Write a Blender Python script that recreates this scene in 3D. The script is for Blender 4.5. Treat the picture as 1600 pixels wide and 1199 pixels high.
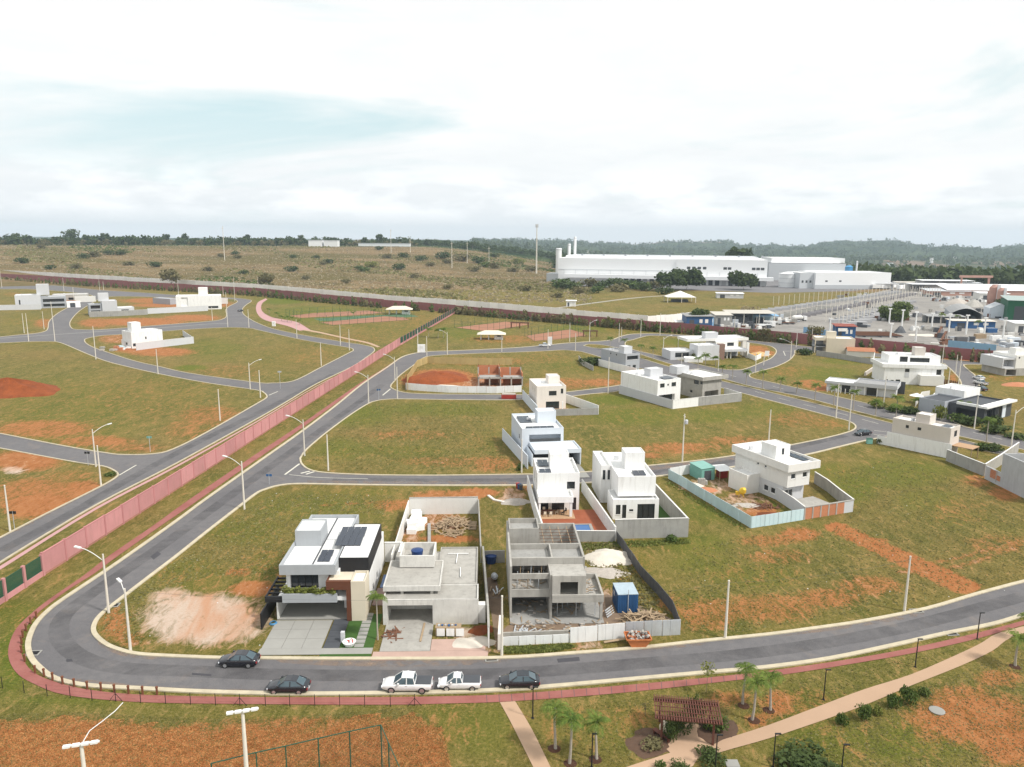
import bpy, bmesh, math, random
import numpy as np
from mathutils import Vector, Matrix
from mathutils.geometry import tessellate_polygon
random.seed(7); rng = np.random.default_rng(7)
for o in list(bpy.data.objects): bpy.data.objects.remove(o)
SC = bpy.context.scene; COL = SC.collection
rad = math.radians

# ------------------------------------------------------------------ camera
FPX, HOR, CAMZ, ROLL = 1180.0, 372.0, 47.0, rad(.4)     # focal length in photo pixels, horizon row, drone height
PITCH = math.atan((599.5-HOR)/FPX)
FW = np.array([0, math.cos(PITCH), -math.sin(PITCH)]); _r = np.array([1., 0, 0]); _u = np.cross(_r, FW)
RT = _r*math.cos(ROLL)+_u*math.sin(ROLL); UP = np.cross(RT, FW)
cam = bpy.data.cameras.new('camera'); camo = bpy.data.objects.new('camera', cam); COL.objects.link(camo)
cam.sensor_width = 36; cam.lens = FPX/1600*36; cam.clip_start = .5; cam.clip_end = 40000
camo.matrix_world = Matrix(((RT[0], UP[0], -FW[0], 0), (RT[1], UP[1], -FW[1], 0), (RT[2], UP[2], -FW[2], CAMZ), (0, 0, 0, 1)))
SC.camera = camo

# ------------------------------------------------------------------ sky, sun, exposure
SUN_EL, SUN_AZ = rad(50), rad(118)         # azimuth clockwise from +Y (the view direction)
W = bpy.data.worlds.new('World'); SC.world = W; W.use_nodes = True
nt = W.node_tree; nt.nodes.clear()
def N(t, typ, **k):
    n = t.nodes.new(typ)
    for a, v in k.items():
        if a.startswith('_'): n.inputs[int(a[1:])].default_value = v
        else: setattr(n, a, v)
    return n
def L(t, a, b): t.links.new(a, b)
def ramp(t, fac, stops):
    r = N(t, 'ShaderNodeValToRGB'); e = r.color_ramp.elements
    while len(e) < len(stops): e.new(.5)
    for i, (p, c) in enumerate(stops):
        e[i].position = p; e[i].color = tuple(c)+(1,) if len(c) == 3 else c
    L(t, fac, r.inputs[0]); return r.outputs[0]
def mixc(t, fac, a, b, mode='MIX'):
    m = N(t, 'ShaderNodeMix', data_type='RGBA', blend_type=mode)
    for i, v in ((0, fac), (6, a), (7, b)):
        if hasattr(v, 'is_linked') or hasattr(v, 'links'): L(t, v, m.inputs[i])
        elif i == 0: m.inputs[0].default_value = v
        else: m.inputs[i].default_value = tuple(v)+(1,) if len(v) == 3 else v
    return m.outputs[2]
def math_(t, op, a, b=None, c=None, clamp=False):
    m = N(t, 'ShaderNodeMath', operation=op, use_clamp=clamp)
    for i, v in enumerate((a, b, c)):
        if v is None: continue
        if isinstance(v, (int, float)): m.inputs[i].default_value = v
        else: L(t, v, m.inputs[i])
    return m.outputs[0]
def noise(t, vec, scale, detail=4, rough=.55, dist=0):
    n = N(t, 'ShaderNodeTexNoise'); n.inputs['Scale'].default_value = scale; n.inputs['Detail'].default_value = detail
    n.inputs['Roughness'].default_value = rough; n.inputs['Distortion'].default_value = dist
    if vec is not None: L(t, vec, n.inputs['Vector'])
    return n.outputs[0]
sky = N(nt, 'ShaderNodeTexSky', sky_type='NISHITA', sun_disc=False, sun_elevation=SUN_EL, sun_rotation=SUN_AZ, altitude=1000, air_density=1.0, dust_density=2.5, ozone_density=1.0)
skyb = mixc(nt, 1.0, sky.outputs[0], (.10, .10, .10), 'MULTIPLY')
tc = N(nt, 'ShaderNodeTexCoord'); sep = N(nt, 'ShaderNodeSeparateXYZ'); L(nt, tc.outputs['Generated'], sep.inputs[0])
zc = math_(nt, 'ADD', math_(nt, 'MAXIMUM', sep.outputs[2], 0.0), .10)
cmb = N(nt, 'ShaderNodeCombineXYZ'); L(nt, math_(nt, 'DIVIDE', sep.outputs[0], zc), cmb.inputs[0]); L(nt, math_(nt, 'DIVIDE', sep.outputs[1], zc), cmb.inputs[1])
mp = N(nt, 'ShaderNodeMapping'); mp.inputs['Location'].default_value = (-9.1, 8.3, 0); mp.inputs['Rotation'].default_value = (0, 0, rad(-34)); mp.inputs['Scale'].default_value = (.83, .83, 1); L(nt, cmb.outputs[0], mp.inputs[0])
n1 = noise(nt, mp.outputs[0], .45, 7, .56, .5)          # high cloud sheet with thin breaks
n2 = noise(nt, mp.outputs[0], 1.7, 6, .6, .2)
cov = ramp(nt, n1, [(.34, (0, 0, 0)), (.47, (1, 1, 1))])
# low cumulus bank close to the horizon
m3 = N(nt, 'ShaderNodeMapping'); m3.inputs['Scale'].default_value = (7, 7, 22); L(nt, tc.outputs['Generated'], m3.inputs[0])
n3 = noise(nt, m3.outputs[0], 1.0, 6, .55, 0)
band = math_(nt, 'MULTIPLY', ramp(nt, sep.outputs[2], [(.015, (0, 0, 0)), (.035, (1, 1, 1)), (.06, (1, 1, 1)), (.10, (0, 0, 0))]), ramp(nt, n3, [(.44, (0, 0, 0)), (.58, (1, 1, 1))]))
cloudc = mixc(nt, ramp(nt, n2, [(.3, (0, 0, 0)), (.68, (1, 1, 1))]), (.80, .822, .822), (.90, .905, .892))
airc = mixc(nt, .66, skyb, (.68, .86, .83))
veil = ramp(nt, sep.outputs[2], [(.0, (1, 1, 1)), (.05, (.7, .7, .7)), (.17, (0, 0, 0))])    # thicker air low down
s1 = mixc(nt, cov, airc, cloudc)
s2 = mixc(nt, math_(nt, 'MULTIPLY', veil, .85), s1, (.72, .76, .79))
s3 = mixc(nt, math_(nt, 'MULTIPLY', band, .75), s2, (.97, .98, .985))
bg = N(nt, 'ShaderNodeBackground'); bg.inputs[1].default_value = 1.0; L(nt, s3, bg.inputs[0])
wo = N(nt, 'ShaderNodeOutputWorld'); L(nt, bg.outputs[0], wo.inputs[0])
sun = bpy.data.lights.new('sun', 'SUN'); sun.energy = 3.2; sun.angle = rad(7); sun.color = (1, .955, .89)
suno = bpy.data.objects.new('sun', sun); COL.objects.link(suno)
sd = Vector((math.sin(SUN_AZ)*math.cos(SUN_EL), math.cos(SUN_AZ)*math.cos(SUN_EL), math.sin(SUN_EL)))
suno.rotation_euler = sd.to_track_quat('Z', 'Y').to_euler(); suno.location = (0, 0, 200)
vs = SC.view_settings; vs.view_transform = 'Standard'; vs.look = 'None'; vs.exposure = .28; vs.gamma = 1; vs.use_curve_mapping = False

# ------------------------------------------------------------------ measuring helpers: photo pixel -> place on the ground
def ray(x, y): return FW+RT*((x-800)/FPX)-UP*((y-599.5)/FPX)
def P(x, y, z=0.0):
    d = ray(x, y); t = (z-CAMZ)/d[2]; return np.array([d[0]*t, d[1]*t, z])
def PD(x, y, D):
    d = ray(x, y); t = D/d[1]; return np.array([d[0]*t, d[1]*t, CAMZ+d[2]*t])
def proj(w):
    v = np.asarray(w, float)-np.array([0, 0, CAMZ]); c = v@FW
    return 800+FPX*(v@RT)/c, 599.5-FPX*(v@UP)/c
def HT(x, y, yt):
    b = P(x, y); lo, hi = 0., 120.
    for _ in range(40):
        m = (lo+hi)/2
        if proj((b[0], b[1], m))[1] > yt: lo = m
        else: hi = m
    return lo
def PL(pts, z=0.): return [P(x, y, z) for x, y in pts]
def smooth(pts, n=6):
    p = [np.asarray(q, float) for q in pts]; p = [2*p[0]-p[1]]+p+[2*p[-1]-p[-2]]; out = []
    for i in range(1, len(p)-2):
        a, b, c, d = p[i-1:i+3]
        for k in range(n):
            t = k/n; out.append(.5*((2*b)+(c-a)*t+(2*a-5*b+4*c-d)*t*t+(3*b-a-3*c+d)*t**3))
    out.append(p[-2]); return out

# ------------------------------------------------------------------ object helpers
def tag(o, label=None, cat=None, group=None, kind=None):
    if label: o['label'] = label
    if cat: o['category'] = cat
    if group: o['group'] = group
    if kind: o['kind'] = kind
    return o
def thing(name, label, cat, loc=(0, 0, 0), rz=0., group=None):
    o = bpy.data.objects.new(name, None); COL.objects.link(o); o.empty_display_size = .3
    o.location = Vector([float(v) for v in loc]); o.rotation_euler = (0, 0, rz)
    return tag(o, label, cat, group)
def link(name, me, parent=None, mat=None):
    if mat is not None and not me.materials: me.materials.append(mat)
    o = bpy.data.objects.new(name, me); COL.objects.link(o)
    if parent: o.parent = parent
    return o
def clone(o, parent=None):
    c = o.copy(); COL.objects.link(c); c.parent = parent
    for ch in o.children: clone(ch, c)
    return c
class MB:
    def __init__(s): s.v = []; s.f = []; s.sm = False
    def quad(s, a, b, c, d): i = len(s.v); s.v += [tuple(map(float, q)) for q in (a, b, c, d)]; s.f.append((i, i+1, i+2, i+3)); return s
    def tri(s, a, b, c): i = len(s.v); s.v += [tuple(map(float, q)) for q in (a, b, c)]; s.f.append((i, i+1, i+2)); return s
    def box(s, x0, x1, y0, y1, z0, z1):
        i = len(s.v); s.v += [(x0, y0, z0), (x1, y0, z0), (x1, y1, z0), (x0, y1, z0), (x0, y0, z1), (x1, y0, z1), (x1, y1, z1), (x0, y1, z1)]
        s.f += [tuple(i+k for k in q) for q in ((3, 2, 1, 0), (4, 5, 6, 7), (0, 1, 5, 4), (1, 2, 6, 5), (2, 3, 7, 6), (3, 0, 4, 7))]; return s
    def bar(s, a, b, w, h=None, up=(0, 0, 1)):
        a = Vector([float(q) for q in a]); b = Vector([float(q) for q in b]); h = h or w; d = (b-a); d.normalize(); u = Vector(up)
        if abs(d.dot(u)) > .98: u = Vector((0, 1, 0))
        r = d.cross(u).normalized()*(w/2); u2 = r.cross(d).normalized()*(h/2); i = len(s.v)
        for c in (a, b): s.v += [tuple(c-r-u2), tuple(c+r-u2), tuple(c+r+u2), tuple(c-r+u2)]
        s.f += [tuple(i+k for k in q) for q in ((0, 1, 2, 3), (7, 6, 5, 4), (1, 0, 4, 5), (2, 1, 5, 6), (3, 2, 6, 7), (0, 3, 7, 4))]; return s
    def tube(s, pts, rs, n=8, cap=True):
        pts = [Vector([float(q) for q in p]) for p in pts]; rs = rs if hasattr(rs, '__len__') else [rs]*len(pts); base = len(s.v)
        for k, p in enumerate(pts):
            d = (pts[min(k+1, len(pts)-1)]-pts[max(k-1, 0)]).normalized(); u = Vector((0, 0, 1)) if abs(d.z) < .95 else Vector((1, 0, 0))
            r = d.cross(u).normalized(); q = d.cross(r)
            for j in range(n):
                t = 2*math.pi*j/n; s.v.append(tuple(p+(r*math.cos(t)+q*math.sin(t))*rs[k]))
        for k in range(len(pts)-1):
            for j in range(n):
                a = base+k*n+j; b = base+k*n+(j+1) % n; s.f.append((a, a+n, b+n, b))
        if cap: s.f.append(tuple(base+j for j in range(n))); s.f.append(tuple(base+(len(pts)-1)*n+j for j in reversed(range(n))))
        return s
    def lathe(s, prof, c=(0, 0, 0), n=16):
        base = len(s.v)
        for r, z in prof:
            for j in range(n):
                t = 2*math.pi*j/n; s.v.append((c[0]+r*math.cos(t), c[1]+r*math.sin(t), c[2]+z))
        for k in range(len(prof)-1):
            for j in range(n):
                a = base+k*n+j; b = base+k*n+(j+1) % n; s.f.append((a, b, b+n, a+n))
        s.f.append(tuple(base+(len(prof)-1)*n+j for j in range(n))); s.f.append(tuple(base+j for j in reversed(range(n)))); return s
    def poly(s, pts, z=None):
        pts = [Vector((float(p[0]), float(p[1]), float(p[2]) if z is None else z)) for p in pts]; i = len(s.v); s.v += [tuple(p) for p in pts]
        for t in tessellate_polygon([[Vector((p.x, p.y, 0)) for p in pts]]):
            a, b, c = [pts[k] for k in t]; nz = (b-a).cross(c-a).z
            s.f.append(tuple(i+k for k in (t if nz > 0 else reversed(t))))
        return s
    def prism(s, pts, z0, z1):
        s.poly(pts, z1); n = len(pts); ar = sum(pts[k][0]*pts[(k+1) % n][1]-pts[(k+1) % n][0]*pts[k][1] for k in range(n))
        q = pts if ar > 0 else pts[::-1]
        for k in range(n):
            a, b = q[k], q[(k+1) % n]; s.quad((a[0], a[1], z0), (b[0], b[1], z0), (b[0], b[1], z1), (a[0], a[1], z1))
        return s
    def strip(s, pts, w, z0, z1, closed=False):      # upright ribbon of width w along a polyline, z0..z1
        p = [np.asarray(q, float)[:2] for q in pts]; n = len(p); Lr = []
        for i in range(n):
            a = p[i-1] if (i or closed) else p[i]; b = p[(i+1) % n] if (i < n-1 or closed) else p[i]
            d1 = p[i]-a if np.any(p[i]-a) else b-p[i]; d2 = b-p[i] if np.any(b-p[i]) else d1
            d1 = d1/np.linalg.norm(d1); d2 = d2/np.linalg.norm(d2); t = d1+d2; t = t/max(np.linalg.norm(t), 1e-6); nn = np.array([-t[1], t[0]])
            k = max(.5, float(nn@np.array([-d1[1], d1[0]]))); Lr.append((p[i]+nn*w/2/k, p[i]-nn*w/2/k))
        for i in range(n if closed else n-1):
            (a, b), (c, d) = Lr[i], Lr[(i+1) % n]
            s.quad((*b, z1), (*d, z1), (*c, z1), (*a, z1)); s.quad((*a, z0), (*a, z1), (*c, z1), (*c, z0)); s.quad((*b, z0), (*d, z0), (*d, z1), (*b, z1))
        if not closed:
            for (a, b), fl in ((Lr[0], 0), (Lr[-1], 1)):
                q = [(*a, z0), (*b, z0), (*b, z1), (*a, z1)]; s.quad(*(q[::-1] if fl else q))
        return s
    def mesh(s, name='m', mat=None):
        me = bpy.data.meshes.new(name); me.from_pydata(s.v, [], s.f)
        if mat: me.materials.append(mat)
        if s.sm: me.polygons.foreach_set('use_smooth', [True]*len(me.polygons))
        me.update(); return me
    def build(s, name, mat, parent=None): return link(name, s.mesh(name, mat), parent)
def npmesh(name, V, Fq, mat=None, colors=None, smooth_=False):
    V = np.asarray(V, np.float32); Fq = np.asarray(Fq, np.int32); k = Fq.shape[1]; me = bpy.data.meshes.new(name)
    me.vertices.add(len(V)); me.vertices.foreach_set('co', V.ravel()); me.loops.add(Fq.size); me.loops.foreach_set('vertex_index', Fq.ravel())
    me.polygons.add(len(Fq)); me.polygons.foreach_set('loop_start', np.arange(len(Fq), dtype=np.int32)*k)
    if smooth_: me.polygons.foreach_set('use_smooth', np.ones(len(Fq), bool))
    me.update(calc_edges=True)
    if colors is not None:
        a = me.color_attributes.new('tint', 'FLOAT_COLOR', 'POINT'); c = np.ones((len(V), 4), np.float32); c[:, :colors.shape[1]] = colors; a.data.foreach_set('color', c.ravel())
    if mat: me.materials.append(mat)
    return me
# ------------------------------------------------------------------ materials (procedural; real base colours)
def lin(c): return tuple((v/255/12.92 if v <= 10 else ((v/255+.055)/1.055)**2.4) for v in c)
def A(r, g, b, k=.8): return tuple(v*k for v in lin((r, g, b)))
def newmat(name):
    m = bpy.data.materials.new(name); m.use_nodes = True; t = m.node_tree; b = t.nodes['Principled BSDF']; return m, t, b
def coords(t, kind='Object'):
    if kind == 'World': return N(t, 'ShaderNodeNewGeometry').outputs['Position']
    return N(t, 'ShaderNodeTexCoord').outputs[kind]
def bump(t, b, h, strength=.3, dist=.05):
    n = N(t, 'ShaderNodeBump'); n.inputs['Strength'].default_value = strength; n.inputs['Distance'].default_value = dist; L(t, h, n.inputs['Height']); L(t, n.outputs[0], b.inputs['Normal'])
MC = {}
def M(name, col, rough=.8, var=.18, scale=1.5, stain=0., orand=.06, *, staincol=(.25, .22, .18), metal=0., fine=.25, spec=.3):
    """plain painted / mineral surface: two scales of tonal noise, vertical rain stains, slight relief"""
    if name in MC: return MC[name]
    m, t, b = newmat(name); p = coords(t, 'World')
    n1 = noise(t, p, scale, 5, .6); n2 = noise(t, p, scale*9, 3, .6)
    f = math_(t, 'ADD', math_(t, 'MULTIPLY', math_(t, 'SUBTRACT', n1, .5), var*2), math_(t, 'MULTIPLY', math_(t, 'SUBTRACT', n2, .5), var*fine*2))
    c = mixc(t, 1.0, col, (.5, .5, .5)); mul = math_(t, 'ADD', f, 1.0)
    oi = N(t, 'ShaderNodeObjectInfo'); mul = math_(t, 'ADD', mul, math_(t, 'MULTIPLY', math_(t, 'SUBTRACT', oi.outputs['Random'], .5), orand*2))
    vm = N(t, 'ShaderNodeVectorMath', operation='SCALE'); L(t, c, vm.inputs[0]); L(t, mul, vm.inputs['Scale'])
    m2 = c.node; m2.inputs[0].default_value = 0
    out = vm.outputs[0]
    if stain:
        mpn = N(t, 'ShaderNodeMapping'); mpn.inputs['Scale'].default_value = (1.6, 1.6, .22); L(t, p, mpn.inputs[0])
        ns = noise(t, mpn.outputs[0], 1.1, 6, .65)
        out = mixc(t, math_(t, 'MULTIPLY', ramp(t, ns, [(.5, (0, 0, 0)), (.78, (1, 1, 1))]), stain), out, staincol)
    L(t, out, b.inputs['Base Color']); b.inputs['Roughness'].default_value = rough; b.inputs['Metallic'].default_value = metal; b.inputs['Specular IOR Level'].default_value = spec
    bump(t, b, n2, *((.9, .35) if 'soil' in name else (.25, .02)))
    MC[name] = m; return m
white = M('white_paint', (.80, .80, .79), .7, .06, .8, .55, staincol=(.50, .475, .44))
offwhite = M('offwhite_paint', (.70, .69, .66), .75, .06, .8, .25, staincol=(.45, .42, .38))
cream = M('cream_paint', (.66, .59, .47), .75, .06, .8, .2, staincol=(.42, .38, .32))
beige = M('beige_paint', (.58, .53, .48), .75, .06, .8, .2, staincol=(.4, .36, .32))
pinkbeige = M('pink_beige_paint', (.72, .665, .61), .75, .06, .8, .2, staincol=(.45, .38, .33))
lgrey = M('light_grey_paint', (.55, .56, .58), .75, .06, .8, .25, staincol=(.38, .38, .38))
bluegrey = M('pale_blue_paint', (.60, .65, .71), .75, .06, .8, .22, staincol=(.45, .48, .52))
mgrey = M('mid_grey_paint', (.36, .38, .41), .75, .07, .8, .2, staincol=(.25, .25, .25))
dgrey = M('dark_grey_cladding', (.07, .075, .085), .6, .12, 1.5)
black = M('black_metal', (.016, .016, .018), .5, .15, 3)
roofw = M('white_roof_membrane', (.74, .74, .73), .75, .10, .5, .15, staincol=(.5, .48, .45))
roofg = M('grey_fibre_cement_roof', (.30, .30, .30), .85, .18, .6)
conc = M('raw_concrete', (.37, .355, .325), .9, .30, .6, .6, staincol=(.19, .18, .16))
concd = M('old_concrete_render', (.33, .325, .31), .9, .26, .5, .55, staincol=(.17, .165, .155))
pave = M('concrete_paving', (.29, .285, .265), .9, .16, .4)
kerbm = M('kerb_concrete', (.47, .415, .305), .9, .30, .8, .4, staincol=(.34, .24, .16))
brown = M('corten_brown', (.12, .045, .025), .6, .15, 1.5)
wood = M('weathered_timber', (.34, .25, .16), .85, .3, 2.5)
darkwood = M('dark_red_timber', (.13, .05, .035), .7, .25, 3)
brick = M('hollow_clay_brick', (.45, .19, .10), .9, .22, 3)
pinkw = M('pink_wall_paint', (.50, .235, .235), .85, .16, .35, .5, .13, staincol=(.33, .18, .16))
pinkd = M('pink_wall_post', (.46, .20, .20), .85, .12, .35)
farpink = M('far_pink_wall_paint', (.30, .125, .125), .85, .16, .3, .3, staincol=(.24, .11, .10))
greenf = M('green_fence_metal', (.025, .095, .06), .5, .2, 2)
steel = M('galvanised_sheet', (.50, .53, .56), .45, .22, .7, .35, staincol=(.3, .26, .22), metal=.25)
whitesheet = M('white_sheet', (.74, .75, .75), .5, .10, .7, .4, staincol=(.5, .48, .45))
bluesheet = M('pale_blue_sheet', (.50, .64, .68), .55, .12, .5, .35, staincol=(.42, .45, .44))
darksheet = M('dark_hoarding', (.10, .10, .105), .7, .3, .8)
yellowsheet = M('yellow_hoarding', (.44, .33, .15), .7, .2, .6)
bluem = M('blue_paint', (.03, .10, .24), .5, .2, 1.0, .3, staincol=(.05, .09, .16))
bluet = M('blue_tank_plastic', (.02, .05, .16), .35, .15, 2)
teal = M('green_tin', (.16, .36, .31), .6, .2, 1.5)
orange_m = M('orange_skip_paint', (.50, .17, .06), .7, .35, 2)
redm = M('red_paint', (.35, .04, .03), .5, .2, 2)
yellowm = M('yellow_paint', (.72, .47, .04), .5, .2, 2)
tile = M('terracotta_tile', (.40, .17, .09), .8, .25, 2)
tilew = M('pale_roof_tile', (.64, .58, .47), .8, .15, 2)
deck = M('timber_deck', (.42, .27, .16), .7, .2, 2)
redfloor = M('red_clay_floor', (.28, .085, .04), .85, .3, .8)
postm = M('concrete_post', (.66, .62, .55), .85, .12, 1.5)
lampw = M('lamp_white', (.78, .78, .77), .5, .05, 2)
rust = M('rusty_steel', (.16, .075, .045), .9, .3, 4)
rubble = M('rubble', (.42, .38, .34), .95, .35, 3)
sandm = M('pale_sand', (.58, .53, .46), .95, .2, 1.2)
silo = M('silo_red', (.46, .27, .22), .7, .2, .3)
greenb = M('green_shed_sheet', (.015, .10, .05), .6, .15, .3)
pathtan = M('tan_path_concrete', (.43, .29, .195), .9, .10, .35)
pathpink = M('pink_path_paint', (.48, .28, .275), .9, .12, .4)
asphalt_tyre = M('tyre_rubber', (.02, .02, .02), .85, .1, 4)
chrome = M('alloy_rim', (.55, .56, .58), .3, .05, 4, metal=.8)
def glassm(name, col, rough=.08):
    m, t, b = newmat(name); b.inputs['Base Color'].default_value = (*col, 1); b.inputs['Roughness'].default_value = rough; b.inputs['Specular IOR Level'].default_value = .6
    n = noise(t, coords(t, 'World'), 1.3, 2); L(t, mixc(t, n, col, tuple(v*1.6+.004 for v in col)), b.inputs['Base Color']); return m
glass = glassm('window_glass', (.022, .026, .03)); carglass = glassm('car_glass', (.05, .075, .09), .05)
solar = glassm('solar_panel', (.02, .026, .04), .15)
def paint(name, col, rough=.25):
    m, t, b = newmat(name); L(t, mixc(t, noise(t, coords(t, 'World'), 3, 3), col, tuple(v*.85 for v in col)), b.inputs['Base Color']); b.inputs['Roughness'].default_value = rough; b.inputs['Coat Weight'].default_value = .6; return m
carblack = paint('car_black', (.012, .013, .02)); carwhite = paint('car_white', (.78, .78, .78)); cargrey = paint('car_grey', (.2, .21, .22))
lampclear = glassm('headlamp', (.6, .62, .65), .1); tail = paint('tail_lamp_red', (.35, .01, .01))
def water_mat():
    m, t, b = newmat('pool_water'); b.inputs['Base Color'].default_value = (.03, .11, .30, 1); b.inputs['Roughness'].default_value = .06; bump(t, b, noise(t, coords(t, 'World'), 2.5, 3), .15, .03); return m
poolw = water_mat()

coolgrey = M('cool_grey_paint', (.37, .39, .41), .75, .06, .8, .25, staincol=(.26, .27, .28))
def overlay(name, col, lo, hi, scale, amt=.8):
    """thin dust or wash lying in patches on another surface"""
    m, t, b = newmat(name); p = coords(t, 'World'); n = noise(t, p, scale, 6, .68, .6); L(t, mixc(t, noise(t, p, 6, 3), col, tuple(v*.8 for v in col)), b.inputs['Base Color']); b.inputs['Roughness'].default_value = .95
    tr = N(t, 'ShaderNodeBsdfTransparent'); mx = N(t, 'ShaderNodeMixShader'); L(t, math_(t, 'MULTIPLY', ramp(t, n, [(lo, (0, 0, 0)), (hi, (1, 1, 1))]), amt), mx.inputs[0]); L(t, tr.outputs[0], mx.inputs[1]); L(t, b.outputs[0], mx.inputs[2]); L(t, mx.outputs[0], t.nodes['Material Output'].inputs[0]); return m
def asphalt_mat():
    m, t, b = newmat('asphalt'); p = coords(t, 'World')
    big = noise(t, p, .07, 4, .6, .5); mid = noise(t, p, .9, 4, .6); fine = noise(t, p, 14, 2, .7)
    c = mixc(t, ramp(t, big, [(.3, (0, 0, 0)), (.7, (1, 1, 1))]), A(108, 106, 110, .62), A(130, 127, 128, .62))
    c = mixc(t, ramp(t, mid, [(.42, (0, 0, 0)), (.75, (.7, .7, .7))]), c, A(92, 91, 96, .66))
    c = mixc(t, ramp(t, fine, [(.35, (0, 0, 0)), (.75, (.5, .5, .5))]), c, A(152, 148, 146, .66))
    dust = noise(t, p, .22, 6, .7, .8)
    c = mixc(t, ramp(t, dust, [(.55, (0, 0, 0)), (.85, (.55, .55, .55))]), c, A(164, 148, 134, .66))
    L(t, c, b.inputs['Base Color']); b.inputs['Roughness'].default_value = .9; bump(t, b, fine, .25, .01); return m
asphalt = asphalt_mat()
tyremark = M('tyre_darkened_asphalt', A(100, 98, 102, .66), .9, .3, .5)

def redpath_mat():
    m, t, b = newmat('red_painted_path'); p = coords(t, 'World')
    c = mixc(t, ramp(t, noise(t, p, .35, 5, .65), [(.3, (0, 0, 0)), (.7, (1, 1, 1))]), A(166, 96, 88, .62), A(188, 122, 112, .62))
    c = mixc(t, ramp(t, noise(t, p, 5, 4, .7), [(.5, (0, 0, 0)), (.8, (.5, .5, .5))]), c, A(146, 88, 76, .62))
    L(t, c, b.inputs['Base Color']); b.inputs['Roughness'].default_value = .9; return m
redpath = redpath_mat()

def ground_mat():
    """mown dry grass over red laterite; the tint attribute carries where bare soil (R), pale gravel (G) and watered turf (B) lie"""
    m, t, b = newmat('grass_and_laterite'); p = coords(t, 'World')
    at = N(t, 'ShaderNodeAttribute', attribute_name='tint'); s = N(t, 'ShaderNodeSeparateColor'); L(t, at.outputs['Color'], s.inputs[0])
    mpn = N(t, 'ShaderNodeMapping'); mpn.inputs['Scale'].default_value = (1, .45, 1); mpn.inputs['Rotation'].default_value = (0, 0, rad(35)); L(t, p, mpn.inputs[0])
    n0 = noise(t, p, .022, 5, .6, .6); n1 = noise(t, mpn.outputs[0], .12, 6, .62, .7); n2 = noise(t, mpn.outputs[0], .75, 6, .70, 1.2); n3 = noise(t, p, 3.2, 5, .72); n4 = noise(t, p, 11, 3, .75)
    g = mixc(t, ramp(t, n1, [(.32, (0, 0, 0)), (.68, (1, 1, 1))]), A(100, 107, 32, .58), A(150, 134, 66, .60))
    g = mixc(t, math_(t, 'MULTIPLY', ramp(t, n0, [(.48, (0, 0, 0)), (.64, (1, 1, 1))]), .5), g, A(158, 126, 74, .6))
    g = mixc(t, ramp(t, n2, [(.5, (0, 0, 0)), (.72, (.95, .95, .95))]), g, A(188, 168, 104, .6))
    g = mixc(t, ramp(t, n2, [(.28, (.9, .9, .9)), (.47, (0, 0, 0))]), g, A(80, 88, 24, .58))
    g = mixc(t, ramp(t, n3, [(.52, (0, 0, 0)), (.72, (.85, .85, .85))]), g, A(190, 168, 112, .58))
    g = mixc(t, ramp(t, n3, [(.28, (.9, .9, .9)), (.47, (0, 0, 0))]), g, A(54, 58, 20, .56))
    g = mixc(t, ramp(t, n4, [(.54, (0, 0, 0)), (.7, (.7, .7, .7))]), g, A(202, 180, 126, .58)); g = mixc(t, ramp(t, n4, [(.3, (.75, .75, .75)), (.46, (0, 0, 0))]), g, A(66, 66, 30, .62))
    green = mixc(t, ramp(t, n3, [(.3, (0, 0, 0)), (.7, (1, 1, 1))]), A(80, 100, 20, .62), A(128, 142, 42, .62))
    wet = math_(t, 'MULTIPLY', s.outputs[2], ramp(t, n2, [(.25, (.55, .55, .55)), (.6, (1, 1, 1))])); g = mixc(t, wet, g, green)
    soil = mixc(t, ramp(t, n2, [(.3, (0, 0, 0)), (.7, (1, 1, 1))]), A(176, 104, 52, .62), A(212, 146, 92, .62)); soil = mixc(t, ramp(t, n3, [(.5, (0, 0, 0)), (.8, (.6, .6, .6))]), soil, A(222, 180, 138, .66))
    soil = mixc(t, ramp(t, n4, [(.3, (.5, .5, .5)), (.5, (0, 0, 0))]), soil, A(128, 70, 38, .66))
    nat = ramp(t, n1, [(.56, (0, 0, 0)), (.76, (.32, .32, .32))])
    k = math_(t, 'ADD', math_(t, 'MULTIPLY', s.outputs[0], 2.1), nat)
    k = math_(t, 'ADD', k, math_(t, 'MULTIPLY', math_(t, 'SUBTRACT', n2, .585), 4.0)); k = math_(t, 'ADD', k, math_(t, 'MULTIPLY', math_(t, 'SUBTRACT', n3, .50), 2.4)); k = math_(t, 'ADD', k, math_(t, 'MULTIPLY', math_(t, 'SUBTRACT', n4, .5), 1.6), clamp=True)
    g = mixc(t, k, g, soil)
    grav0 = mixc(t, n3, A(240, 226, 210, .72), A(196, 160, 134, .72))
    grav = mixc(t, ramp(t, n1, [(.46, (0, 0, 0)), (.62, (.8, .8, .8))]), grav0, A(216, 158, 118, .68))
    k2 = math_(t, 'ADD', math_(t, 'MULTIPLY', s.outputs[1], 1.7), math_(t, 'MULTIPLY', math_(t, 'SUBTRACT', n2, .66), 3.4), clamp=True)
    k2 = math_(t, 'MULTIPLY', k2, math_(t, 'GREATER_THAN', s.outputs[1], .02)); g = mixc(t, k2, g, grav)
    L(t, g, b.inputs['Base Color']); b.inputs['Roughness'].default_value = .95; b.inputs['Specular IOR Level'].default_value = .15
    h = math_(t, 'ADD', math_(t, 'MULTIPLY', n3, .8), math_(t, 'MULTIPLY', n4, .5)); bump(t, b, h, .9, .16); return m
groundm = ground_mat()

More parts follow.
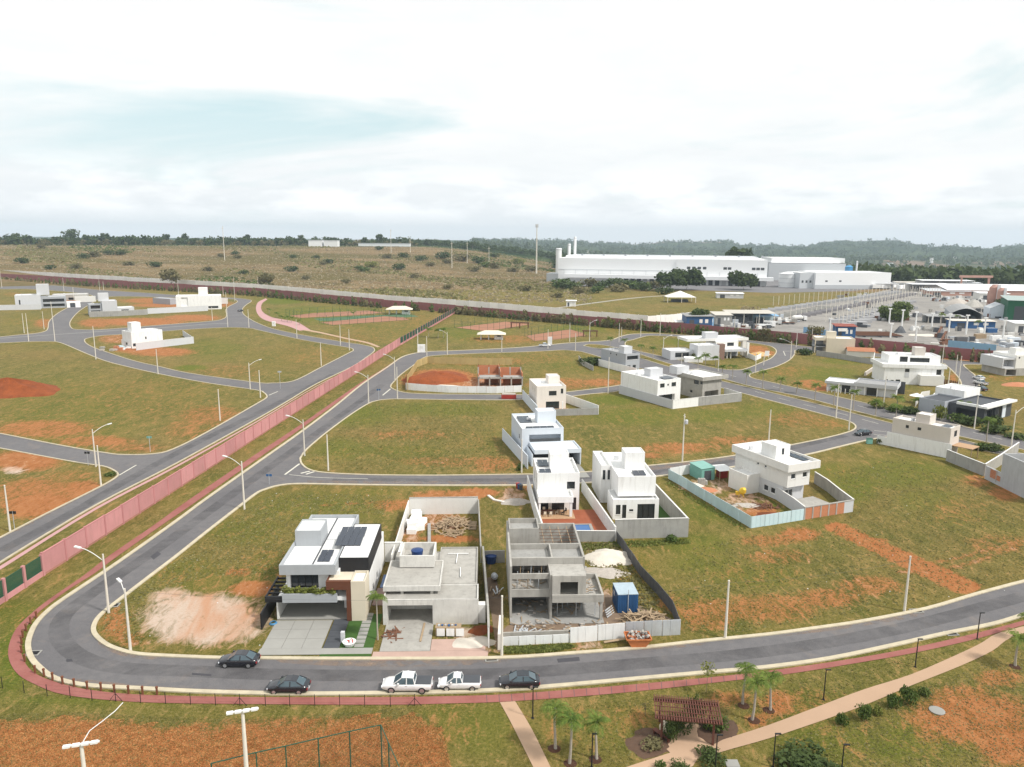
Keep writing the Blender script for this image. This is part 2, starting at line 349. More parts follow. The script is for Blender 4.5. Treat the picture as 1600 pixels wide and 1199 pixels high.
def scrub_mat():
    m, t, b = newmat('dry_scrub'); p = coords(t, 'World')
    mpn = N(t, 'ShaderNodeMapping'); mpn.inputs['Scale'].default_value = (.42, 1, 1); L(t, p, mpn.inputs[0])
    n0 = noise(t, mpn.outputs[0], .011, 5, .6, .6); n1 = noise(t, mpn.outputs[0], .04, 6, .65, .5); n2 = noise(t, p, .25, 5, .7)
    c = mixc(t, ramp(t, n1, [(.3, (0, 0, 0)), (.7, (1, 1, 1))]), A(140, 116, 82, .6), A(178, 154, 116, .6))
    c = mixc(t, ramp(t, n0, [(.44, (0, 0, 0)), (.58, (.9, .9, .9))]), c, A(122, 112, 68, .6))
    c = mixc(t, ramp(t, n2, [(.3, (.7, .7, .7)), (.5, (0, 0, 0))]), c, A(88, 82, 52, .62))
    L(t, c, b.inputs['Base Color']); b.inputs['Roughness'].default_value = 1; b.inputs['Specular IOR Level'].default_value = .05; bump(t, b, n2, .8, 1.0); return m
scrubm = scrub_mat()
def forest_mat():
    m, t, b = newmat('far_wooded_hills'); p = coords(t, 'World')
    mpn = N(t, 'ShaderNodeMapping'); mpn.inputs['Scale'].default_value = (.5, .22, 1); L(t, p, mpn.inputs[0])
    n0 = noise(t, mpn.outputs[0], .0022, 4, .55, .4); n1 = noise(t, p, .009, 6, .7, .5); n2 = noise(t, p, .045, 4, .7)
    c = mixc(t, ramp(t, n1, [(.35, (0, 0, 0)), (.65, (1, 1, 1))]), (.012, .026, .012), (.085, .11, .045))
    c = mixc(t, ramp(t, n2, [(.3, (.6, .6, .6)), (.5, (0, 0, 0))]), c, (.008, .016, .01))
    c = mixc(t, ramp(t, n0, [(.61, (0, 0, 0)), (.63, (.75, .75, .75))]), c, (.26, .18, .13))
    L(t, c, b.inputs['Base Color']); b.inputs['Roughness'].default_value = 1; b.inputs['Specular IOR Level'].default_value = 0; return m
forestm = forest_mat()
def yard_mat():
    m, t, b = newmat('yard_crushed_stone'); p = coords(t, 'World')
    c = mixc(t, ramp(t, noise(t, p, .06, 6, .65, .5), [(.3, (0, 0, 0)), (.7, (1, 1, 1))]), A(150, 146, 142, .6), A(190, 184, 176, .6)); c = mixc(t, ramp(t, noise(t, p, .35, 4), [(.5, (0, 0, 0)), (.75, (.6, .6, .6))]), c, A(132, 122, 112, .6))
    L(t, c, b.inputs['Base Color']); b.inputs['Roughness'].default_value = .95; return m
yardm = yard_mat()
def leaf_mat(name, c0, c1, c2):
    m, t, b = newmat(name); p = coords(t, 'World'); oi = N(t, 'ShaderNodeObjectInfo')
    n = noise(t, p, 1.1, 3, .6); n2 = noise(t, p, 7, 2, .6)
    c = mixc(t, ramp(t, n, [(.3, (0, 0, 0)), (.7, (1, 1, 1))]), c0, c1); c = mixc(t, ramp(t, n2, [(.55, (0, 0, 0)), (.8, (.8, .8, .8))]), c, c2)
    c = mixc(t, math_(t, 'MULTIPLY', oi.outputs['Random'], .35), c, c2)
    L(t, c, b.inputs['Base Color']); b.inputs['Roughness'].default_value = .7; b.inputs['Specular IOR Level'].default_value = .2
    tr = N(t, 'ShaderNodeBsdfTranslucent'); L(t, c, tr.inputs[0]); mx = N(t, 'ShaderNodeMixShader'); mx.inputs[0].default_value = .25
    L(t, b.outputs[0], mx.inputs[1]); L(t, tr.outputs[0], mx.inputs[2]); L(t, mx.outputs[0], t.nodes['Material Output'].inputs[0]); return m
leafd = leaf_mat('leaf_dark', (.028, .05, .014), (.07, .105, .028), (.12, .15, .045))
rankg = leaf_mat('rank_grass_blade', (.10, .14, .03), (.20, .24, .06), (.30, .30, .10))
leafg = leaf_mat('leaf_green', (.04, .075, .015), (.10, .15, .035), (.17, .20, .06))
leafy = leaf_mat('leaf_yellow_green', (.10, .13, .025), (.22, .24, .05), (.30, .28, .09))
palmm = leaf_mat('palm_leaf', (.05, .10, .018), (.15, .22, .035), (.26, .30, .07))
leafdry = leaf_mat('leaf_dry_scrub', (.085, .085, .03), (.17, .155, .065), (.28, .235, .13))
turf = leaf_mat('turf_blade', (.15, .16, .05), (.24, .22, .09), (.36, .31, .17))
straw = leaf_mat('straw', (.24, .195, .12), (.36, .30, .19), (.44, .37, .26))
plaster = M('patchy_plaster', (.60, .585, .55), .9, .30, .5, .7, staincol=(.34, .33, .31))
rustgrass = leaf_mat('rust_grass', (.44, .18, .06), (.66, .35, .14), (.70, .48, .26))
bark = M('bark', (.20, .16, .12), .95, .3, 4)
palmbark = M('palm_bark', (.36, .32, .27), .95, .3, 6)
soilm = M('red_soil', A(168, 96, 56, .6), .95, .3, .8)
soild = M('dark_red_soil', A(172, 92, 48, .60), .95, .55, .35, fine=.6)
# ------------------------------------------------------------------ ground sheets
def inpoly(X, Y, poly):
    r = np.zeros(X.shape, bool); n = len(poly); j = n-1
    for i in range(n):
        xi, yi = poly[i][0], poly[i][1]; xj, yj = poly[j][0], poly[j][1]
        c = ((yi > Y) != (yj > Y)) & (X < (xj-xi)*(Y-yi)/(yj-yi+1e-12)+xi); r ^= c; j = i
    return r
def terrain_z(X, Y):
    D = np.hypot(X, Y); az = np.degrees(np.arctan2(X, Y))
    def ss(a, b, v): t = np.clip((v-a)/(b-a), 0, 1); return t*t*(3-2*t)
    wl = 1-ss(-7, 13, az)                                           # left: plateau climbs to the wood
    left = 30*ss(820, 1600, D)-8*ss(1700, 2600, D)
    valley = -34*ss(900, 1500, D)-26*ss(1500, 2600, D)+40*ss(3000, 5600, D)
    hills = 62*ss(4200, 6800, D)*(.62+.38*np.sin(az*.55+.3)+.22*np.sin(az*1.7+1)+.10*np.sin(az*4.1))
    hills = hills*.8+20*ss(4500, 6500, D)*np.exp(-((az-24.5)/3.2)**2)
    ridge = (13*np.sin(D/235+1.6*np.sin(np.radians(az)*9))+7*np.sin(D/120+az*.35))*ss(1300, 1900, D)*(1-ss(5200, 6400, D))
    right = valley+hills*.92+ridge
    bump_ = (6*np.sin(X*.0031+1.3)*np.sin(Y*.0043)+3*np.sin(X*.011)*np.sin(Y*.009+2))*ss(1500, 3000, D)
    return wl*left+(1-wl)*right+bump_
# tinted patches, measured on the photograph: (x, y, half width, half height, soil, gravel, turf)
PATCH = [
 (322,965,112,46,.35,1.0,0),(270,935,40,20,0,.9,0),(330,990,70,20,.3,.9,0),(395,920,40,14,.8,.2,0),(372,895,22,8,.6,0,0),(180,975,25,30,.5,0,0),(205,1000,25,12,.5,.3,0),
 (120,1165,200,45,.75,0,0),(330,1175,190,50,.7,0,0),(560,1165,110,45,.7,0,0),(660,1170,45,50,.6,0,0),(60,1145,90,22,.7,0,0),(470,1135,160,16,.5,0,0),
 (700,1130,60,40,.15,0,.3),(760,1140,60,50,0,0,.4),(160,1095,180,10,0,0,.5),(20,1030,25,60,0,0,.8),(30,960,60,25,.15,0,.5),
 (90,960,40,10,.2,0,.3),(900,1140,120,40,.12,0,.25),(990,1120,60,30,.2,0,0),(1250,1100,90,30,.25,0,.2),(1140,1090,40,14,.45,0,0),(1215,1100,25,22,.7,.1,0),(1185,1125,25,14,.6,0,0),
 (1520,1120,110,45,.72,0,0),(1580,1160,60,40,.8,0,0),(1500,1085,60,16,.5,0,0),(1560,1060,40,16,.5,0,0),(1450,1150,80,40,.1,0,.55),(1300,1160,100,40,.1,0,.4),(1400,1170,40,20,0,0,.6),(1270,1010,60,10,.3,0,.2),
 (1060,950,60,25,.3,0,.2),(1110,960,60,28,.45,0,0),(1200,950,90,25,.45,0,0),(1290,935,60,18,.5,.1,0),(1360,915,60,18,.45,.1,0),(1180,900,90,20,.15,0,.35),(1100,880,60,20,0,0,.4),
 *[(1306+t*200, 824+t*92, 17+7*t, 7+3*t, 1.7, 0, 0) for t in np.linspace(0, 1, 13)],(1512,917,22,6,1.6,0,0),(1375,845,12,5,.8,0,0),*[(1590-t*200, 845+20*math.sin(t*2.2)+t*22, 12, 2.2, .5, .3, 0) for t in np.linspace(0, 1, 22)],*[(1590-t*180, 853+22*math.sin(t*2.2)+t*24, 12, 2.2, .5, .3, 0) for t in np.linspace(0, 1, 22)],*[(500+t*240, 790-t*14, 10, 1.6, .45, .1, 0) for t in np.linspace(0, 1, 22)],(1250,835,35,12,.75,.2,0),(1200,845,50,10,.45,.1,0),(1215,870,60,14,.35,.1,0),
 (1560,850,60,18,.3,.1,0),(1500,800,70,25,.15,0,.2),(1180,800,60,20,.0,0,.5),(1100,800,50,20,.0,0,.5),(1090,850,60,20,.0,0,.5),(1570,770,30,16,.55,.1,0),(1530,750,30,12,.45,.1,0),(1400,740,90,26,0,0,.6),(1330,760,50,30,.05,0,.7),(1450,780,60,20,.0,0,.5),(1300,735,40,14,.1,0,.6),
 (1060,700,70,10,.5,.1,0),(1010,712,40,6,.5,.1,0),(1150,690,60,10,.4,.1,0),(1240,655,50,14,.3,.05,.1),(1200,640,50,14,.05,0,.5),(1000,650,90,16,.05,0,.6),(960,625,50,10,0,0,.7),(1110,650,60,12,.0,0,.55),(1290,663,30,10,.3,0,.2),
 (640,680,80,9,.3,.1,.1),(700,722,90,9,.3,.15,0),(620,705,80,10,.1,0,.35),(560,650,70,18,0,0,.6),(690,640,100,12,0,0,.55),(530,700,40,20,0,0,.55),(770,725,40,14,.45,.1,0),(760,690,40,20,.1,0,.2),
 (500,790,110,28,.05,0,.45),(380,830,70,25,.1,0,.4),(700,775,70,10,.6,.1,0),(745,770,40,8,.9,.1,0),(620,790,40,10,.5,.1,0),(560,770,60,8,.1,0,.4),(430,880,60,30,.2,0,.2),(300,900,60,30,.15,0,.35),
 (930,570,90,16,.1,0,.45),(880,600,60,10,.45,.1,0),(940,598,40,7,.55,.1,0),(985,590,14,8,.9,0,0),(840,560,60,8,.2,0,.3),(760,565,80,8,.35,0,.2),
 (100,640,120,60,.12,0,.35),(230,620,120,40,.15,0,.2),(70,670,90,16,.55,.1,0),(150,690,70,10,.55,.1,0),(210,700,50,8,.4,.1,0),(300,670,50,20,.3,0,.1),(330,650,60,20,.4,0,0),
 (40,720,60,18,.85,.15,0),(60,770,80,28,.55,.05,.15),(70,790,80,24,.8,0,0),(130,765,40,16,.7,0,0),(20,735,20,8,.3,.9,0),(110,745,50,12,.3,0,.25),
 (250,550,60,8,.7,.15,0),(215,545,40,7,.85,.2,0),(180,530,30,8,.55,.3,0),(330,545,60,20,.0,0,.4),(430,560,60,20,.05,0,.2),(480,555,60,20,.15,0,.1),(300,575,30,5,0,0,.9),(360,580,60,12,.2,0,0),
 (220,503,80,7,.75,.1,0),(300,497,50,6,.7,.1,0),(150,505,30,8,.6,.1,0),(40,500,40,10,.15,0,.5),(70,505,20,8,.5,0,0),(90,472,30,5,.8,.1,0),(20,460,20,4,.3,0,.5),(240,470,60,5,.6,0,.2),(260,477,60,4,.7,0,0),(340,475,25,6,.6,.1,0),
 (500,490,90,16,.05,0,.65),(600,515,80,14,.15,0,.3),(440,470,40,6,0,0,.9),(560,530,60,10,.2,0,.2),(650,500,50,14,.2,0,.3),(790,530,70,8,.35,0,.3),(740,520,60,14,.05,0,.6),(900,515,60,8,.05,0,.6),(980,515,40,8,.2,0,.4),
 (470,735,20,10,0,0,.7),(1230,580,40,12,.25,0,.4),(1290,585,60,14,.05,0,.75),(1320,565,50,6,.05,0,.6),(1100,515,80,4,.5,0,0),(1200,533,60,4,.6,0,0),(1400,552,80,4,.7,0,0),(1500,563,50,4,.8,0,0),(1290,607,25,5,.95,0,0),(1265,600,30,8,.5,0,.2),
 (1060,535,40,6,.05,0,.7),(1180,545,25,6,.6,0,.1),(1190,552,20,6,.9,.1,0),(1570,590,30,8,.3,0,.4),(1530,580,20,6,.2,0,.5),(1465,632,18,6,.7,.1,0),(1475,575,8,10,.2,0,.5),(1490,590,8,8,.6,.1,0),
 (860,560,40,6,0,0,.3),(690,592,62,17,1,.1,0),(765,600,50,12,.7,.5,0),(650,598,20,10,.9,0,0),(910,855,40,10,.2,.3,.3),(950,870,35,22,.1,.55,.2),(990,890,30,30,.2,.1,.45),(900,940,110,30,.45,.6,0),(960,965,70,14,.35,.6,0),(850,1008,40,8,.2,.1,.6),(920,1008,30,8,.4,.6,0),(700,1015,90,12,.6,.8,0),(640,1005,40,10,.7,.5,0),(730,990,30,14,.4,.8,0),
 (690,815,45,18,.6,.5,0),(640,835,20,20,.5,.4,0),(700,842,50,6,1,0,0),(1105,760,50,16,.35,.55,0),(1160,785,50,18,.4,.55,0),(1190,800,30,10,.8,.2,0),(800,775,25,14,.5,.6,0),(820,760,12,8,.5,.3,0)]
def make_ground():
    xs = np.concatenate([np.linspace(-340, -125, 60)[:-1], np.arange(-125, 150.01, 1.0), np.linspace(150, 420, 70)[1:]])
    ys = np.concatenate([np.linspace(-60, 50, 20)[:-1], np.arange(50, 240.01, 1.0), np.linspace(240, 700, 240)[1:]])
    X, Y = np.meshgrid(xs, ys); T = np.zeros(X.shape+(3,))
    for (px, py, hx, hy, r, g, b) in PATCH:
        c = P(px, py); ex = P(px+hx, py)-c; ey = (P(px, py-hy)-P(px, py+hy))/2
        a = np.linalg.solve(np.array([[ex[0], ey[0]], [ex[1], ey[1]]]), np.stack([(X-c[0]).ravel(), (Y-c[1]).ravel()]))
        q = np.sqrt(a[0]**2+a[1]**2).reshape(X.shape); w = np.clip((1.25-q)/.75, 0, 1); w = w*w*(3-2*w)
        for k, v in enumerate((r, g, b)):
            if v: T[..., k] = np.maximum(T[..., k], w*v)
    V = np.stack([X.ravel(), Y.ravel(), np.zeros(X.size)], 1); ny, nx = X.shape; i = (np.arange(ny-1)[:, None]*nx+np.arange(nx-1)[None]).ravel()
    me = npmesh('ground', V, np.stack([i, i+1, i+nx+1, i+nx], 1), groundm, T.reshape(-1, 3).astype(np.float32))
    tag(link('ground', me), kind='structure')
make_ground()
def make_terrain():
    ds = np.concatenate([np.linspace(0, 600, 8)[:-1], np.linspace(600, 1800, 60)[:-1], np.geomspace(1800, 7600, 66)]); az = np.radians(np.linspace(-75, 75, 241))
    Dg, Ag = np.meshgrid(ds, az, indexing='ij'); X = Dg*np.sin(Ag); Y = Dg*np.cos(Ag)-80; Z = terrain_z(X, Y)-.03
    n = len(az); i = (np.arange(len(ds)-1)[:, None]*n+np.arange(n-1)[None]).ravel()
    me = npmesh('terrain', np.stack([X.ravel(), Y.ravel(), Z.ravel()], 1), np.stack([i, i+1, i+n+1, i+n], 1), scrubm, smooth_=True)
    me.materials.append(forestm)
    fd = Dg[:-1, :-1].ravel(); fa = np.degrees(Ag[:-1, :-1]).ravel()
    me.polygons.foreach_set('material_index', ((fd > 1560) | ((fa > 7) & (fd > 1000))).astype(np.int32))
    tag(link('terrain', me), kind='structure')
make_terrain()

# ------------------------------------------------------------------ roads (outlines measured on the photograph, laid on the ground)
outerA = [(1660,940),(1600,961),(1550,976),(1475,991),(1400,1008),(1300,1029),(1200,1043),(1100,1052),(1000,1061),(900,1070),(800,1078),(700,1082),(600,1084),(500,1085),(400,1084),(300,1081),(225,1077),(150,1073),(112,1068),(82,1059),(62,1044),(49,1029),(44,1011),(47,994),(57,974),(75,955),(100,936),(160,896),(212,860),(275,815),(325,778),(400,725),(475,672),(525,634),(567,600),(607,573),(625,560),(641,554),(666,550),(720,548),(800,544),(850,540),(880,537),(917,534.5),(939,533.5),(957,531),(969,526.5),(983,523),(1000,522),(1031,522),(1099,526),(1171,532.6),(1219,537),(1252,541),(1340,550),(1465,561.5),(1521,565.5),(1554,568.4),(1640,575)]
innerA = [(1660,895),(1600,909),(1525,929),(1450,951),(1350,971),(1275,982),(1200,992),(1100,1002),(1000,1013),(900,1021),(800,1028),(700,1030),(587,1030),(500,1030),(400,1029),(337,1028.5),(250,1025),(212,1022),(187,1016),(167,1008),(151,995),(146,984),(150,971),(160,959),(180,943),(237,899),(275,870),(325,830),(370,795),(400,772),(415,765),(437,759),(467,756.5),(525,757.5),(650,759),(800,759),(880,757),(960,752),(1030,744.5),(1100,736),(1180,725),(1260,711),(1310,699),(1357,688),(1390,683)]
blockB = [(469,717),(472,726),(485,735),(512,739.5),(575,742.5),(675,743.5),(800,742),(860,741),(930,737),(1005,729),(1075,722),(1150,712),(1230,697),(1280,687),(1314,679),(1332,673),(1337,668),(1334,663),(1324,658),(1307,653.5),(1260,641),(1200,625.5),(1154,613.5),(1100,600),(1065,592),(1020,597),(970,611),(920,616.5),(875,621.5),(800,625.5),(700,625),(625,624),(600,625),(588,627),(576,631),(550,647),(512,675),(480,702)]
blockC = [(611,602),(612,607),(630,613.5),(667,616),(775,617),(830,617),(875,614),(920,609),(970,602),(1010,592),(1030,584),(1000,576),(960,565),(930,556),(916,552),(905,549.5),(880,547.5),(850,549),(800,551),(725,553.5),(675,556.5),(660,560.5),(645,572),(625,587)]
median = [(911.6,540.6),(922,538.3),(950,541),(990,551),(1040,567),(1085,580),(1128,592),(1177,605),(1260,622.5),(1335,642.5),(1394,657),(1450,670),(1502,683),(1578,699),(1640,712),(1640,716),(1568,704),(1502,688),(1393,662),(1335,647),(1260,627.8),(1200,613),(1128,596),(1085,584.5),(1040,572),(990,557),(950,547),(925,543.5)]
blockE = [(979,533.5),(990,531),(1004,527),(1018,525),(1060,526.5),(1099,529),(1150,534),(1171,536),(1198,540),(1209,544),(1213,550.5),(1205,560),(1188,567.5),(1170,575),(1154,578.5),(1125,577),(1087,569),(1036,557.5),(990,547),(977,539)]
blockF = [(1242,548),(1241,554.6),(1233,563.5),(1216,572),(1202,576.6),(1178,583),(1171,586.5),(1176,591.5),(1205,598),(1260,610),(1280,614),(1357,631.5),(1404,641.5),(1430,641.5),(1459,635),(1480,624),(1497,612),(1502,603),(1500,594),(1492,584),(1480,573),(1467,567),(1400,561),(1340,555),(1270,548)]
blockR = [(1506,572.5),(1510,570),(1552,571.5),(1640,579),(1640,695),(1600,687.5),(1521,671),(1497,663),(1484,652),(1499,644),(1510,635),(1519,624),(1526,612),(1530,602),(1524,588),(1516,581)]
lotsD = [(1394,683),(1450,690),(1500,697),(1560,710),(1640,729)]     # kerb in front of the beige house, avenue side
# asphalt outline east of the pink wall: between outerA and innerA, with the grass blocks standing on it
right_zone = outerA[:-1]+[(1640,575),(1640,729)]+lotsD[::-1][1:]+innerA[::-1]
L1r = [(-60,922),(0,880),(150,790),(275,725),(400,656),(445,630),(495,600),(551,573),(575,557),(584,550),(585,546),(580,542.5),(562,538.5),(547,536.5),(504,529.5),(457,521),(423,513),(400,504),(388,497),(380,490.5),(379,483),(385,476.5),(392,472),(392,469.5),(385,468),(367,466),(324,464),(269,461),(220,457.5),(155,453.5),(103,448),(41,443),(0,441),(-60,438)]
blockS = [(-60,872),(0,841),(75,802),(155,762),(180,747.5),(184,741),(175,734),(160,729),(125,724),(75,715),(0,701),(-60,691)]
blockH = [(-60,667),(0,678),(100,697.5),(160,707.5),(190,711),(237,710),(270,702.5),(325,675),(400,632),(415,623),(417,619),(412,614),(400,610),(325,599),(250,585),(175,567.5),(140,555),(105,540),(92,535.5),(80,534),(41,534.5),(0,536.5),(-60,539)]
blockJ = [(132,533),(135,529.5),(158,525),(190,523),(262,517.6),(296,515),(357,512),(392,513.5),(405,516.5),(461,529),(504,537),(535,542),(549,544.6),(552,548),(545,552),(505,572.5),(470,591),(450,597.5),(425,599),(400,598),(296,583.7),(247,572.7),(220,567),(192,559),(148,544),(135,537)]
blockK = [(109,508),(110,502.5),(117,493),(126,485),(137,478),(150,470),(165,464.5),(200,463.5),(269,465.5),(326,467.5),(362,467.6),(370,470),(370,473),(358,479),(353,484.6),(354,493),(350,498),(332,502),(262,507.5),(192,513),(151,515.5),(118,515),(111,512)]
blockM = [(-60,449),(0,452),(41,452),(102,456),(140,461),(143,464.5),(129,471),(118,475.7),(103,482.6),(88,491.5),(77,502.5),(75,513),(71,517.7),(58,521),(27,524),(0,526.6),(-60,530)]
left_zone = L1r+[(-60,872)]
def cl(pts, n=4):
    w = PL(pts); return smooth(w+[w[0]], n)[:-1]
def sheet(name, pts, z, mat): return tag(MB().poly(pts, z).build(name, mat), kind='structure')
road_r = sheet('road', smooth(PL(outerA[:-1]), 4)+PL([(1640,575),(1640,729)])+smooth(PL(lotsD[::-1][1:]), 4)+smooth(PL(innerA[::-1]), 4), .02, asphalt)
road_l = sheet('road', smooth(PL(L1r), 4)+smooth(PL(blockS), 4)[:1], .02, asphalt)
def kerb(pts, n=4, closed=False, w=.42): 
    q = cl(pts, n) if closed else smooth(PL(pts), n)
    return tag(MB().strip(q, w, 0, .15, closed).build('kerb', kerbm), kind='structure')
kerb(outerA, 4, w=.6); kerb(innerA, 4, w=.55); kerb(L1r, 4, w=.4); kerb(lotsD, 4)
# grass blocks that the streets run round: raised verges with kerbs, tinted like the ground
def block(pts, closed=True):
    q = cl(pts); b = MB().poly(q, .06).mesh('verge', groundm)
    c = np.mean([p[:2] for p in q], 0)
    bm = bmesh.new(); bm.from_mesh(b)
    for _ in range(5):                                     # refine so the soil / turf tint follows the same survey as the ground
        bmesh.ops.subdivide_edges(bm, edges=[e for e in bm.edges if e.calc_length() > 2.4], cuts=1, use_grid_fill=False)
        bmesh.ops.triangulate(bm, faces=bm.faces[:])
    bm.to_mesh(b); bm.free()
    co = np.zeros(len(b.vertices)*3, np.float32); b.vertices.foreach_get('co', co); co = co.reshape(-1, 3); T = np.zeros((len(co), 4), np.float32); T[:, 3] = 1
    for (px, py, hx, hy, r, g, bb) in PATCH:
        ce = P(px, py); ex = P(px+hx, py)-ce; ey = (P(px, py-hy)-P(px, py+hy))/2
        a = np.linalg.solve(np.array([[ex[0], ey[0]], [ex[1], ey[1]]]), (co[:, :2]-ce[:2]).T); qd = np.sqrt(a[0]**2+a[1]**2); w = np.clip((1.25-qd)/.75, 0, 1); w = w*w*(3-2*w)
        for k, v in enumerate((r, g, bb)):
            if v: T[:, k] = np.maximum(T[:, k], w*v)
    at = b.color_attributes.new('tint', 'FLOAT_COLOR', 'POINT'); at.data.foreach_set('color', T.ravel())
    tag(link('verge', b), kind='structure'); tag(MB().strip(q, .38, 0, .15, True).build('kerb', kerbm), kind='structure')
for bl in (blockB, blockC, median, blockE, blockF, blockR, blockS, blockH, blockJ, blockK, blockM): block(bl)
# road furniture in paint and concrete
def ribbon(name, pts, w, z, mat, n=4, h=.004): return tag(MB().strip(smooth(PL(pts), n) if n else PL(pts), w, z-h, z).build(name, mat), kind='structure')
ribbon('drain_strip', [(-20,530),(0,529),(95,522.5),(190,516),(262,511.5),(325,506.5),(357,505.5)], 1.3, .032, pave)
paintm = M('worn_road_paint', (.55, .53, .46), .9, .3, 1.5)
ribbon('centre_line', [(452,742),(500,746.5),(575,748.5)], .18, .028, paintm); ribbon('stop_line', [(468,725),(445,742)], .4, .028, paintm, 0)
ribbon('stop_line', [(610,608),(598,618)], .4, .028, paintm, 0); ribbon('stop_line', [(186,743),(213,727)], .3, .028, paintm, 0); ribbon('stop_line', [(420,618),(434,612)], .3, .028, paintm, 0)
for q in ([(484,736.5),(470,740)],[(492,737),(478,741.5)]): ribbon('stop_lettering', q, .5, .028, paintm, 0)
for x0, y0, x1, y1 in [(1180,612,1195,616),(1215,622,1235,627),(1255,632,1275,637),(1347,655.5,1373,662.5),(1308,645,1325,649.5),(1140,586,1150,589),(1176,597,1190,600),(1208,604,1224,608),(1340,634,1355,638),(1384,645,1400,649),(1520,676,1540,680),(1550,683,1566,687),(1420,653,1440,658)]: ribbon('lane_dash', [(x0,y0),(x1,y1)], .16, .028, paintm, 0)
for q in ([(1224,549),(1227,556)],[(1225,549),(1237,549)]): ribbon('junction_mark', q, .3, .028, paintm, 0)
for a, b, c_ in [((1366,673),(1392,676),.2),((1365,679),(1388,681),.2)]: ribbon('junction_mark', [a, b], c_, .028, paintm, 0)
for off in (0,): pass
0 and ribbon('wheel_track', [(1600,930),(1500,958),(1400,980),(1200,1014),(1000,1033),(800,1048),(600,1052),(420,1050),(300,1045),(200,1040),(150,1030),(112,1010),(100,985),(115,955),(170,915),(260,850),(380,765),(500,678),(600,603)], 1.1, .0245, tyremark, 6)
0 and ribbon('wheel_track', [(1600,938),(1500,966),(1400,987),(1200,1021),(1000,1040),(800,1056),(600,1060),(420,1058),(300,1053),(190,1049),(130,1037),(95,1015),(84,988),(98,957),(155,915),(250,846),(370,763),(490,677),(595,600)], .5, .0245, tyremark, 6)
# repairs, washes of red dust and worn strips on the asphalt
dustm = overlay('road_dust', A(196, 168, 146, .62), .42, .70, .5, .7); wornm = overlay('worn_wheel_path', A(90, 89, 93, .62), .3, .75, .18, .4); patchm = M('asphalt_repair', A(88, 87, 92, .62), .9, .2, 1)
def wash(name, pts, z, mat): sheet(name, smooth(PL(pts), 3), z, mat)
for k, q in enumerate([[(430,1031),(600,1032),(775,1031),(780,1036),(700,1041),(600,1042),(500,1040),(440,1036)],[(960,1012),(1040,1006),(1100,1002),(1100,1008),(1040,1014),(970,1018)],[(150,992),(170,1010),(215,1023),(250,1027),(240,1031),(190,1025),(155,1010)],[(480,756),(600,758),(790,758),(790,753),(600,752),(480,751)],[(1000,731),(1150,714),(1150,718),(1020,735),(980,737)],[(186,741),(176,752),(100,792),(30,829),(20,824),(110,778)],[(345,1088),(330,1084),(150,1076),(90,1064),(110,1060),(240,1073),(400,1078)],[(1210,996),(1400,962),(1440,956),(1430,965),(1300,986)]]): wash('road_dust', q, .0255+.0004*k, dustm)
for k, q in enumerate([[(1600,932),(1400,984),(1200,1018),(1000,1037),(800,1052),(600,1056),(420,1054),(300,1049),(200,1045),(140,1033),(105,1012),(92,986),(106,956),(165,913),(260,848),(375,764),(495,677),(598,601)],[(0,862),(110,803),(200,750),(300,696),(420,637),(520,585)],[(520,749),(800,750.5),(1000,740),(1150,719),(1320,681)]]):
    sheet('worn_wheel_path', [np.array([*p_, 0]) for p_ in (lambda c: [a for a, _ in c]+[b_ for _, b_ in c[::-1]])((lambda s_: [((s_[i][:2]+nn*1.1), (s_[i][:2]-nn*1.1)) for i in range(len(s_)) for nn in [(lambda d: np.array([-d[1], d[0]])/np.linalg.norm(d))((s_[min(i+1, len(s_)-1)]-s_[max(i-1, 0)])[:2])]])(smooth(PL(q), 4)))], .0235, wornm)
for q in [[(103,1031),(112,1030),(114,1034),(104,1035)],[(300,1052),(330,1054),(330,1057),(300,1055)],[(870,1030),(905,1027),(906,1033),(872,1036)],[(235,870),(246,862),(252,866),(240,875)]]: sheet('asphalt_repair', PL(q), .029, patchm)
# paths
def band(name, a, b, z, mat, n=4, kind='structure'):
    A_, B_ = smooth(PL(a), n), smooth(PL(b), n); return tag(MB().poly(A_+B_[::-1], z).build(name, mat), kind=kind)
pin = [(1640,958),(1600,970),(1525,990),(1425,1013),(1325,1031),(1215,1047),(1140,1056),(975,1071.5),(800,1085),(700,1088.5),(600,1090),(400,1090),(275,1088),(200,1085),(150,1080),(112,1073),(80,1064),(57,1054),(41,1039),(32.5,1016),(35,991),(54,964),(80,942),(110,920),(147,897),(182,871),(250,823),(300,789),(400,719),(475,667),(562,604),(600,579),(622,563)]
pout = [(1640,965),(1600,977),(1525,999),(1425,1021.5),(1325,1039),(1230,1054),(1146,1064),(975,1083),(800,1096.5),(700,1100),(600,1102),(400,1101),(250,1099),(175,1095),(125,1090),(87,1083),(57,1071),(30,1056),(15,1034),(14,1009),(27,981),(55,954),(77,937),(100,921),(132,899),(172,868),(242,820),(293,783),(394,714),(471,663),(559,601.5),(598,577),(620,562)]
band('cycle_path', pin, pout, .05, redpath)
for k in range(40):                                        # saw-cut joints across the painted path
    x = 760+k*19.5; 
    if x > 1150: break
    y0 = np.interp(x, [q[0] for q in pin][::-1][0:0] or [700,800,975,1140], [1088.5,1085,1071.5,1056]); y1 = np.interp(x, [700,800,975,1146], [1100,1096.5,1083,1064])
    ribbon('path_joint', [(x,y0),(x+1,y1)], .05, .056, tyremark, 0)
band('garden_path', [(1640,958+13),(1590,981.5),(1555,992),(1532,1006),(1500,1021.5),(1425,1054),(1350,1078),(1275,1106),(1200,1134),(1122,1159)], [(1640,978),(1580,997),(1550,1018),(1500,1041.5),(1425,1071.5),(1350,1103),(1275,1130),(1200,1155),(1140,1172),(1090,1187)], .055, pathtan)
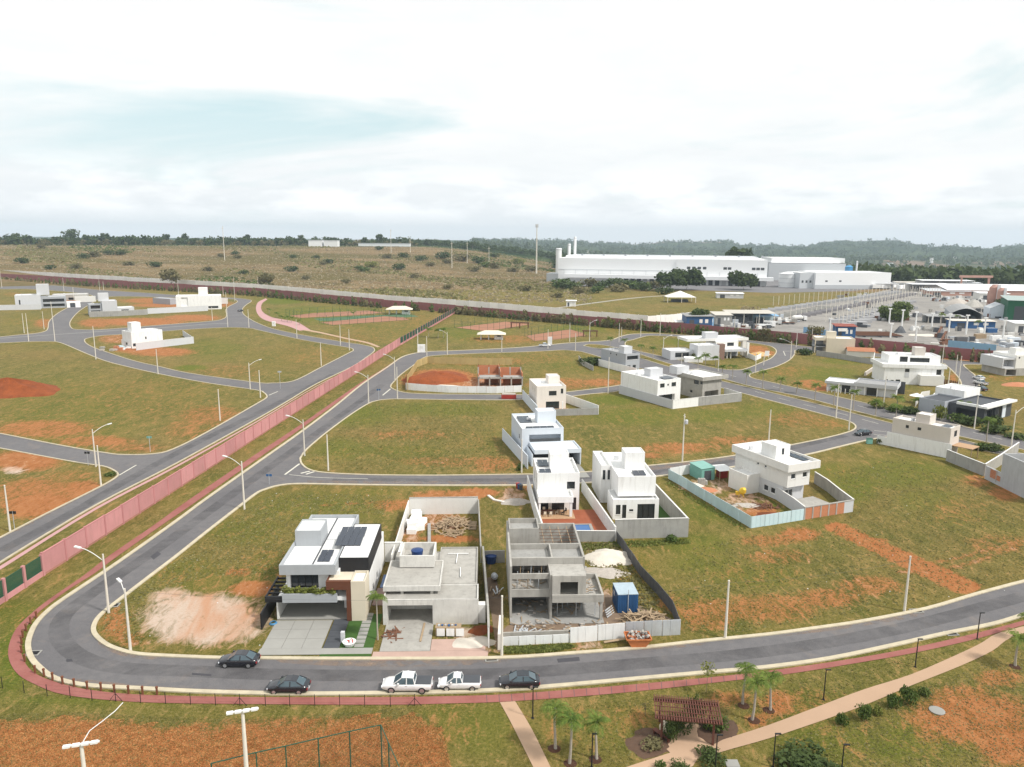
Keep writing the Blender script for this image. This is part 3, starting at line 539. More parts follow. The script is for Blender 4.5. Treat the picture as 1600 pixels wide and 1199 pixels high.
tag(MB().poly(PL([(1082,1129),(1050,1139),(1017,1146),(1047,1177),(980,1199),(930,1215),(1060,1225),(1082,1199),(1090,1186),(1124,1175),(1124,1157),(1109,1142)]), .051).build('garden_plaza', pathtan), kind='structure')
band('garden_path', [(781,1098),(800,1133),(833,1199),(850,1232)], [(805,1096.5),(831,1140),(860,1199),(876,1232)], .047, pathtan)
band('pink_pavement', [(-40,905),(0,885),(150,793),(275,728),(400,659),(495,603),(551,576)], [(-40,913),(0,891),(150,797),(275,731),(400,661),(495,604),(551,577)], .04, pathpink)
band('pink_plaza', [(415,466.5),(404,472),(400,480),(402,490),(411,499),(430,505),(450,510),(468,517)], [(418,468),(410,474),(408,482),(412,489),(425,496),(445,500),(465,504),(485,516)], .04, pathpink)
band('tan_verge_path', [(468,515.5),(500,521),(540,530),(570,536),(590,543)], [(485,516),(505,520),(545,529),(575,535),(594,542)], .045, pathtan)
for pts, m_ in [([(450,494),(490,489.5),(575,485.5),(600,489),(560,493),(470,497)],'clay'),([(501,504),(520,508),(640,500),(630,496),(600,494.5)],'clay'),([(712,512),(790,503),(830,507),(760,518)],'clay'),([(822,525),(890,515),(910,520),(915,525),(868,531),(835,533)],'clay')]:
    sheet('sports_court', PL(pts), .03, M('clay_court', A(190,136,108,.6), .95, .12, .2))
sheet('sports_court', PL([(490,498),(560,494),(640,491),(655,495),(560,501),(500,502)]), .026, M('green_court', A(96,130,92,.6), .9, .1, .2))
# works yard beyond the far wall and the warehouse apron
sheet('works_yard', PL([(1075,512),(1180,516),(1310,532),(1480,545),(1640,560),(1640,470),(1560,455),(1460,444),(1420,446),(1330,465),(1200,487),(1110,496)]), .02, yardm)
sheet('warehouse_apron', PL([(862,446),(1210,458),(1330,455),(1420,447),(1400,440),(1190,437),(870,436)]), .015, M('apron_asphalt', A(140,138,140,.62), .9, .1, .05))
ribbon('dirt_track', [(860,483),(925,474),(1000,465),(1080,460)], 4, .02, M('track_dust', A(186,180,168,.62), .95, .2, .1))
ribbon('dirt_track', [(-20,403),(30,401),(90,399),(190,396)], 8, .6, MC['track_dust'])
# water drains along the kerbs
for (x, y) in [(52,1021),(177,946),(1432,955),(1486,990),(768,1030)]:
    o = thing('drain_grate', {52:'iron drain grate in the gutter of the tight bend',177:'iron drain grate by the inside kerb of the bend',1432:'iron drain grate beside the far kerb near the right edge',1486:'iron drain grate in the near gutter at the right',768:'drain grate in the kerb in front of the building plots'}[x], 'drain', P(x, y, .02), 0.1)
    fr = MB(); fr.box(-.75,.75,-.55,-.42,0,.06); fr.box(-.75,.75,.42,.55,0,.06); fr.box(-.75,-.6,-.42,.42,0,.06); fr.box(.6,.75,-.42,.42,0,.06); fr.build('frame', pave, o)
    g = MB(); [g.box(-.6+k*.12, -.54+k*.12, -.42, .42, .0, .045) for k in range(10)]; g.box(-.6,.6,-.42,.42,-.02,.005); g.build('grate', black, o)
o = thing('manhole_cover', 'round pale manhole cover in the grass below the garden path', 'manhole', P(1464,1111,.02)); MB().lathe([(.75,0),(.75,.08),(.62,.1)], n=20).build('cover', pave, o)
o = thing('manhole_cover', 'square grey inspection cover near the bottom hedge', 'manhole', P(1144,1194,.02)); MB().box(-.6,.6,-.5,.5,0,.1).build('cover', pave, o)
# ------------------------------------------------------------------ building kit
class Bld:
    def __init__(s, name, label, cat, o, rot, group=None):
        s.rot = rot; s.root = thing(name, label, cat, (o[0], o[1], 0), rad(rot), group); s.o = np.array([o[0], o[1], 0.])
    @staticmethod
    def corner(F, R, Lf, z):
        f, r, l = P(*F, z), P(*R, z), P(*Lf, z); dr, dl = r-f, l-f; a1 = math.atan2(dr[1], dr[0]); a2 = math.atan2(dl[1], dl[0])-math.pi/2
        w1, w2 = np.linalg.norm(dr), np.linalg.norm(dl); a = (a1*w1+a2*w2)/(w1+w2); return f, math.degrees(a), float(w1), float(w2)
    def part(s, name, mat, fn, parent=None, label=None):
        m = MB(); fn(m); o = m.build(name, mat, parent or s.root)
        if label: o['label'] = label
        return o
    def box(s, name, x0, x1, y0, y1, z0, z1, mat, parent=None): return s.part(name, mat, lambda m: m.box(x0, x1, y0, y1, z0, z1), parent)
    def blk(s, x0, x1, y0, y1, z0, z1, mat, ops=(), par=.35, roof=None, name='wall', pt=.16, fr=None):
        m = MB(); sides = {'F': (x0, x1), 'B': (x0, x1), 'L': (y0, y1), 'R': (y0, y1)}
        def pt3(sd, u, d, z): return {'F': (u, y0+d, z), 'B': (u, y1-d, z), 'L': (x0+d, u, z), 'R': (x1-d, u, z)}[sd]
        wins = []
        for sd, (ua, ub) in sides.items():
            op = [o for o in ops if o[0] == sd]; us = sorted({ua, ub, *[o[1] for o in op], *[o[2] for o in op]}); zs = sorted({z0, z1, *[o[3] for o in op], *[o[4] for o in op]})
            for i in range(len(us)-1):
                for j in range(len(zs)-1):
                    uc, zc_ = (us[i]+us[i+1])/2, (zs[j]+zs[j+1])/2
                    if any(o[1] < uc < o[2] and o[3] < zc_ < o[4] for o in op): continue
                    m.quad(*[pt3(sd, u, 0, z) for u, z in ((us[i], zs[j]), (us[i+1], zs[j]), (us[i+1], zs[j+1]), (us[i], zs[j+1]))])
            for o in op:
                u0, u1, za, zb, k = o[1:6]; d = o[6] if len(o) > 6 else .16
                for q in (((u0, za), (u1, za)), ((u1, za), (u1, zb)), ((u1, zb), (u0, zb)), ((u0, zb), (u0, za))):
                    (a, b), (c, e) = q; m.quad(pt3(sd, a, 0, b), pt3(sd, c, 0, e), pt3(sd, c, d, e), pt3(sd, a, d, b))
                if k == 'v': m.quad(pt3(sd, u0, d, za), pt3(sd, u1, d, za), pt3(sd, u1, d, zb), pt3(sd, u0, d, zb))
                else: wins.append((sd, u0, u1, za, zb, k, d))
        zr = z1-par
        if par > 0:
            m.quad((x0, y0, z1), (x1, y0, z1), (x1, y0+pt, z1), (x0, y0+pt, z1)); m.quad((x0, y1-pt, z1), (x1, y1-pt, z1), (x1, y1, z1), (x0, y1, z1))
            m.quad((x0, y0+pt, z1), (x0+pt, y0+pt, z1), (x0+pt, y1-pt, z1), (x0, y1-pt, z1)); m.quad((x1-pt, y0+pt, z1), (x1, y0+pt, z1), (x1, y1-pt, z1), (x1-pt, y1-pt, z1))
            c = [(x0+pt, y0+pt), (x1-pt, y0+pt), (x1-pt, y1-pt), (x0+pt, y1-pt)]
            for i in range(4): a, b = c[i], c[(i+1) % 4]; m.quad((*a, zr), (*b, zr), (*b, z1), (*a, z1))
        m.quad((x0, y0, z0), (x1, y0, z0), (x1, y1, z0), (x0, y1, z0))
        w = m.build(name, mat, s.root)
        r = MB(); q = pt if par > 0 else 0; r.quad((x0+q, y0+q, zr), (x1-q, y0+q, zr), (x1-q, y1-q, zr), (x0+q, y1-q, zr)); r.build('roof', roof or roofw, s.root)
        if 35 < (x1-x0)*(y1-y0) < 320 and z1 > 5 and par > .2:
            ra, rb = x0+(x1-x0)*random.uniform(.2, .4), y0+(y1-y0)*random.uniform(.55, .8)
            MB().box(ra, ra+.9, rb, rb+.4, zr+.05, zr+.7).build('air_conditioner', lgrey, s.root); MB().tube([(ra+1.6, rb-.4, zr), (ra+1.6, rb-.4, zr+.7)], .06, 6).build('vent_pipe', white, s.root); MB().bar((x0+.4, rb-1, zr+.06), (x1-.4, rb-1, zr+.06), .1, .05).build('roof_seam', lgrey, s.root)
        for sd, u0, u1, za, zb, k, d in wins:
            g = MB(); g.quad(*[pt3(sd, u, d-.03, z) for u, z in ((u0, za), (u1, za), (u1, zb), (u0, zb))])
            f = MB(); t = min(.07, (u1-u0)*.12); e = d-.09
            def fb(ua, ub, zc0, zc1):
                p0 = pt3(sd, ua, e, zc0); p1 = pt3(sd, ub, d-.031, zc1); f.box(min(p0[0], p1[0]), max(p0[0], p1[0]), min(p0[1], p1[1]), max(p0[1], p1[1]), zc0, zc1)
            fb(u0, u1, za, za+t); fb(u0, u1, zb-t, zb); fb(u0, u0+t, za+t, zb-t); fb(u1-t, u1, za+t, zb-t)
            nm = max(0, int((u1-u0)/1.1)-(1 if u1-u0 < 2 else 0))
            for i in range(1, nm+1 if u1-u0 > 1.3 else 1):
                uc = u0+(u1-u0)*i/(nm+1); fb(uc-t/2, uc+t/2, za+t, zb-t)
            fo = f.build('window' if k == 'w' else 'door', fr or black, s.root)
            if k == 'w' and za-z0 > .5:
                p0 = pt3(sd, u0-.06, -.07, za-.07); p1 = pt3(sd, u1+.06, .0, za-.005); MB().box(min(p0[0], p1[0]), max(p0[0], p1[0]), min(p0[1], p1[1]), max(p0[1], p1[1]), za-.07, za-.005).build('sill', offwhite, fo)
            g.build('pane' if k == 'w' else 'leaf', glass if k in 'w' else (dgrey if k == 'd' else wood), fo)
        return w
    def tower(s, x0, x1, y0, y1, z0, z1, mat, lid=True, **k):
        s.blk(x0, x1, y0, y1, z0, z1, mat, par=.18, name='water_tank_tower', pt=.12, **k)
    def solar(s, x0, x1, y0, y1, z, nx=3, ny=2):
        for i in range(nx):
            for j in range(ny):
                a = x0+(x1-x0)*i/nx; b = x0+(x1-x0)*(i+1)/nx-.04; c = y0+(y1-y0)*j/ny; d = y0+(y1-y0)*(j+1)/ny-.04
                m = MB(); v = [(a, c, z+.08), (b, c, z+.08), (b, d, z+.3), (a, d, z+.3)]; m.quad(*v); m.quad(*[(q[0], q[1], q[2]-.05) for q in v[::-1]])
                for t in range(4): p, q = v[t], v[(t+1) % 4]; m.quad((p[0], p[1], p[2]-.05), (q[0], q[1], q[2]-.05), q, p)
                m.build('solar_panel', solar, s.root)
def wall(label, pts, h, mat, name='yard_wall', w=.16, cat='wall', z=0, cop=None, panels=0, group=None):
    """free-standing wall or hoarding along ground points (photo pixels or world points)"""
    q = [P(*p) if len(p) == 2 else np.asarray(p, float) for p in pts]; o = thing(name, label, cat, q[0], 0, group); q = [p-q[0] for p in q]
    if panels:
        for a, b in zip(q[:-1], q[1:]):
            n = max(1, round(float(np.linalg.norm(b-a))/panels)); d = (b-a)/n; t = d/np.linalg.norm(d); ang = math.atan2(t[1], t[0]); Lp = float(np.linalg.norm(d)); me = None
            for i in range(n):
                if me is None:
                    m = MB(); m.box(0.03, Lp-.03, -w/2, w/2, 0, h)
                    for k in range(int(Lp/.9)): m.box(.1+k*.9, .18+k*.9, -w/2-.03, w/2+.03, 0, h-.02)
                    me = m.mesh('panel', mat)
                po = link('panel', me, o); po.location = a+d*i+np.array([0, 0, random.uniform(-.05, .06)]); po.rotation_euler = (random.uniform(-.02, .02), 0, ang)
    else:
        MB().strip(q, w, z, h).build('wall', mat, o)
        if cop: MB().strip(q, w+.1, h, h+.06).build('coping', cop, o)
    return o
def tankobj(label, x, y, z, r=.75, h=1.0):
    o = thing('water_tank', label, 'tank', P(x, y, z)); MB().lathe([(r*.82, 0), (r, h*.85), (r, h*.9)], n=18).build('body', bluet, o); MB().lathe([(r*1.04, h*.9), (r*1.02, h*.98), (r*.4, h*1.12), (0.05, h*1.14)], n=18).build('lid', bluet, o); return o
def planks(o, n, rx, ry, h, mat=wood, lmin=.8, lmax=2.6, name='plank'):
    me = [MB().bar((-l/2, 0, 0), (l/2, 0, 0), .16, .05).mesh('plank', mat) for l in np.linspace(lmin, lmax, 5)]
    for i in range(n):
        r = math.sqrt(random.random()); t = random.random()*6.28; x, y = r*math.cos(t)*rx, r*math.sin(t)*ry
        p = link(name, random.choice(me), o); p.location = (x, y, .05+max(0, (1-r))*h*random.uniform(.3, 1)); p.rotation_euler = (random.uniform(-.2, .2), random.uniform(-.3, .3), random.uniform(0, 3.14))
def mound(name, label, cat, x, y, rx, ry, h, mat, seed=0, n=26, flat=1.5):
    r_ = np.random.default_rng(seed); o = thing(name, label, cat, P(x, y)); V = []; Fq = []; K = 9
    ph = r_.uniform(0, 6.28, 4)
    for k in range(K):
        q = k/(K-1)
        for j in range(n):
            t = 2*math.pi*j/n; e = 1+.14*math.sin(2*t+ph[0])+.09*math.sin(5*t+ph[1])+.05*math.sin(9*t+ph[2])
            z = h*(1-q**flat)*(1+.25*math.sin(3*t+ph[3]+q*4)*q)+(r_.uniform(-.06, .06)*h if 0 < k < K-1 else 0); V.append((q*rx*e*math.cos(t), q*ry*e*math.sin(t), max(z, 0) if k < K-1 else -.03))
    for k in range(K-1):
        for j in range(n): a = k*n+j; b = k*n+(j+1) % n; Fq.append((a, b, b+n, a+n))
    link('heap', npmesh('heap', V, Fq, mat, smooth_=True), o); return o

# ------------------------------------------------------------------ boundary walls
def pinkwall():
    pts = PL([(69,899),(400,688),(490,630),(625,540)]); o = thing('boundary_wall', 'long pink boundary wall of tall panels running between the two streets', 'wall', pts[0]); base = pts[0]
    d = pts[-1]-pts[0]; n = 48; Lt = float(np.linalg.norm(d)); ang = math.atan2(d[1], d[0]); Lp = Lt/n
    pm = MB(); pm.box(.16, Lp-.16, -.09, .09, 0, 3.25); pm = pm.mesh('panel', pinkw); qm = MB().box(-.16, .16, -.15, .15, 0, 3.42).mesh('post', pinkd); cm = MB().box(.16, Lp-.16, -.13, .13, 3.25, 3.36).mesh('coping', pinkd); sm_ = MB().box(.16, Lp-.16, -.1, .1, 0, .32).mesh('plinth', M('mud_splashed_pink', (.36,.17,.13), .95, .35, .8))
    for i in range(n+1):
        c = d*i/n
        jz = random.uniform(-.07, .05)
        for nm, me in (('panel', pm), ('post', qm), ('coping', cm), ('plinth', sm_)):
            if i == n and nm != 'post': continue
            x = link(nm, me, o); x.location = c+np.array([0, 0, jz if nm in ('panel', 'coping') else 0]); x.rotation_euler[2] = ang
    def grille(label, a, b, n, h=3.0):
        pa, pb = P(*a), P(*b); o = thing('grille_fence', label, 'fence', pa); d = pb-pa; Lp = float(np.linalg.norm(d))/n; ang = math.atan2(d[1], d[0])
        ps = MB().box(-.2, .2, -.2, .2, 0, h+.15).mesh('post', pinkw); bs = MB().box(.2, Lp-.2, -.1, .1, 0, .75).mesh('plinth', pinkw)
        g = MB(); g.box(.2, Lp-.2, -.03, .03, .8, .88); g.box(.2, Lp-.2, -.03, .03, h-.1, h-.02)
        for k in range(int((Lp-.4)/.14)): g.box(.24+k*.14, .31+k*.14, -.02, .02, .8, h)
        g = g.mesh('grille', greenf)
        for i in range(n+1):
            for nm, me in (('post', ps), ('plinth', bs), ('grille', g)):
                if i == n and nm != 'post': continue
                x = link(nm, me, o); x.location = d*i/n; x.rotation_euler[2] = ang
    grille('dark green grille fence on a pink plinth at the left edge', (68,899.5), (-60,985), 4)
    grille('green grille fence on pink plinth between the two sports grounds', (625,540), (715,487), 26, 3.4)
pinkwall()
def farwall(name, label, pts, htop, panel, mat, postmat, w=.2):
    q = [P(*p) for p in pts]; o = thing(name, label, 'wall', q[0]); hs = [HT(p[0], p[1], t) for p, t in zip(pts, htop)]
    for (a, b), (ha, hb) in zip(zip(q[:-1], q[1:]), zip(hs[:-1], hs[1:])):
        n = max(1, round(float(np.linalg.norm(b-a))/panel)); d = (b-a)/n; Lp = float(np.linalg.norm(d)); ang = math.atan2(d[1], d[0]); h = (ha+hb)/2
        me = MB().box(.2, Lp-.2, -w/2, w/2, 0, h).mesh('panel', mat); po = MB().box(-.2, .2, -w*.8, w*.8, 0, h+.12).mesh('post', postmat)
        for i in range(n):
            z = random.uniform(-.12, .1)
            for nm, m_ in (('panel', me), ('post', po)): x = link(nm, m_, o); x.location = a-q[0]+d*i+np.array([0, 0, z]); x.rotation_euler[2] = ang
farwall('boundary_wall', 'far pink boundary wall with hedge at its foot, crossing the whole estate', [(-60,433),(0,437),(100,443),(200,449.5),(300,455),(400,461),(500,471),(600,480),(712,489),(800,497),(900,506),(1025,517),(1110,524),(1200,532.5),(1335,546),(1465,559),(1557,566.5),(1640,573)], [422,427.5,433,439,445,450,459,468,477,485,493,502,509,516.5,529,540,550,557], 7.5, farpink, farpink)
whitewallm = M('white_precast_wall', (.86, .84, .82), .85, .14, .12, .3, staincol=(.4, .38, .36))
farwall('precast_wall', 'long pale precast wall running behind the far pink wall', [(-60,427),(0,431),(100,437),(200,443),(300,448.5),(400,455),(500,464),(600,474),(712,482),(800,489),(900,498),(1012,507),(1040,505),(1085,500)], [418,422,427,433,438,444,452,461,469,475,484,494,492,488], 6, whitewallm, whitewallm)
# ------------------------------------------------------------------ front row
# white two-storey house with charcoal box, brown portal and paved drive
b = Bld('house', 'white two-storey house with solar roof, charcoal box and brown portal', 'house', P(406.3,1015.7), 1.8); 
b.part('driveway', pave, lambda m: [m.box(.1+i*2.32, 2.38+i*2.32, .1+j*2.2, 2.26+j*2.2, 0, .09) for i in range(3) for j in range(3)])
b.part('garage_floor', pave, lambda m: m.box(.1, 9.1, 6.9, 12.6, 0, .16))
for k in range(5): b.box('paver', 7.2, 9.05, .1+k*1.35, 1.4+k*1.35, 0, .10, dgrey)
b.box('pavement', .0, 13.0, -1.25, .05, .02, .11, pave); b.box('verge_strip', 7.2, 13.0, -1.75, -1.27, .02, .12, M('lawn', (.045, .10, .02), .95, .3, 3)); b.box('lawn', 9.1, 13.0, .1, 8.2, .02, .06, M('lawn', (.045, .10, .02), .95, .3, 3))
for k in range(9): b.box('stepping_stone', 10.75, 11.85, .25+k*.92, 1.0+k*.92, .03, .11, pave)
b.box('garage_side_wall', .1, .3, 6.9, 12.6, .16, 2.7, offwhite)
b.blk(.3, 9.3, 12.5, 24.6, .1, 3.2, white, [('F',1.2,3.4,.2,2.3,'w'),('F',4.5,5.4,.2,2.3,'d')], par=.1)
b.box('slab', .35, 9.5, 6.7, 12.5, 2.72, 3.2, white)
b.blk(1.0, 7.7, 6.35, 7.4, 2.6, 3.75, coolgrey, par=.2, name='planter', roof=soilm)
b.blk(1.0, 7.6, 8.6, 24.6, 3.2, 5.7, white, [('F',1.5,5.0,3.35,5.45,'w',.5),('L',12,13.2,4.0,5.2,'w')], par=.0)
b.blk(.45, 7.4, 7.6, 25.0, 5.7, 7.0, coolgrey, par=.5, name='fascia', pt=.22)
b.blk(7.41, 11.2, 9.6, 21.2, 4.95, 7.05, black, par=.06, name='charcoal_box', pt=.1)
b.blk(7.9, 11.15, 9.7, 23.5, .1, 4.95, white, [('R',12.5,13.4,1.0,2.0,'w'),('R',16,17,1,2,'w'),('F',8.3,9.2,.2,2.4,'d')], par=0)
b.box('roof_gutter', 4.25, 4.40, 7.9, 24.6, 6.52, 6.62, dgrey)
b.blk(9.45, 11.2, 6.4, 9.55, .1, 5.35, cream, par=.3, name='cream_wall')
b.box('portal_beam', 6.4, 9.42, 6.38, 6.85, 4.25, 5.35, brown); b.box('portal_column', 8.85, 9.42, 6.38, 9.5, .1, 4.25, brown); b.box('canopy_roof', 6.6, 9.42, 6.87, 9.5, 4.6, 5.2, cream); b.box('canopy_side', 6.4, 6.59, 6.87, 9.5, 4.3, 5.3, brown)
b.tower(.75, 4.15, 14.6, 18.8, 6.4, 8.7, coolgrey)
b.solar(6.15, 9.6, 13.4, 19.4, 7.05, 4, 2); b.solar(4.7, 6.3, 9.6, 12.8, 6.5, 2, 2)
for k in range(6): b.box('pergola_beam', -1.1, .95, 6.8+k*1.05, 6.95+k*1.05, 3.0, 3.25, black)
b.box('pergola_beam', -1.2, -1.05, 6.6, 12.4, 3.0, 3.3, black); b.box('pergola_beam', -1.2, .95, 6.6, 6.75, 2.55, 3.25, black); b.box('gate', -1.25, -1.1, 4.6, 12.4, 0, 2.1, black)
b.box('pool', 11.6, 13.4, 15.5, 19.5, .02, .1, poolw); b.box('pool_terrace', 11.3, 13.6, 10.5, 15.3, .02, .12, M('pinkish_terrace', A(200,170,160,.62), .8, .1, 1))
wall('tall white side wall around the narrow pool beside the house', [tuple(b.o+np.array([13.2,10.5,0])),tuple(b.o+np.array([12.95,24.5,0])),tuple(b.o+np.array([10.4,24.4,0]))], 3.0, offwhite, cop=white)
pl = thing('planter_shrubs', 'leafy yellow-green plants in the white balcony planter', 'plants', tuple(b.o+np.array([4.1,7.0,3.62])))
B1 = b
# pale unfinished single-storey house, grey slab roof, blue tank
b = Bld('house_under_construction', 'unfinished pale rendered house with grey slab roof and open garage', 'house', P(598.8,977), 1.9)
b.blk(0, 11.7, 0, 4.2, 0, 3.35, plaster, [('F',.55,6.1,.02,2.6,'v',3.9)], par=.22, roof=conc)
b.blk(6.2, 11.5, 4.21, 15.8, 0, 3.45, conc, [('R',6,7.2,1,2.2,'w')], par=.2, roof=conc)
b.blk(0.1, 6.19, 4.21, 14.5, 0, 3.3, conc, par=.1, roof=conc)
b.blk(-.15, 6.95, 1.7, 9.4, 3.62, 4.3, plaster, par=.12, roof=conc, name='upper_slab')
for x in (2.0, 5.7): b.box('column', x, x+.35, 1.9, 2.25, 3.13, 3.62, conc)
b.box('upper_core', 1.2, 6.0, 4.4, 9.2, 3.2, 3.62, conc)
b.blk(1.3, 5.85, 7.2, 11.8, 4.3, 5.9, plaster, par=1.0, roof=conc, name='tank_parapet', pt=.22)
b.box('side_shed', 11.72, 12.6, .3, 1.3, 0, 2.4, offwhite)
for a, c_ in (((7.3,13.6),(10.2,13.6)),((8.6,10.5),(8.65,13.5)),((9.3,6.2),(9.2,9))): b.part('pipe', lampw, lambda m: m.bar((a[0],a[1],3.4),(c_[0],c_[1],3.4),.1,.1))
b.box('garage_slab', .4, 6.2, -6.2, 3.9, 0, .1, conc); b.box('dusty_apron', -.3, 12.9, -8.0, -6.25, .03, .09, M('pink_dusty_concrete', A(214,182,168,.62), .95, .2, .6)); b.box('dusty_apron', 6.25, 12.6, -6.2, -3.6, .03, .08, MC['pink_dusty_concrete']); B2 = b
tankobj('round blue water tank inside the parapet of the pale unfinished house', 652, 871, 4.95, .8, 1.1)
tankobj('round blue water tank on the ground beside the concrete shell', 767, 879, .05, .85, 1.2)
o2 = B2.o
def W2(x, y): c, s_ = math.cos(rad(1.9)), math.sin(rad(1.9)); return (o2[0]+x*c-y*s_, o2[1]+x*s_+y*c, 0)
wall('tall white panel wall closing the back of the plank-strewn plot', [W2(-.6,38),W2(11.2,38.3)], 3.0, offwhite, cop=conc)
for k in range(1,6): pass
wall('long rendered wall along the left of the plank-strewn plot', [W2(-.8,15),W2(-.7,37.9)], 2.6, offwhite); wall('long rendered wall along the right of the plank-strewn plot', [W2(11.9,18),W2(11.3,38.2)], 2.6, conc)
wall('thin rendered wall between the pale house and the concrete shell', [W2(13.0,-5.5),W2(12.9,0),W2(12.2,17.9)], 2.6, offwhite, cop=conc); wall('low grey back wall of the alley holding the blue tank', [W2(12.3,17.9),W2(15.4,18.1)], 1.9, conc)
o = thing('plank_pile', 'big heap of loose formwork planks behind the pale unfinished house', 'planks', W2(7.2,32)); planks(o, 170, 3.0, 4.4, 1.0)
o = thing('plank_stack', 'neat stack of boards beside the back wall', 'planks', W2(10.3,32.5))
for k in range(12): x = link('board', MC.setdefault('_bd', MB().box(-.1,.1,-1.8,1.8,0,.05).mesh('board', wood)), o); x.location = (-.5+(k % 6)*.22, 0, .05+.06*(k//6))
o = thing('foam_blocks', 'bright white stack of foam slabs along the left wall', 'foam', W2(.6,30))
for i,(x,y,z,r) in enumerate([(0,0,0,.0),(.1,2.3,0,.1),(.2,4.4,0,-.05),(0,6.4,0,0),(-.1,0.4,.9,.2),(.25,2.5,.9,-.1),(.9,1.5,0,.4),(1.0,3.6,0,-.3),(.1,4.8,.9,.1)]): x_ = link('foam_slab', MC.setdefault('_fs', MB().box(-.75,.75,-.95,.95,0,.85).mesh('foam_slab', M('foam_white', (.82,.82,.82), .9, .03, 2))), o); x_.location = (x,y,z); x_.rotation_euler[2] = r
o = thing('gutter_beam', 'dark grey beam lying across the plank-strewn plot', 'beam', W2(3.0,28)); MB().bar((0,5,.2),(1.0,-4,.2),.5,.3).build('beam', concd, o)
o = thing('rebar_bundle', 'dark rusty rebar bundle lying on the garage slab', 'rebar', W2(1.6,-2.6)); planks(o, 26, .9, 1.3, .25, rust, 1.2, 2.2, 'bar'); 
o = thing('timber_post', 'long brown timber leaning on the open garage slab', 'timber', W2(5.0,-2)); MB().bar((0,2.2,.12),(0,-2.2,.16),.22,.12).build('timber', wood, o)
o = thing('site_workbench', 'site workbench with white boards in front of the pale house', 'bench', W2(8.1,-2.6))
for k in range(3): MB().box(-1.3+k*1.15,-.35+k*1.15,-.45,-.38,.15,1.1).build('board', white, o)
MB().box(-1.5,1.6,-.4,.7,1.12,1.2).build('top', wood, o)
for x,y in ((-1.4,-.3),(1.5,-.3),(-1.4,.6),(1.5,.6)): MB().box(x-.05,x+.05,y-.05,y+.05,0,1.12).build('leg', wood, o)
for k in range(6): MB().box(-1.2+k*.4,-.95+k*.4,-.1+.1*(k%3),.25,1.2,1.35).build('tool', bluem if k % 2 else steel, o)
mound('sand_heap', 'pale sand heap at the roadside before the pale house', 'heap', 738, 1005, 2.6, 1.6, .5, sandm, 3); mound('soil_heap', 'small red soil heap by the dividing wall', 'heap', 752, 985, 1.6, 1.2, .5, soilm, 4)

# bare concrete shell
b = Bld('concrete_shell', 'bare grey concrete shell of a two-storey house with open bays', 'house', P(799,967), 2.2)
H3 = b; g = conc
b.box('ground_slab', -.2, 11.5, -1.5, 15, 0, .12, concd)
b.box('left_wall', -.2, .05, 0, 15.5, .12, 7.0, g); b.box('back_wall', .05, 9.6, 15.2, 15.45, .12, 6.6, g); b.box('right_wall', 9.35, 9.6, 3.6, 15.2, .12, 6.6, g)
b.box('spine_wall', 4.75, 5.0, 0, 9, .12, 6.1, g); b.box('cross_wall', .05, 4.75, 7.0, 7.2, .12, 3.0, g); b.box('cross_wall', 5.0, 9.35, 6.5, 6.7, .12, 3.0, g)
b.box('first_floor', .05, 9.35, 0.1, 15.2, 3.0, 3.4, g)
b.box('front_spandrel', .05, 4.75, .0, .25, 2.9, 3.9, g); b.box('upper_beam', .05, 9.2, 2.6, 2.9, 5.9, 6.95, g); b.box('upper_beam', .05, 4.75, .2, .45, 5.2, 5.9, g)
b.box('roof_slab', .05, 9.3, 2.9, 7.6, 5.85, 6.05, concd); b.box('upper_beam', .05, 9.35, 7.4, 7.65, 5.85, 6.8, g); b.box('partition', 5.2, 5.4, 2.9, 7.4, 6.05, 6.8, g)
b.box('upper_cross_wall', .05, 4.75, 6.8, 7.0, 3.4, 5.85, g)
b.blk(.06, 4.2, 11.2, 15.19, 3.4, 7.5, g, par=.7, roof=concd, name='stair_core')
for k in range(6): b.part('rebar_mat', rust, lambda m: [m.bar((4.3, 8.2+k*1.1, 6.3), (9.3, 8.2+k*1.1, 6.3), .05)])
for k in range(4): b.part('formwork_joist', wood, lambda m: [m.bar((4.8+k*1.2, 7.7, 6.2), (4.8+k*1.2, 15.1, 6.2), .08)])
b.part('box_front', g, lambda m: [m.box(5.0, 6.0, -.9, -.65, 3.4, 6.1), m.box(6.0, 8.2, -.9, -.65, 5.3, 6.1), m.box(8.2, 9.2, -.9, -.65, 3.4, 6.1), m.box(5.0,9.2,-.65,2.55,5.95,6.12), m.box(8.95,9.2,-.65,3.5,3.4,5.95), m.box(5.0,5.25,-.65,-.0,3.4,5.95)])
b.box('balcony_slab', 5.0, 11.3, -.95, 5.0, 2.75, 3.0, g); b.box('balcony_parapet', 5.0, 11.4, -1.2, -.95, 2.7, 3.7, g); b.box('balcony_parapet', 11.15, 11.4, -.95, 5.0, 2.7, 3.7, g); b.box('balcony_parapet', 9.25, 11.15, 4.75, 5.0, 3.0, 3.7, g)
b.box('pillar', 11.0, 11.35, -.9, -.5, .12, 2.75, g); b.box('pillar', 11.0, 11.35, 4.4, 4.8, .12, 2.75, g); b.box('pillar', 4.75, 5.05, -.55, -.02, .12, 6.1, g)
for i in range(9): b.part('scaffold_prop', wood if i % 2 else steel, lambda m: m.bar((.7+i*.45, 1.0+(i % 3)*1.6, 3.4), (.8+i*.45, 1.2+(i % 3)*1.6, 5.8), .09))
for i in range(7): b.part('scaffold_prop', steel, lambda m: m.bar((5.8+i*.8, .4+(i % 3)*1.4, .12), (5.8+i*.8, .4+(i % 3)*1.4, 2.75), .07))
def W3(x, y, z=0): c, s_ = math.cos(rad(2.2)), math.sin(rad(2.2)); return (H3.o[0]+x*c-y*s_, H3.o[1]+x*s_+y*c, z)
o = thing('site_container', 'blue steel site container beside the concrete shell', 'container', W3(13.6,1.0), rad(4))
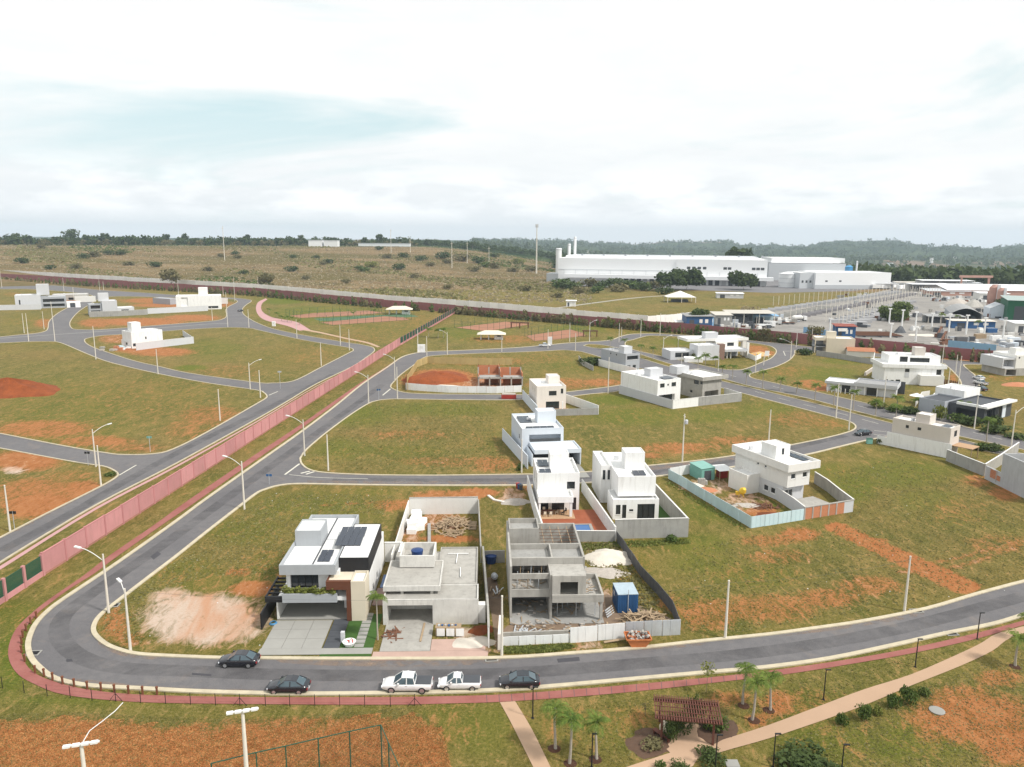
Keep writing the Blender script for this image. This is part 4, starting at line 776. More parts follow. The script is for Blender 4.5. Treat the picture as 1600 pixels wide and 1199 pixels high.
MB().box(0,2.6,0,3.3,.08,2.55).build('body', bluem, o); MB().box(-.03,2.63,-.03,3.33,2.55,2.62).build('roof', M('faded_blue_roof', (.36,.44,.5), .6, .25, 1), o)
for k in range(12): MB().box(.05+k*.21,.14+k*.21,-.05,0,.15,2.5).build('rib', bluem, o)
for k in range(14): MB().box(-.05,0,.1+k*.23,.2+k*.23,.15,2.5).build('rib', bluem, o)
MB().bar((1.3,-.08,.1),(1.3,-.08,3.3),.07).build('lock_rod', steel, o); MB().box(-.06,-.02,1.9,2.5,1.5,2.1).build('window', lgrey, o)
o = thing('plank_pile', 'loose heap of timber and boards beside the corrugated site fence', 'planks', W3(16.6,-1.6)); planks(o, 190, 3.0, 2.3, 2.0)
o = thing('board_stack', 'flat pale boards lying in front of the concrete shell', 'planks', W3(11.2,-3.6)); planks(o, 20, 1.7, .9, .25, wood, 1.6, 3)
o = thing('cement_bags', 'cluster of cement bags and scrap before the concrete shell', 'scrap', W3(7.0,-3.9))
for k in range(10): m = MB().box(-.3,.3,-.2,.2,0,.16).build('bag', random.choice([sandm,cream,wood]), o); m.location = (random.uniform(-.7,.7),random.uniform(-.5,.5),random.choice([0,.17,.34])); m.rotation_euler[2] = random.random()*3
o = thing('rebar_bundle', 'long grey rebar lying behind the white site fence', 'rebar', W3(1.6,-4.2)); planks(o, 24, 2.2, .6, .2, steel, 2, 4, 'bar')
o = thing('pallet_stack', 'leaning grey pallets beside the blue container', 'pallets', W3(12.5,.2)); 
for k in range(4): x = MB(); [x.box(-.6,.6,-.02+0*j,.04,.1+j*.28,.25+j*.28) for j in range(4)]; x = x.build('pallet', wood if k % 2 else steel, o); x.location = (k*.14,k*.2,0); x.rotation_euler = (-.4,0,.9)
mound('sand_heap', 'large pale sand heap behind the concrete shell', 'heap', 950, 873, 4.4, 2.7, 1.3, sandm, 5); mound('gravel_heap', 'flat grey gravel heap below the pale sand', 'heap', 945, 895, 3.6, 1.8, .45, rubble, 6)
mound('rubble_heap', 'grey rubble heap inside the ground floor bay', 'heap', 880, 938, 2.2, 1.3, .5, concd, 8)
for lb_, cx, cy, rx_, ry_, n_ in (('rubble and offcuts strewn over the ground floor of the concrete shell', 5.5, -2.6, 5.5, 1.6, 90), ('offcuts and debris in the ground floor bays of the concrete shell', 5.0, 2.5, 4.2, 2.0, 60), ('building debris on the upper floor of the concrete shell', 2.4, 3.2, 2.0, 2.2, 30), ('bricks and planks on the balcony of the concrete shell', 10.1, 2.2, .8, 1.8, 30)):
    z_ = 3.42 if 'upper' in lb_ else 3.02 if 'balcony' in lb_ else .13
    o = thing('site_debris', lb_, 'debris', W3(cx, cy, z_), rad(2)); mm = MB(); m3_ = MB(); m2_ = MB()
    for k in range(n_):
        x, y, s_, a_ = random.uniform(-rx_, rx_), random.uniform(-ry_, ry_), random.uniform(.06, .2), random.random()*3.1; t_ = random.random()
        if t_ < .4: mm.box(x-s_, x+s_, y-s_*.7, y+s_*.7, 0, s_)
        elif t_ < .75: m2_.bar((x, y, .05), (x+math.cos(a_)*s_*9, y+math.sin(a_)*s_*9, .08+s_*.5), .1, .04)
        else: m3_.box(x-s_*2, x+s_*2, y-s_, y+s_, 0, s_*.6)
    mm.build('rubble', rubble, o); m2_.build('offcuts', wood, o); m3_.build('bags', concd, o)
wall('low grey block wall behind the white site fence', [(785,1000),(888,996)], .95, conc, w=.2)
wall('white corrugated site fence in front of the concrete shell', [(784,1010),(836,1007),(890,1004)], 1.15, whitesheet, name='site_fence', cat='fence', w=.06, panels=2.2)
wall('bright white sheet panels in the middle of the site fence', [(890,1005),(976,998)], 2.0, whitesheet, name='site_fence', cat='fence', w=.06, panels=2.9)
wall('galvanised corrugated panels at the right of the site fence', [(976,996),(1063,992)], 2.0, steel, name='site_fence', cat='fence', w=.06, panels=2.4)
wall('dark hoarding running back from the site fence to the grey yard wall', [(1062,990),(1050,958),(1026,928),(1000,900),(985,877),(963,846)], 1.7, darksheet, name='hoarding', cat='fence', w=.05, panels=2.4)
o = thing('rubble_skip', 'rusty orange skip heaped with rubble by the site fence', 'skip', P(996,1008), rad(2))
m = MB(); bt = [(-.85,-.75,.12),(.85,-.75,.12),(.85,.75,.12),(-.85,.75,.12)]; tp = [(-1.45,-.95,1.15),(1.45,-.95,1.15),(1.45,.95,1.15),(-1.45,.95,1.15)]; m.quad(*bt)
for i in range(4): m.quad(bt[i], bt[(i+1) % 4], tp[(i+1) % 4], tp[i])
m.build('body', orange_m, o); m = MB(); [m.bar(tp[i], tp[(i+1) % 4], .12) for i in range(4)]; m.build('rim', orange_m, o)
for k in range(45): r_ = MB().box(-.16,.16,-.12,.12,-.1,.1).build('rubble_piece', random.choice([conc,rubble,concd,brick]), o); r_.location = (random.uniform(-1.2,1.2),random.uniform(-.8,.8),random.uniform(.95,1.45)); r_.rotation_euler = (random.random()*3,random.random()*3,random.random()*3)
o = thing('loose_board', 'long pale board leaning against the orange skip', 'board', P(962,1005)); MB().bar((-1.4,0,.1),(1.6,.3,.5),.4,.05).build('board', wood, o)
wall('rendered post and short wall beside the utility pole', [(781,1016),(783,985)], 2.0, pinkbeige, w=.5)
o = thing('scrap_pile', 'grey gas cylinder and scrap in the alley by the concrete shell', 'scrap', P(772,905)); c_ = MB().lathe([(.4,0),(.45,.1),(.45,1.2),(.2,1.4)], n=14).build('cylinder', steel, o); c_.rotation_euler = (1.2,.3,0); c_.location = (0,0,.5)
for k in range(8): x = MB().bar((0,0,0),(1.5,0,0),.14,.06).build('offcut', random.choice([wood,steel]), o); x.location = (random.uniform(-.5,.8),random.uniform(-6,-4),.1+.08*k); x.rotation_euler[2] = random.uniform(1,2)

tag(MB().poly(smooth(PL([(786,1001),(890,998),(976,993),(1056,986),(1045,966),(1010,950),(965,936),(945,930),(940,962),(860,972),(800,976),(786,985)]), 3), .03).build('bare_ground', M('dirty_site_ground', A(152,130,110,.62), .95, .4, .9)), kind='structure')
tag(MB().poly(smooth(PL([(755,905),(775,905),(786,960),(784,1010),(776,1015),(768,960)]), 3), .03).build('bare_ground', MC['dirty_site_ground']), kind='structure')
# ------------------------------------------------------------------ second row: two white houses
b = Bld('house', 'white two-storey house with back porch and blue pool', 'house', P(841.5,808), 3.0); H4 = b
b.blk(0, 7.4, 3.2, 12.6, 0, 6.8, white, [('F',5.2,6.6,3.9,5.2,'w'),('F',6.2,6.9,.05,2.3,'w'),('F',.6,2.0,.05,2.2,'w'),('F',2.6,4.8,.05,2.2,'w'),('L',5.0,5.6,4.2,5.6,'w'),('L',8.6,9.6,3.8,5.4,'w'),('R',5,6,4,5.2,'w')], par=.55)
b.blk(-.1, 5.9, -.4, 3.19, 2.65, 3.75, white, par=.45, name='porch_roof'); b.box('column', 5.3, 5.75, -.3, .1, .1, 2.65, white); b.box('column', 0, .3, -.3, 0, .1, 2.65, white)
b.tower(2.6, 6.0, 7.4, 10.6, 6.25, 9.0, white); b.solar(.5, 2.6, 4.0, 6.2, 6.4, 2, 1); b.solar(.6, 2.5, 8.6, 11.8, 6.4, 2, 1)
b.box('terrace', -.2, 6.2, -1.2, 3.1, 0, .1, deck); b.box('red_yard', 6.2, 11.0, -3.8, 3.1, 0, .07, redfloor); b.box('red_yard', -.2, 6.2, -3.8, -1.22, 0, .07, redfloor); b.box('red_yard', 8.52, 11.2, -9.8, -3.82, 0, .07, redfloor)
b.box('pool', 1.6, 8.0, -6.6, -4.2, .0, .13, poolw); b.part('pool_edge', pave, lambda m: [m.box(1.2,8.5,-4.18,-3.85,0,.2), m.box(8.02,8.5,-7.0,-4.19,0,.2)])
def W4(x, y, z=0): c, s_ = math.cos(rad(3)), math.sin(rad(3)); return (H4.o[0]+x*c-y*s_, H4.o[1]+x*s_+y*c, z)
o = thing('dining_set', 'wooden outdoor dining table with chairs under the white porch', 'table', W4(1.6,.9,.1)); MB().box(-.9,.9,-.45,.45,.7,.76).build('table_top', darkwood, o); [MB().box(x-.05,x+.05,y-.05,y+.05,0,.7).build('leg', darkwood, o) for x in (-.8,.8) for y in (-.35,.35)]
for i,(x,y,r) in enumerate([(-.5,-.95,0),(.5,-.95,0),(-.5,.95,3.14),(.5,.95,3.14),(1.6,0,1.57),(2.6,-.3,1.2),(3.1,.5,2)]):
    c_ = thing('patio_chair', ['pale patio chair at the near left of the dining table','pale patio chair at the near right of the dining table','pale patio chair at the far left of the dining table','pale patio chair at the far right of the dining table','patio chair at the right end of the dining table','dark patio chair standing apart near the porch column','dark patio chair by the back door of the porch'][i], 'chair', W4(1.6+x,.9+y,.1), r+rad(3), 'patio chairs'); mt = cream if i < 5 else black
    MB().box(-.22,.22,-.22,.22,.42,.47).build('seat', mt, c_); MB().box(-.22,.22,-.24,-.2,.47,.95).build('backrest', mt, c_); [MB().box(xx-.02,xx+.02,yy-.02,yy+.02,0,.42).build('leg', mt, c_) for xx in (-.2,.2) for yy in (-.2,.2)]
wall('white garden wall along the left of the porch house', [W4(-.3,-10.5),W4(-.55,-3.5),W4(-.9,14.5)], 2.7, white, cop=offwhite)
wall('white dividing wall between the two white houses', [W4(11.2,-11.1),W4(9.3,13)], 2.4, white, cop=offwhite)
wall('grey rendered back wall behind the blue pool', [W4(-.3,-10.6),W4(11.1,-11.2)], 1.8, concd, cop=offwhite)
b = Bld('house', 'white two-storey house with tall tank tower and black sliding doors', 'house', P(959,812), 3.5); H5 = b
b.blk(-.2, 7.7, 0, 5.2, 0, 3.55, white, [('F',.3,1.1,.9,2.6,'w'),('F',1.4,2.1,.2,2.6,'w'),('F',4.0,7.0,.1,2.7,'w'),('F',2.6,3.3,1.4,1.8,'w')], par=.4)
b.blk(.9, 7.4, 1.6, 16.5, 3.56, 7.1, white, par=.5); b.blk(-.9, .89, 8.2, 17.5, .05, 7.1, white, [('F',-.6,-.1,4.4,6.2,'w'),('F',.3,.75,4.4,6.2,'w')], par=.5); b.blk(.91, 7.3, 5.21, 16.4, 0, 3.55, white, [('L',6,7,.8,2.2,'w')], par=0)
b.tower(3.2, 6.7, 7.2, 10.6, 6.6, 9.7, white); b.solar(4.0, 6.2, 3.4, 5.6, 6.65, 2, 1)
def W5(x, y, z=0): c, s_ = math.cos(rad(3.5)), math.sin(rad(3.5)); return (H5.o[0]+x*c-y*s_, H5.o[1]+x*s_+y*c, z)
wall('tall grey rendered back wall of the tank-tower house', [W5(-1.5,-8.3),W5(10.4,-8.1)], 3.2, concd, cop=offwhite); wall('grey rendered right-hand wall of the tank-tower house', [W5(10.45,-8.0),W5(9.3,12.5)], 3.0, conc, cop=offwhite)
b.box('lawn', 7.8, 10.0, -7.8, 8, .02, .09, MC['lawn'])
mound('gravel_heap', 'grey gravel heap beside the white garden wall', 'heap', 806, 785, 3.0, 1.6, .7, rubble, 9); o = thing('waste_bins', 'dark bins and red crate at the corner of the cross street', 'bins', P(809,766))
for x, mt in ((0,redm),(.6,dgrey),(.3,bluem)): q = MB().lathe([(.3,0),(.38,.9),(.4,1)], n=10).build('bin', mt, o); q.location = (x,random.uniform(-1.5,1.2),0)
wall('low pink paver circle on bare soil by the cross street', [(763,775),(772,782),(790,786),(800,783)], .2, pinkbeige, name='paver_edge', w=.5)

# ------------------------------------------------------------------ middle: blue-white house and pinkish house
f, a, w, d = Bld.corner((815.6,670.3),(862,665.5),(796.5,648), 6.6)
b = Bld('house', 'pale blue two-storey house with deep open garage', 'house', f, 9); H16 = b
b.blk(0, 9.2, 0, 14.5, 0, 6.6, bluegrey, [('F',1.6,8.6,3.6,5.2,'v',1.6),('L',3,4,3.5,4.6,'w')], par=.5)
b.blk(1.6, 11.6, -6.5, -.01, 2.7, 3.6, bluegrey, par=.35, name='garage_roof'); b.box('garage_wall', 11.35, 11.6, -6.4, -.02, 0, 2.7, bluegrey); b.box('garage_wall', 1.0, 1.3, -6.4, -.02, 0, 2.7, bluegrey)
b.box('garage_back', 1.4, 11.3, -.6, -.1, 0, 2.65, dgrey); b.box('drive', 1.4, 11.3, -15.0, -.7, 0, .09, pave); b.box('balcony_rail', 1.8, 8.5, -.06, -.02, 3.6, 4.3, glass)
b.tower(4.6, 8.8, 6.2, 9.6, 6.05, 8.9, bluegrey); b.solar(.8, 3.6, 7, 12.5, 6.15, 2, 2); b.solar(1.2,7.5,1.2,2.6,6.15,4,1)
def W16(x, y, z=0): c, s_ = math.cos(rad(9)), math.sin(rad(9)); return (H16.o[0]+x*c-y*s_, H16.o[1]+x*s_+y*c, z)
wall('pale blue boundary wall beside the blue house', [W16(-2.0,15.5),W16(-.9,2),W16(-.1,-8)], 2.9, bluegrey)

f, a, w, d = Bld.corner((839,604),(875.5,600.5),(816.5,594), 6.6)
b = Bld('house', 'pinkish beige two-storey house behind the pale blue house', 'house', f, 9); H17 = b
b.blk(0, 8.3, 0, 12.0, 0, 6.6, pinkbeige, [('F',3.4,5.6,3.9,5.2,'w'),('F',6.8,7.5,4.4,5.8,'w'),('F',2.6,6.4,.1,2.2,'w'),('L',3,3.5,4.4,5.6,'w'),('L',6,6.5,4.4,5.6,'w')], par=.5); b.tower(4.5, 7.8, 6, 10, 6.1, 8.3, pinkbeige)
b.box('patio', 0, 9, -3.5, -.05, 0, .12, deck); b.box('lawn', -1.5, 15, -8, -3.6, .02, .1, MC['lawn']); b.box('column', 6.7, 7.0, -2.5, -2.2, 0, 2.6, white)
def W17(x, y, z=0): c, s_ = math.cos(rad(9)), math.sin(rad(9)); return (H17.o[0]+x*c-y*s_, H17.o[1]+x*s_+y*c, z)
wall('pale wall on the left of the pinkish house', [W17(-1.6,14),W17(-1.4,-8)], 2.9, bluegrey); wall('white wall stepping down right of the pinkish house', [W17(8.6,12),W17(13.5,-2),W17(15.5,-8.2)], 2.5, white, cop=offwhite); wall('low grey back wall of the pinkish house garden', [W17(-1.3,-8.2),W17(15.4,-8.4)], 1.9, concd)
# construction plot with yellow and white hoarding
wall('yellow sheet hoarding at the back of the excavated plot', [(636,611),(637,598),(652,574),(668,568),(727,570),(800,571)], 2.6, yellowsheet, name='hoarding', cat='fence', w=.06, panels=2.6)
wall('long white hoarding along the street in front of the excavated plot', [(634,609.5),(667,612),(700,614),(775,615),(815,613)], 2.2, whitesheet, name='hoarding', cat='fence', w=.06, panels=3)
mound('soil_heap', 'big red earth heap inside the yellow hoarding', 'heap', 683, 592, 10, 13, 2.4, soild, 11); mound('soil_heap', 'smaller red earth heap left of the brick walls', 'heap', 665, 598, 6, 5, 1.6, soild, 12); mound('sand_heap', 'pale sand spread along the white hoarding', 'heap', 690, 605, 7, 3, .6, sandm, 13)
b = Bld('brick_shell', 'unfinished red brick house shell behind the white hoarding', 'house', P(748,604), 4)
for i,(x0,x1,y0,y1,h,m_) in enumerate([(0,.25,0,14,3.2,brick),(0,7,13.8,14,4.6,brick),(7,7.25,0,14,4.8,brick),(7.3,14,9.5,9.75,4.6,brick),(14,14.25,0,9.75,4.2,brick),(2,6.5,5,5.2,3.2,brick),(8,13.5,4,4.2,3.0,brick)]): b.box('brick_wall', x0,x1,y0,y1,0,h,m_)
for x in (0,3.5,7,10.5,14): b.box('column', x-.2,x+.2,-.4,0,0,3.2,conc); b.box('column', x-.2,x+.2,6,6.4,0,5.2,conc)
b.box('lintel_beam', -.2, 14.3, -.4, -.1, 2.5, 3.0, conc); b.box('slab', 0.3, 6.9, .1, 4.9, 2.6, 2.85, concd); b.box('slab',8,13.9,.1,3.9,2.6,2.85,concd)
for i in range(16): b.part('rebar_starter', rust, lambda m: m.bar((3.5*(i % 5), 6.2, 5.2), (3.5*(i % 5)+random.uniform(-.2,.2), 6.2, 6.4), .05))
o = thing('waste_skip', 'red skip at the kerb below the white hoarding', 'skip', P(795,623)); MB().box(-2.2,2.2,-.9,.9,.1,1.3).build('body', redm, o); MB().box(-2,2,-.8,.8,1.3,1.5).build('load', rubble, o)
# ------------------------------------------------------------------ right side houses
f = P(1233,728,7.4); b = Bld('house', 'pale grey house with broad flat roof next to the blue-fenced building yard', 'house', f, 24.5); H6 = b
b.blk(.5, 5.8, .6, 14.5, 3.0, 6.1, offwhite, [('F',1.3,2.4,4.5,5.5,'w'),('F',4.1,5.2,4.5,5.5,'w'),('L',6,6.6,5.2,5.7,'w'),('L',8,8.6,5.2,5.7,'w')], par=0, fr=white)
b.blk(.5, 5.6, 1.6, 14.4, .0, 2.99, lgrey, [('F',1.0,3.0,.2,2.2,'w'),('L',3.4,4.6,.9,2.0,'w'),('L',5.2,6.4,.9,2.0,'w')], par=0, fr=white)
b.blk(-.1, 7.6, 0, 15.0, 6.1, 7.5, offwhite, par=.55, name='roof_fascia', pt=.25); b.tower(1.2, 4.6, 4.6, 8.4, 6.9, 9.7, white, ops=[('F',2.6,3.2,7.9,9.1,'w')])
b.solar(5.6, 7.1, 2.2, 9.5, 7.0, 1, 4); b.blk(-2.6, .48, 7.5, 12.5, 0, 3.7, offwhite, par=.4, name='annex'); b.box('slab', 1, 8, -6, 1.5, 0, .1, conc)
def WF(b, x, y, z=0): c, s_ = math.cos(rad(b.rot)), math.sin(rad(b.rot)); return (b.o[0]+x*c-y*s_, b.o[1]+x*s_+y*c, z)
o = thing('yard_wall', 'red brick back wall with concrete piers behind the pale grey house', 'wall', P(1256,812), rad(21.5))
for i in range(5):
    MB().box(.15+i*1.75, 1.75+i*1.75, -.07, .07, 0, 2.0).build('brick_panel', brick, o); MB().box(-.12+i*1.75, .15+i*1.75, -.12, .12, 0, 2.1).build('pier', conc, o)
MB().box(-.12, 10.9, -.13, .13, 2.1, 2.25).build('top_beam', conc, o); MB().box(8.75, 10.8, -.07, .07, 0, 2.1).build('rendered_panel', lgrey, o)
wall('grey rendered right-hand wall of the pale grey house', [(1332,800),(1310,783),(1292,768),(1272,755)], 2.3, conc, cop=offwhite)
wall('grey dividing wall with a strip of bare brick beside the building yard', [(1256,812),(1240,799),(1215,782),(1180,760),(1163,750)], 2.3, lgrey, cop=offwhite)
wall('pale blue sheet fence along the left of the building yard', [(1044,748),(1060,757),(1100,782),(1135,803),(1173,826)], 2.0, bluesheet, name='hoarding', cat='fence', w=.06, panels=3.2)
wall('pale blue sheet fence across the front of the building yard', [(1173,826),(1215,819),(1255,812.5)], 2.0, bluesheet, name='hoarding', cat='fence', w=.06, panels=2.6)
wall('white sheet fence at the street end of the building yard', [(1046,746),(1075,741),(1095,738)], 2.0, whitesheet, name='hoarding', cat='fence', w=.06, panels=2.6)
o = thing('site_hut', 'green tin site hut with white lean-to roof in the building yard', 'shed', P(1096,752), rad(20)); MB().box(0,3.0,0,4.2,0,2.5).build('body', teal, o); m = MB(); m.quad((-.15,-.15,2.5),(3.1,-.15,2.62),(3.1,4.3,2.75),(-.15,4.3,2.62)); m.build('roof', M('green_tin_roof',(.22,.42,.37),.6,.15,1), o)
m = MB(); m.quad((3.0,-1.6,2.15),(6.6,-1.6,2.05),(6.6,2.0,2.3),(3.0,2.0,2.4)); m.build('lean_to_roof', whitesheet, o); [MB().box(x,x+.1,y,y+.1,0,2.1).build('post', wood, o) for x in (3.2,6.4) for y in (-1.4,1.7)]; MB().box(4.6,6.3,.2,1.8,0,1.7).build('red_board', redm, o); MB().box(.6,2.2,-.03,.0,0,2.0).build('door', dgrey, o)
o = thing('concrete_mixer', 'yellow concrete mixer in the building yard', 'mixer', P(1157,776)); d_ = MB().lathe([(.25,0),(.62,.45),(.66,.9),(.35,1.5),(.3,1.55)], n=14).build('drum', yellowm, o); d_.rotation_euler = (.7,.3,0); d_.location = (0,0,.7); [MB().bar((x,y,0),(x*.4,y*.4,1.0),.08).build('leg', yellowm, o) for x in (-.5,.5) for y in (-.5,.5)]; MB().box(-.9,-.45,-.3,.3,.4,1.0).build('motor', yellowm, o)
o = thing('scrap_pile', 'rusty timber and steel scrap in the building yard', 'scrap', P(1196,793)); planks(o, 40, 2.4, 1.6, .7, rust, 1, 2.4)
o = thing('plank_pile', 'pale offcuts scattered in the middle of the building yard', 'planks', P(1140,790)); planks(o, 35, 3, 1.6, .35)
o = thing('block_stack', 'stack of grey concrete blocks beside the green hut', 'blocks', P(1098,757)); [MB().box(-.9+i*.45,-.5+i*.45,-.4,.4,.0+j*.4,.38+j*.4).build('block', conc, o) for i in range(4) for j in range(3 if i < 3 else 2)]
mound('brick_heap', 'low heap of red bricks in the building yard', 'heap', 1104, 766, 2.4, 1.4, .5, brick, 21); mound('sand_heap', 'pale sand heap in the building yard', 'heap', 1085, 760, 1.6, 1.6, .7, sandm, 22); mound('soil_heap', 'red dug soil at the front of the building yard', 'heap', 1205, 806, 3.0, 1.6, .5, soilm, 23); mound('gravel_heap', 'grey gravel spread in the building yard', 'heap', 1165, 790, 2.5, 1.4, .4, rubble, 24)
# beige corner house
f = P(1486.5,670.4,6.6); b = Bld('house', 'beige two-storey corner house with white lower wall by the avenue', 'house', f, 39); H7 = b
b.blk(0, 4.9, 0, 12.6, 0, 6.7, beige, [('F',1.9,3.4,4.4,5.8,'w'),('L',6.2,7.0,4.9,5.6,'w'),('L',8.9,9.6,4.9,5.6,'w')], par=.45); b.tower(1.0, 4.2, 5.0, 8.0, 6.25, 8.5, beige); b.solar(.7,4.2,1.2,2.6,6.3,2,1)
m_ = [(0,-4.6),(1,0)]
wall('tall white blank wall against the beige corner house', [WF(b,-.35,-.6),WF(b,-.35,13.4)], 3.3, white); wall('lower white wall at the garage end of the beige house', [WF(b,-.35,13.4),WF(b,-.35,15.6)], 1.9, white)
wall('mottled grey garden wall of the beige corner house', [(1478,720),(1505,731),(1537,744)], 2.5, concd, cop=white); wall('grey garden wall with exposed brick at the right of the beige garden', [(1537,744),(1562,728),(1590,708)], 2.5, conc, cop=white)
pa_, pb_ = P(1538,748), P(1622,790); dv_ = pb_-pa_; lv_ = float(np.linalg.norm(dv_)); o = thing('gable_wall', 'tall mottled grey wall with a bare red brick patch at the right edge', 'wall', pa_, math.atan2(dv_[1], dv_[0]))
rw_ = M('rough_grey_render', (.40,.41,.425), .9, .22, .5, .5, staincol=(.28,.27,.26)); MB().box(0,4.6,0,.3,0,2.7).build('low_wall', rw_, o); MB().box(4.6,lv_,0,.3,0,6.6).build('tall_wall', rw_, o); MB().box(lv_-.3,lv_,.3,9,0,6.6).build('return_wall', rw_, o); MB().box(4.6,4.9,.3,8,0,6.6).build('return_wall', rw_, o)
for i_ in range(6):
    for j_ in range(5 if i_ < 4 else 3): MB().box(1.6+i_*.52,2.08+i_*.52,-.05,-.004,.9+j_*.34,1.2+j_*.34).build('bare_brick', brick, o)
MB().box(3.4,3.6,-.09,-.005,.4,2.7).build('concrete_stud', conc, o)
b.box('patio_roof', 1.2, 5.2, -4.2, -.05, 2.55, 2.7, deck); [b.box('post', x, x+.15, -4.1, -3.95, 0, 2.55, wood) for x in (1.3, 5.0)]
# twin houses: white and raw grey
f = P(1028,595,7.0); b = Bld('house', 'tall white house with blank pale side wall, left of a pair', 'house', f, 29.5); H8 = b
b.blk(0, 8.7, 0, 17.2, 0, 7.0, white, [('F',.9,2.6,4.8,6.0,'w'),('F',3.6,4.2,5.2,5.7,'w'),('F',5.2,6.9,4.8,6.0,'w'),('F',.5,6.6,.1,2.6,'w',1.2)], par=.45); b.tower(3.4, 8.2, 7.5, 10.4, 6.55, 8.9, lgrey); b.solar(4.2,8.0,2.0,5.0,6.7,4,1)
wall('long pale grey side wall of the white twin house', [WF(b,-.2,17.6),WF(b,-.2,-6.8)], 2.6, lgrey); wall('bright white front garden wall of the white twin house', [WF(b,-.2,-6.9),WF(b,8.9,-7.4)], 2.6, white, cop=offwhite)
f = P(1100.5,591,6.8); b2 = Bld('house', 'raw grey concrete house with flat slab roof, right of a pair', 'house', f, 29.5); b = b2
b.blk(.3, 7.8, .8, 12, 0, 5.9, conc, [('L',2.5,4.5,4.3,5.6,'w'),('L',.9,1.9,4.6,5.6,'w'),('F',1.2,6.8,.1,2.5,'v',3.0),('L',5,6,1.4,2.2,'w')], par=0); b.blk(-.6, 9.8, 0, 12.6, 5.9, 7.0, conc, par=.4, name='roof_slab', pt=.25); b.tower(-2.6, 2.2, 9.0, 12.4, 6.6, 9.0, lgrey)
wall('raw grey front wall of the concrete twin house', [WF(H8,8.95,-7.4),WF(b,9.2,-6.2)], 2.6, concd, cop=offwhite); wall('white right-hand wall of the concrete twin house', [WF(b,9.2,-6.2),WF(b,10.4,2.0)], 2.6, white)
# grey house at the roundabout
f = P(978,553.6,6.4); b = Bld('house', 'dark grey two-storey house with white yard wall near the roundabout', 'house', f, 28); H9 = b
b.blk(0, 6.2, 0, 15.5, 0, 6.4, mgrey, [('L',5.5,6.1,5.0,5.7,'w'),('L',9,9.6,5.0,5.7,'w'),('F',.6,5.6,4.2,5.6,'w',.6),('F',.6,2.2,.3,2.2,'w'),('F',3.2,4.6,.3,2.2,'w')], par=.4, roof=roofg); b.tower(1.4, 5.0, 3.0, 6.2, 6.0, 8.6, lgrey)
wall('white yard wall in front of the dark grey house', [WF(b,-1.5,15),WF(b,-1.6,-8.5)], 2.7, white); wall('low grey curved wall behind the dark grey house', [(904,563),(910,571),(927,580)], 1.9, conc)
# modern white villa with three stepped volumes
b = Bld('villa', 'modern white villa of stepped boxes with brown stone pier', 'house', P(1123,563), 12); H10 = b
b.blk(-9.2, 0, 0, 7.5, 0, 6.0, lgrey, par=.4); b.box('stone_pier', .02, 2.6, .4, 2.5, 0, 6.3, M('brown_stone',(.22,.14,.11),.8,.3,2)); b.blk(-19, -9.22, 3.5, 12, 0, 3.6, lgrey, [('F',-17,-11,.9,2.9,'w',.8)], par=.4)
b.blk(2.62, 13.5, 2.0, 10, 2.9, 3.9, lgrey, par=.3, name='carport_roof'); b.blk(3.0, 13, 9, 18, 0, 6.2, offwhite, [('F',8,11,4.2,5.6,'w')], par=0); b.blk(-9, 18, 10, 20, 6.21, 7.3, offwhite, par=.4, name='roof_slab'); b.tower(-.5, 5.0, 11.5, 15, 6.9, 9.6, lgrey)
b.box('garage_door', 8.4, 12.6, 8.7, 8.9, .1, 2.8, mgrey); [b.box('fin', 3.4+k*1.6, 3.7+k*1.6, 3.0, 3.6, 0, 2.9, offwhite) for k in range(3)]; b.box('column', 15.6, 17.2, 10.2, 11.8, 0, 6.2, offwhite); b.box('column', 13.8, 14.6, 3, 4, 0, 6.2, offwhite)
o = thing('planter_wall', 'white planter box in front of the modern villa', 'planter', P(1083,565), rad(-8)); MB().box(-3.5,3.5,-2.5,2.5,0,1.6).build('box', white, o); wall('white low wall on the left of the modern villa', [(1037,556),(1060,559),(1069,553)], 1.8, white)
wall('white low wall by the villa drive', [(1160,556),(1180,564),(1189,560)], 2.0, white); mound('sand_heap', 'orange sand heap on the plot right of the villa', 'heap', 1187, 555, 5, 4, 1.4, M('ochre_sand',(.55,.36,.18),.95,.2,1), 31); o = thing('site_sign', 'small white site board at the bend', 'sign', P(1198,560)); MB().box(-.9,.9,-.05,.05,1,3).build('board', white, o); [MB().box(x-.06,x+.06,-.06,.06,0,1).build('post', postm, o) for x in (-.7,.7)]
o = thing('material_stack', 'heap of stacked materials behind the villa drive wall', 'materials', P(1177,557)); [MB().box(-.6,.6,-.5,.5,0,.8).build('pallet_load', random.choice([cream,offwhite,brick]), o) for k in range(1)]
for k in range(7): q = MB().box(-.8,.8,-.7,.7,0,random.uniform(.5,1.2)).build('pallet_load', random.choice([cream,yellowm,offwhite,brick]), o); q.location = (random.uniform(-5,4),random.uniform(-2,4),0)
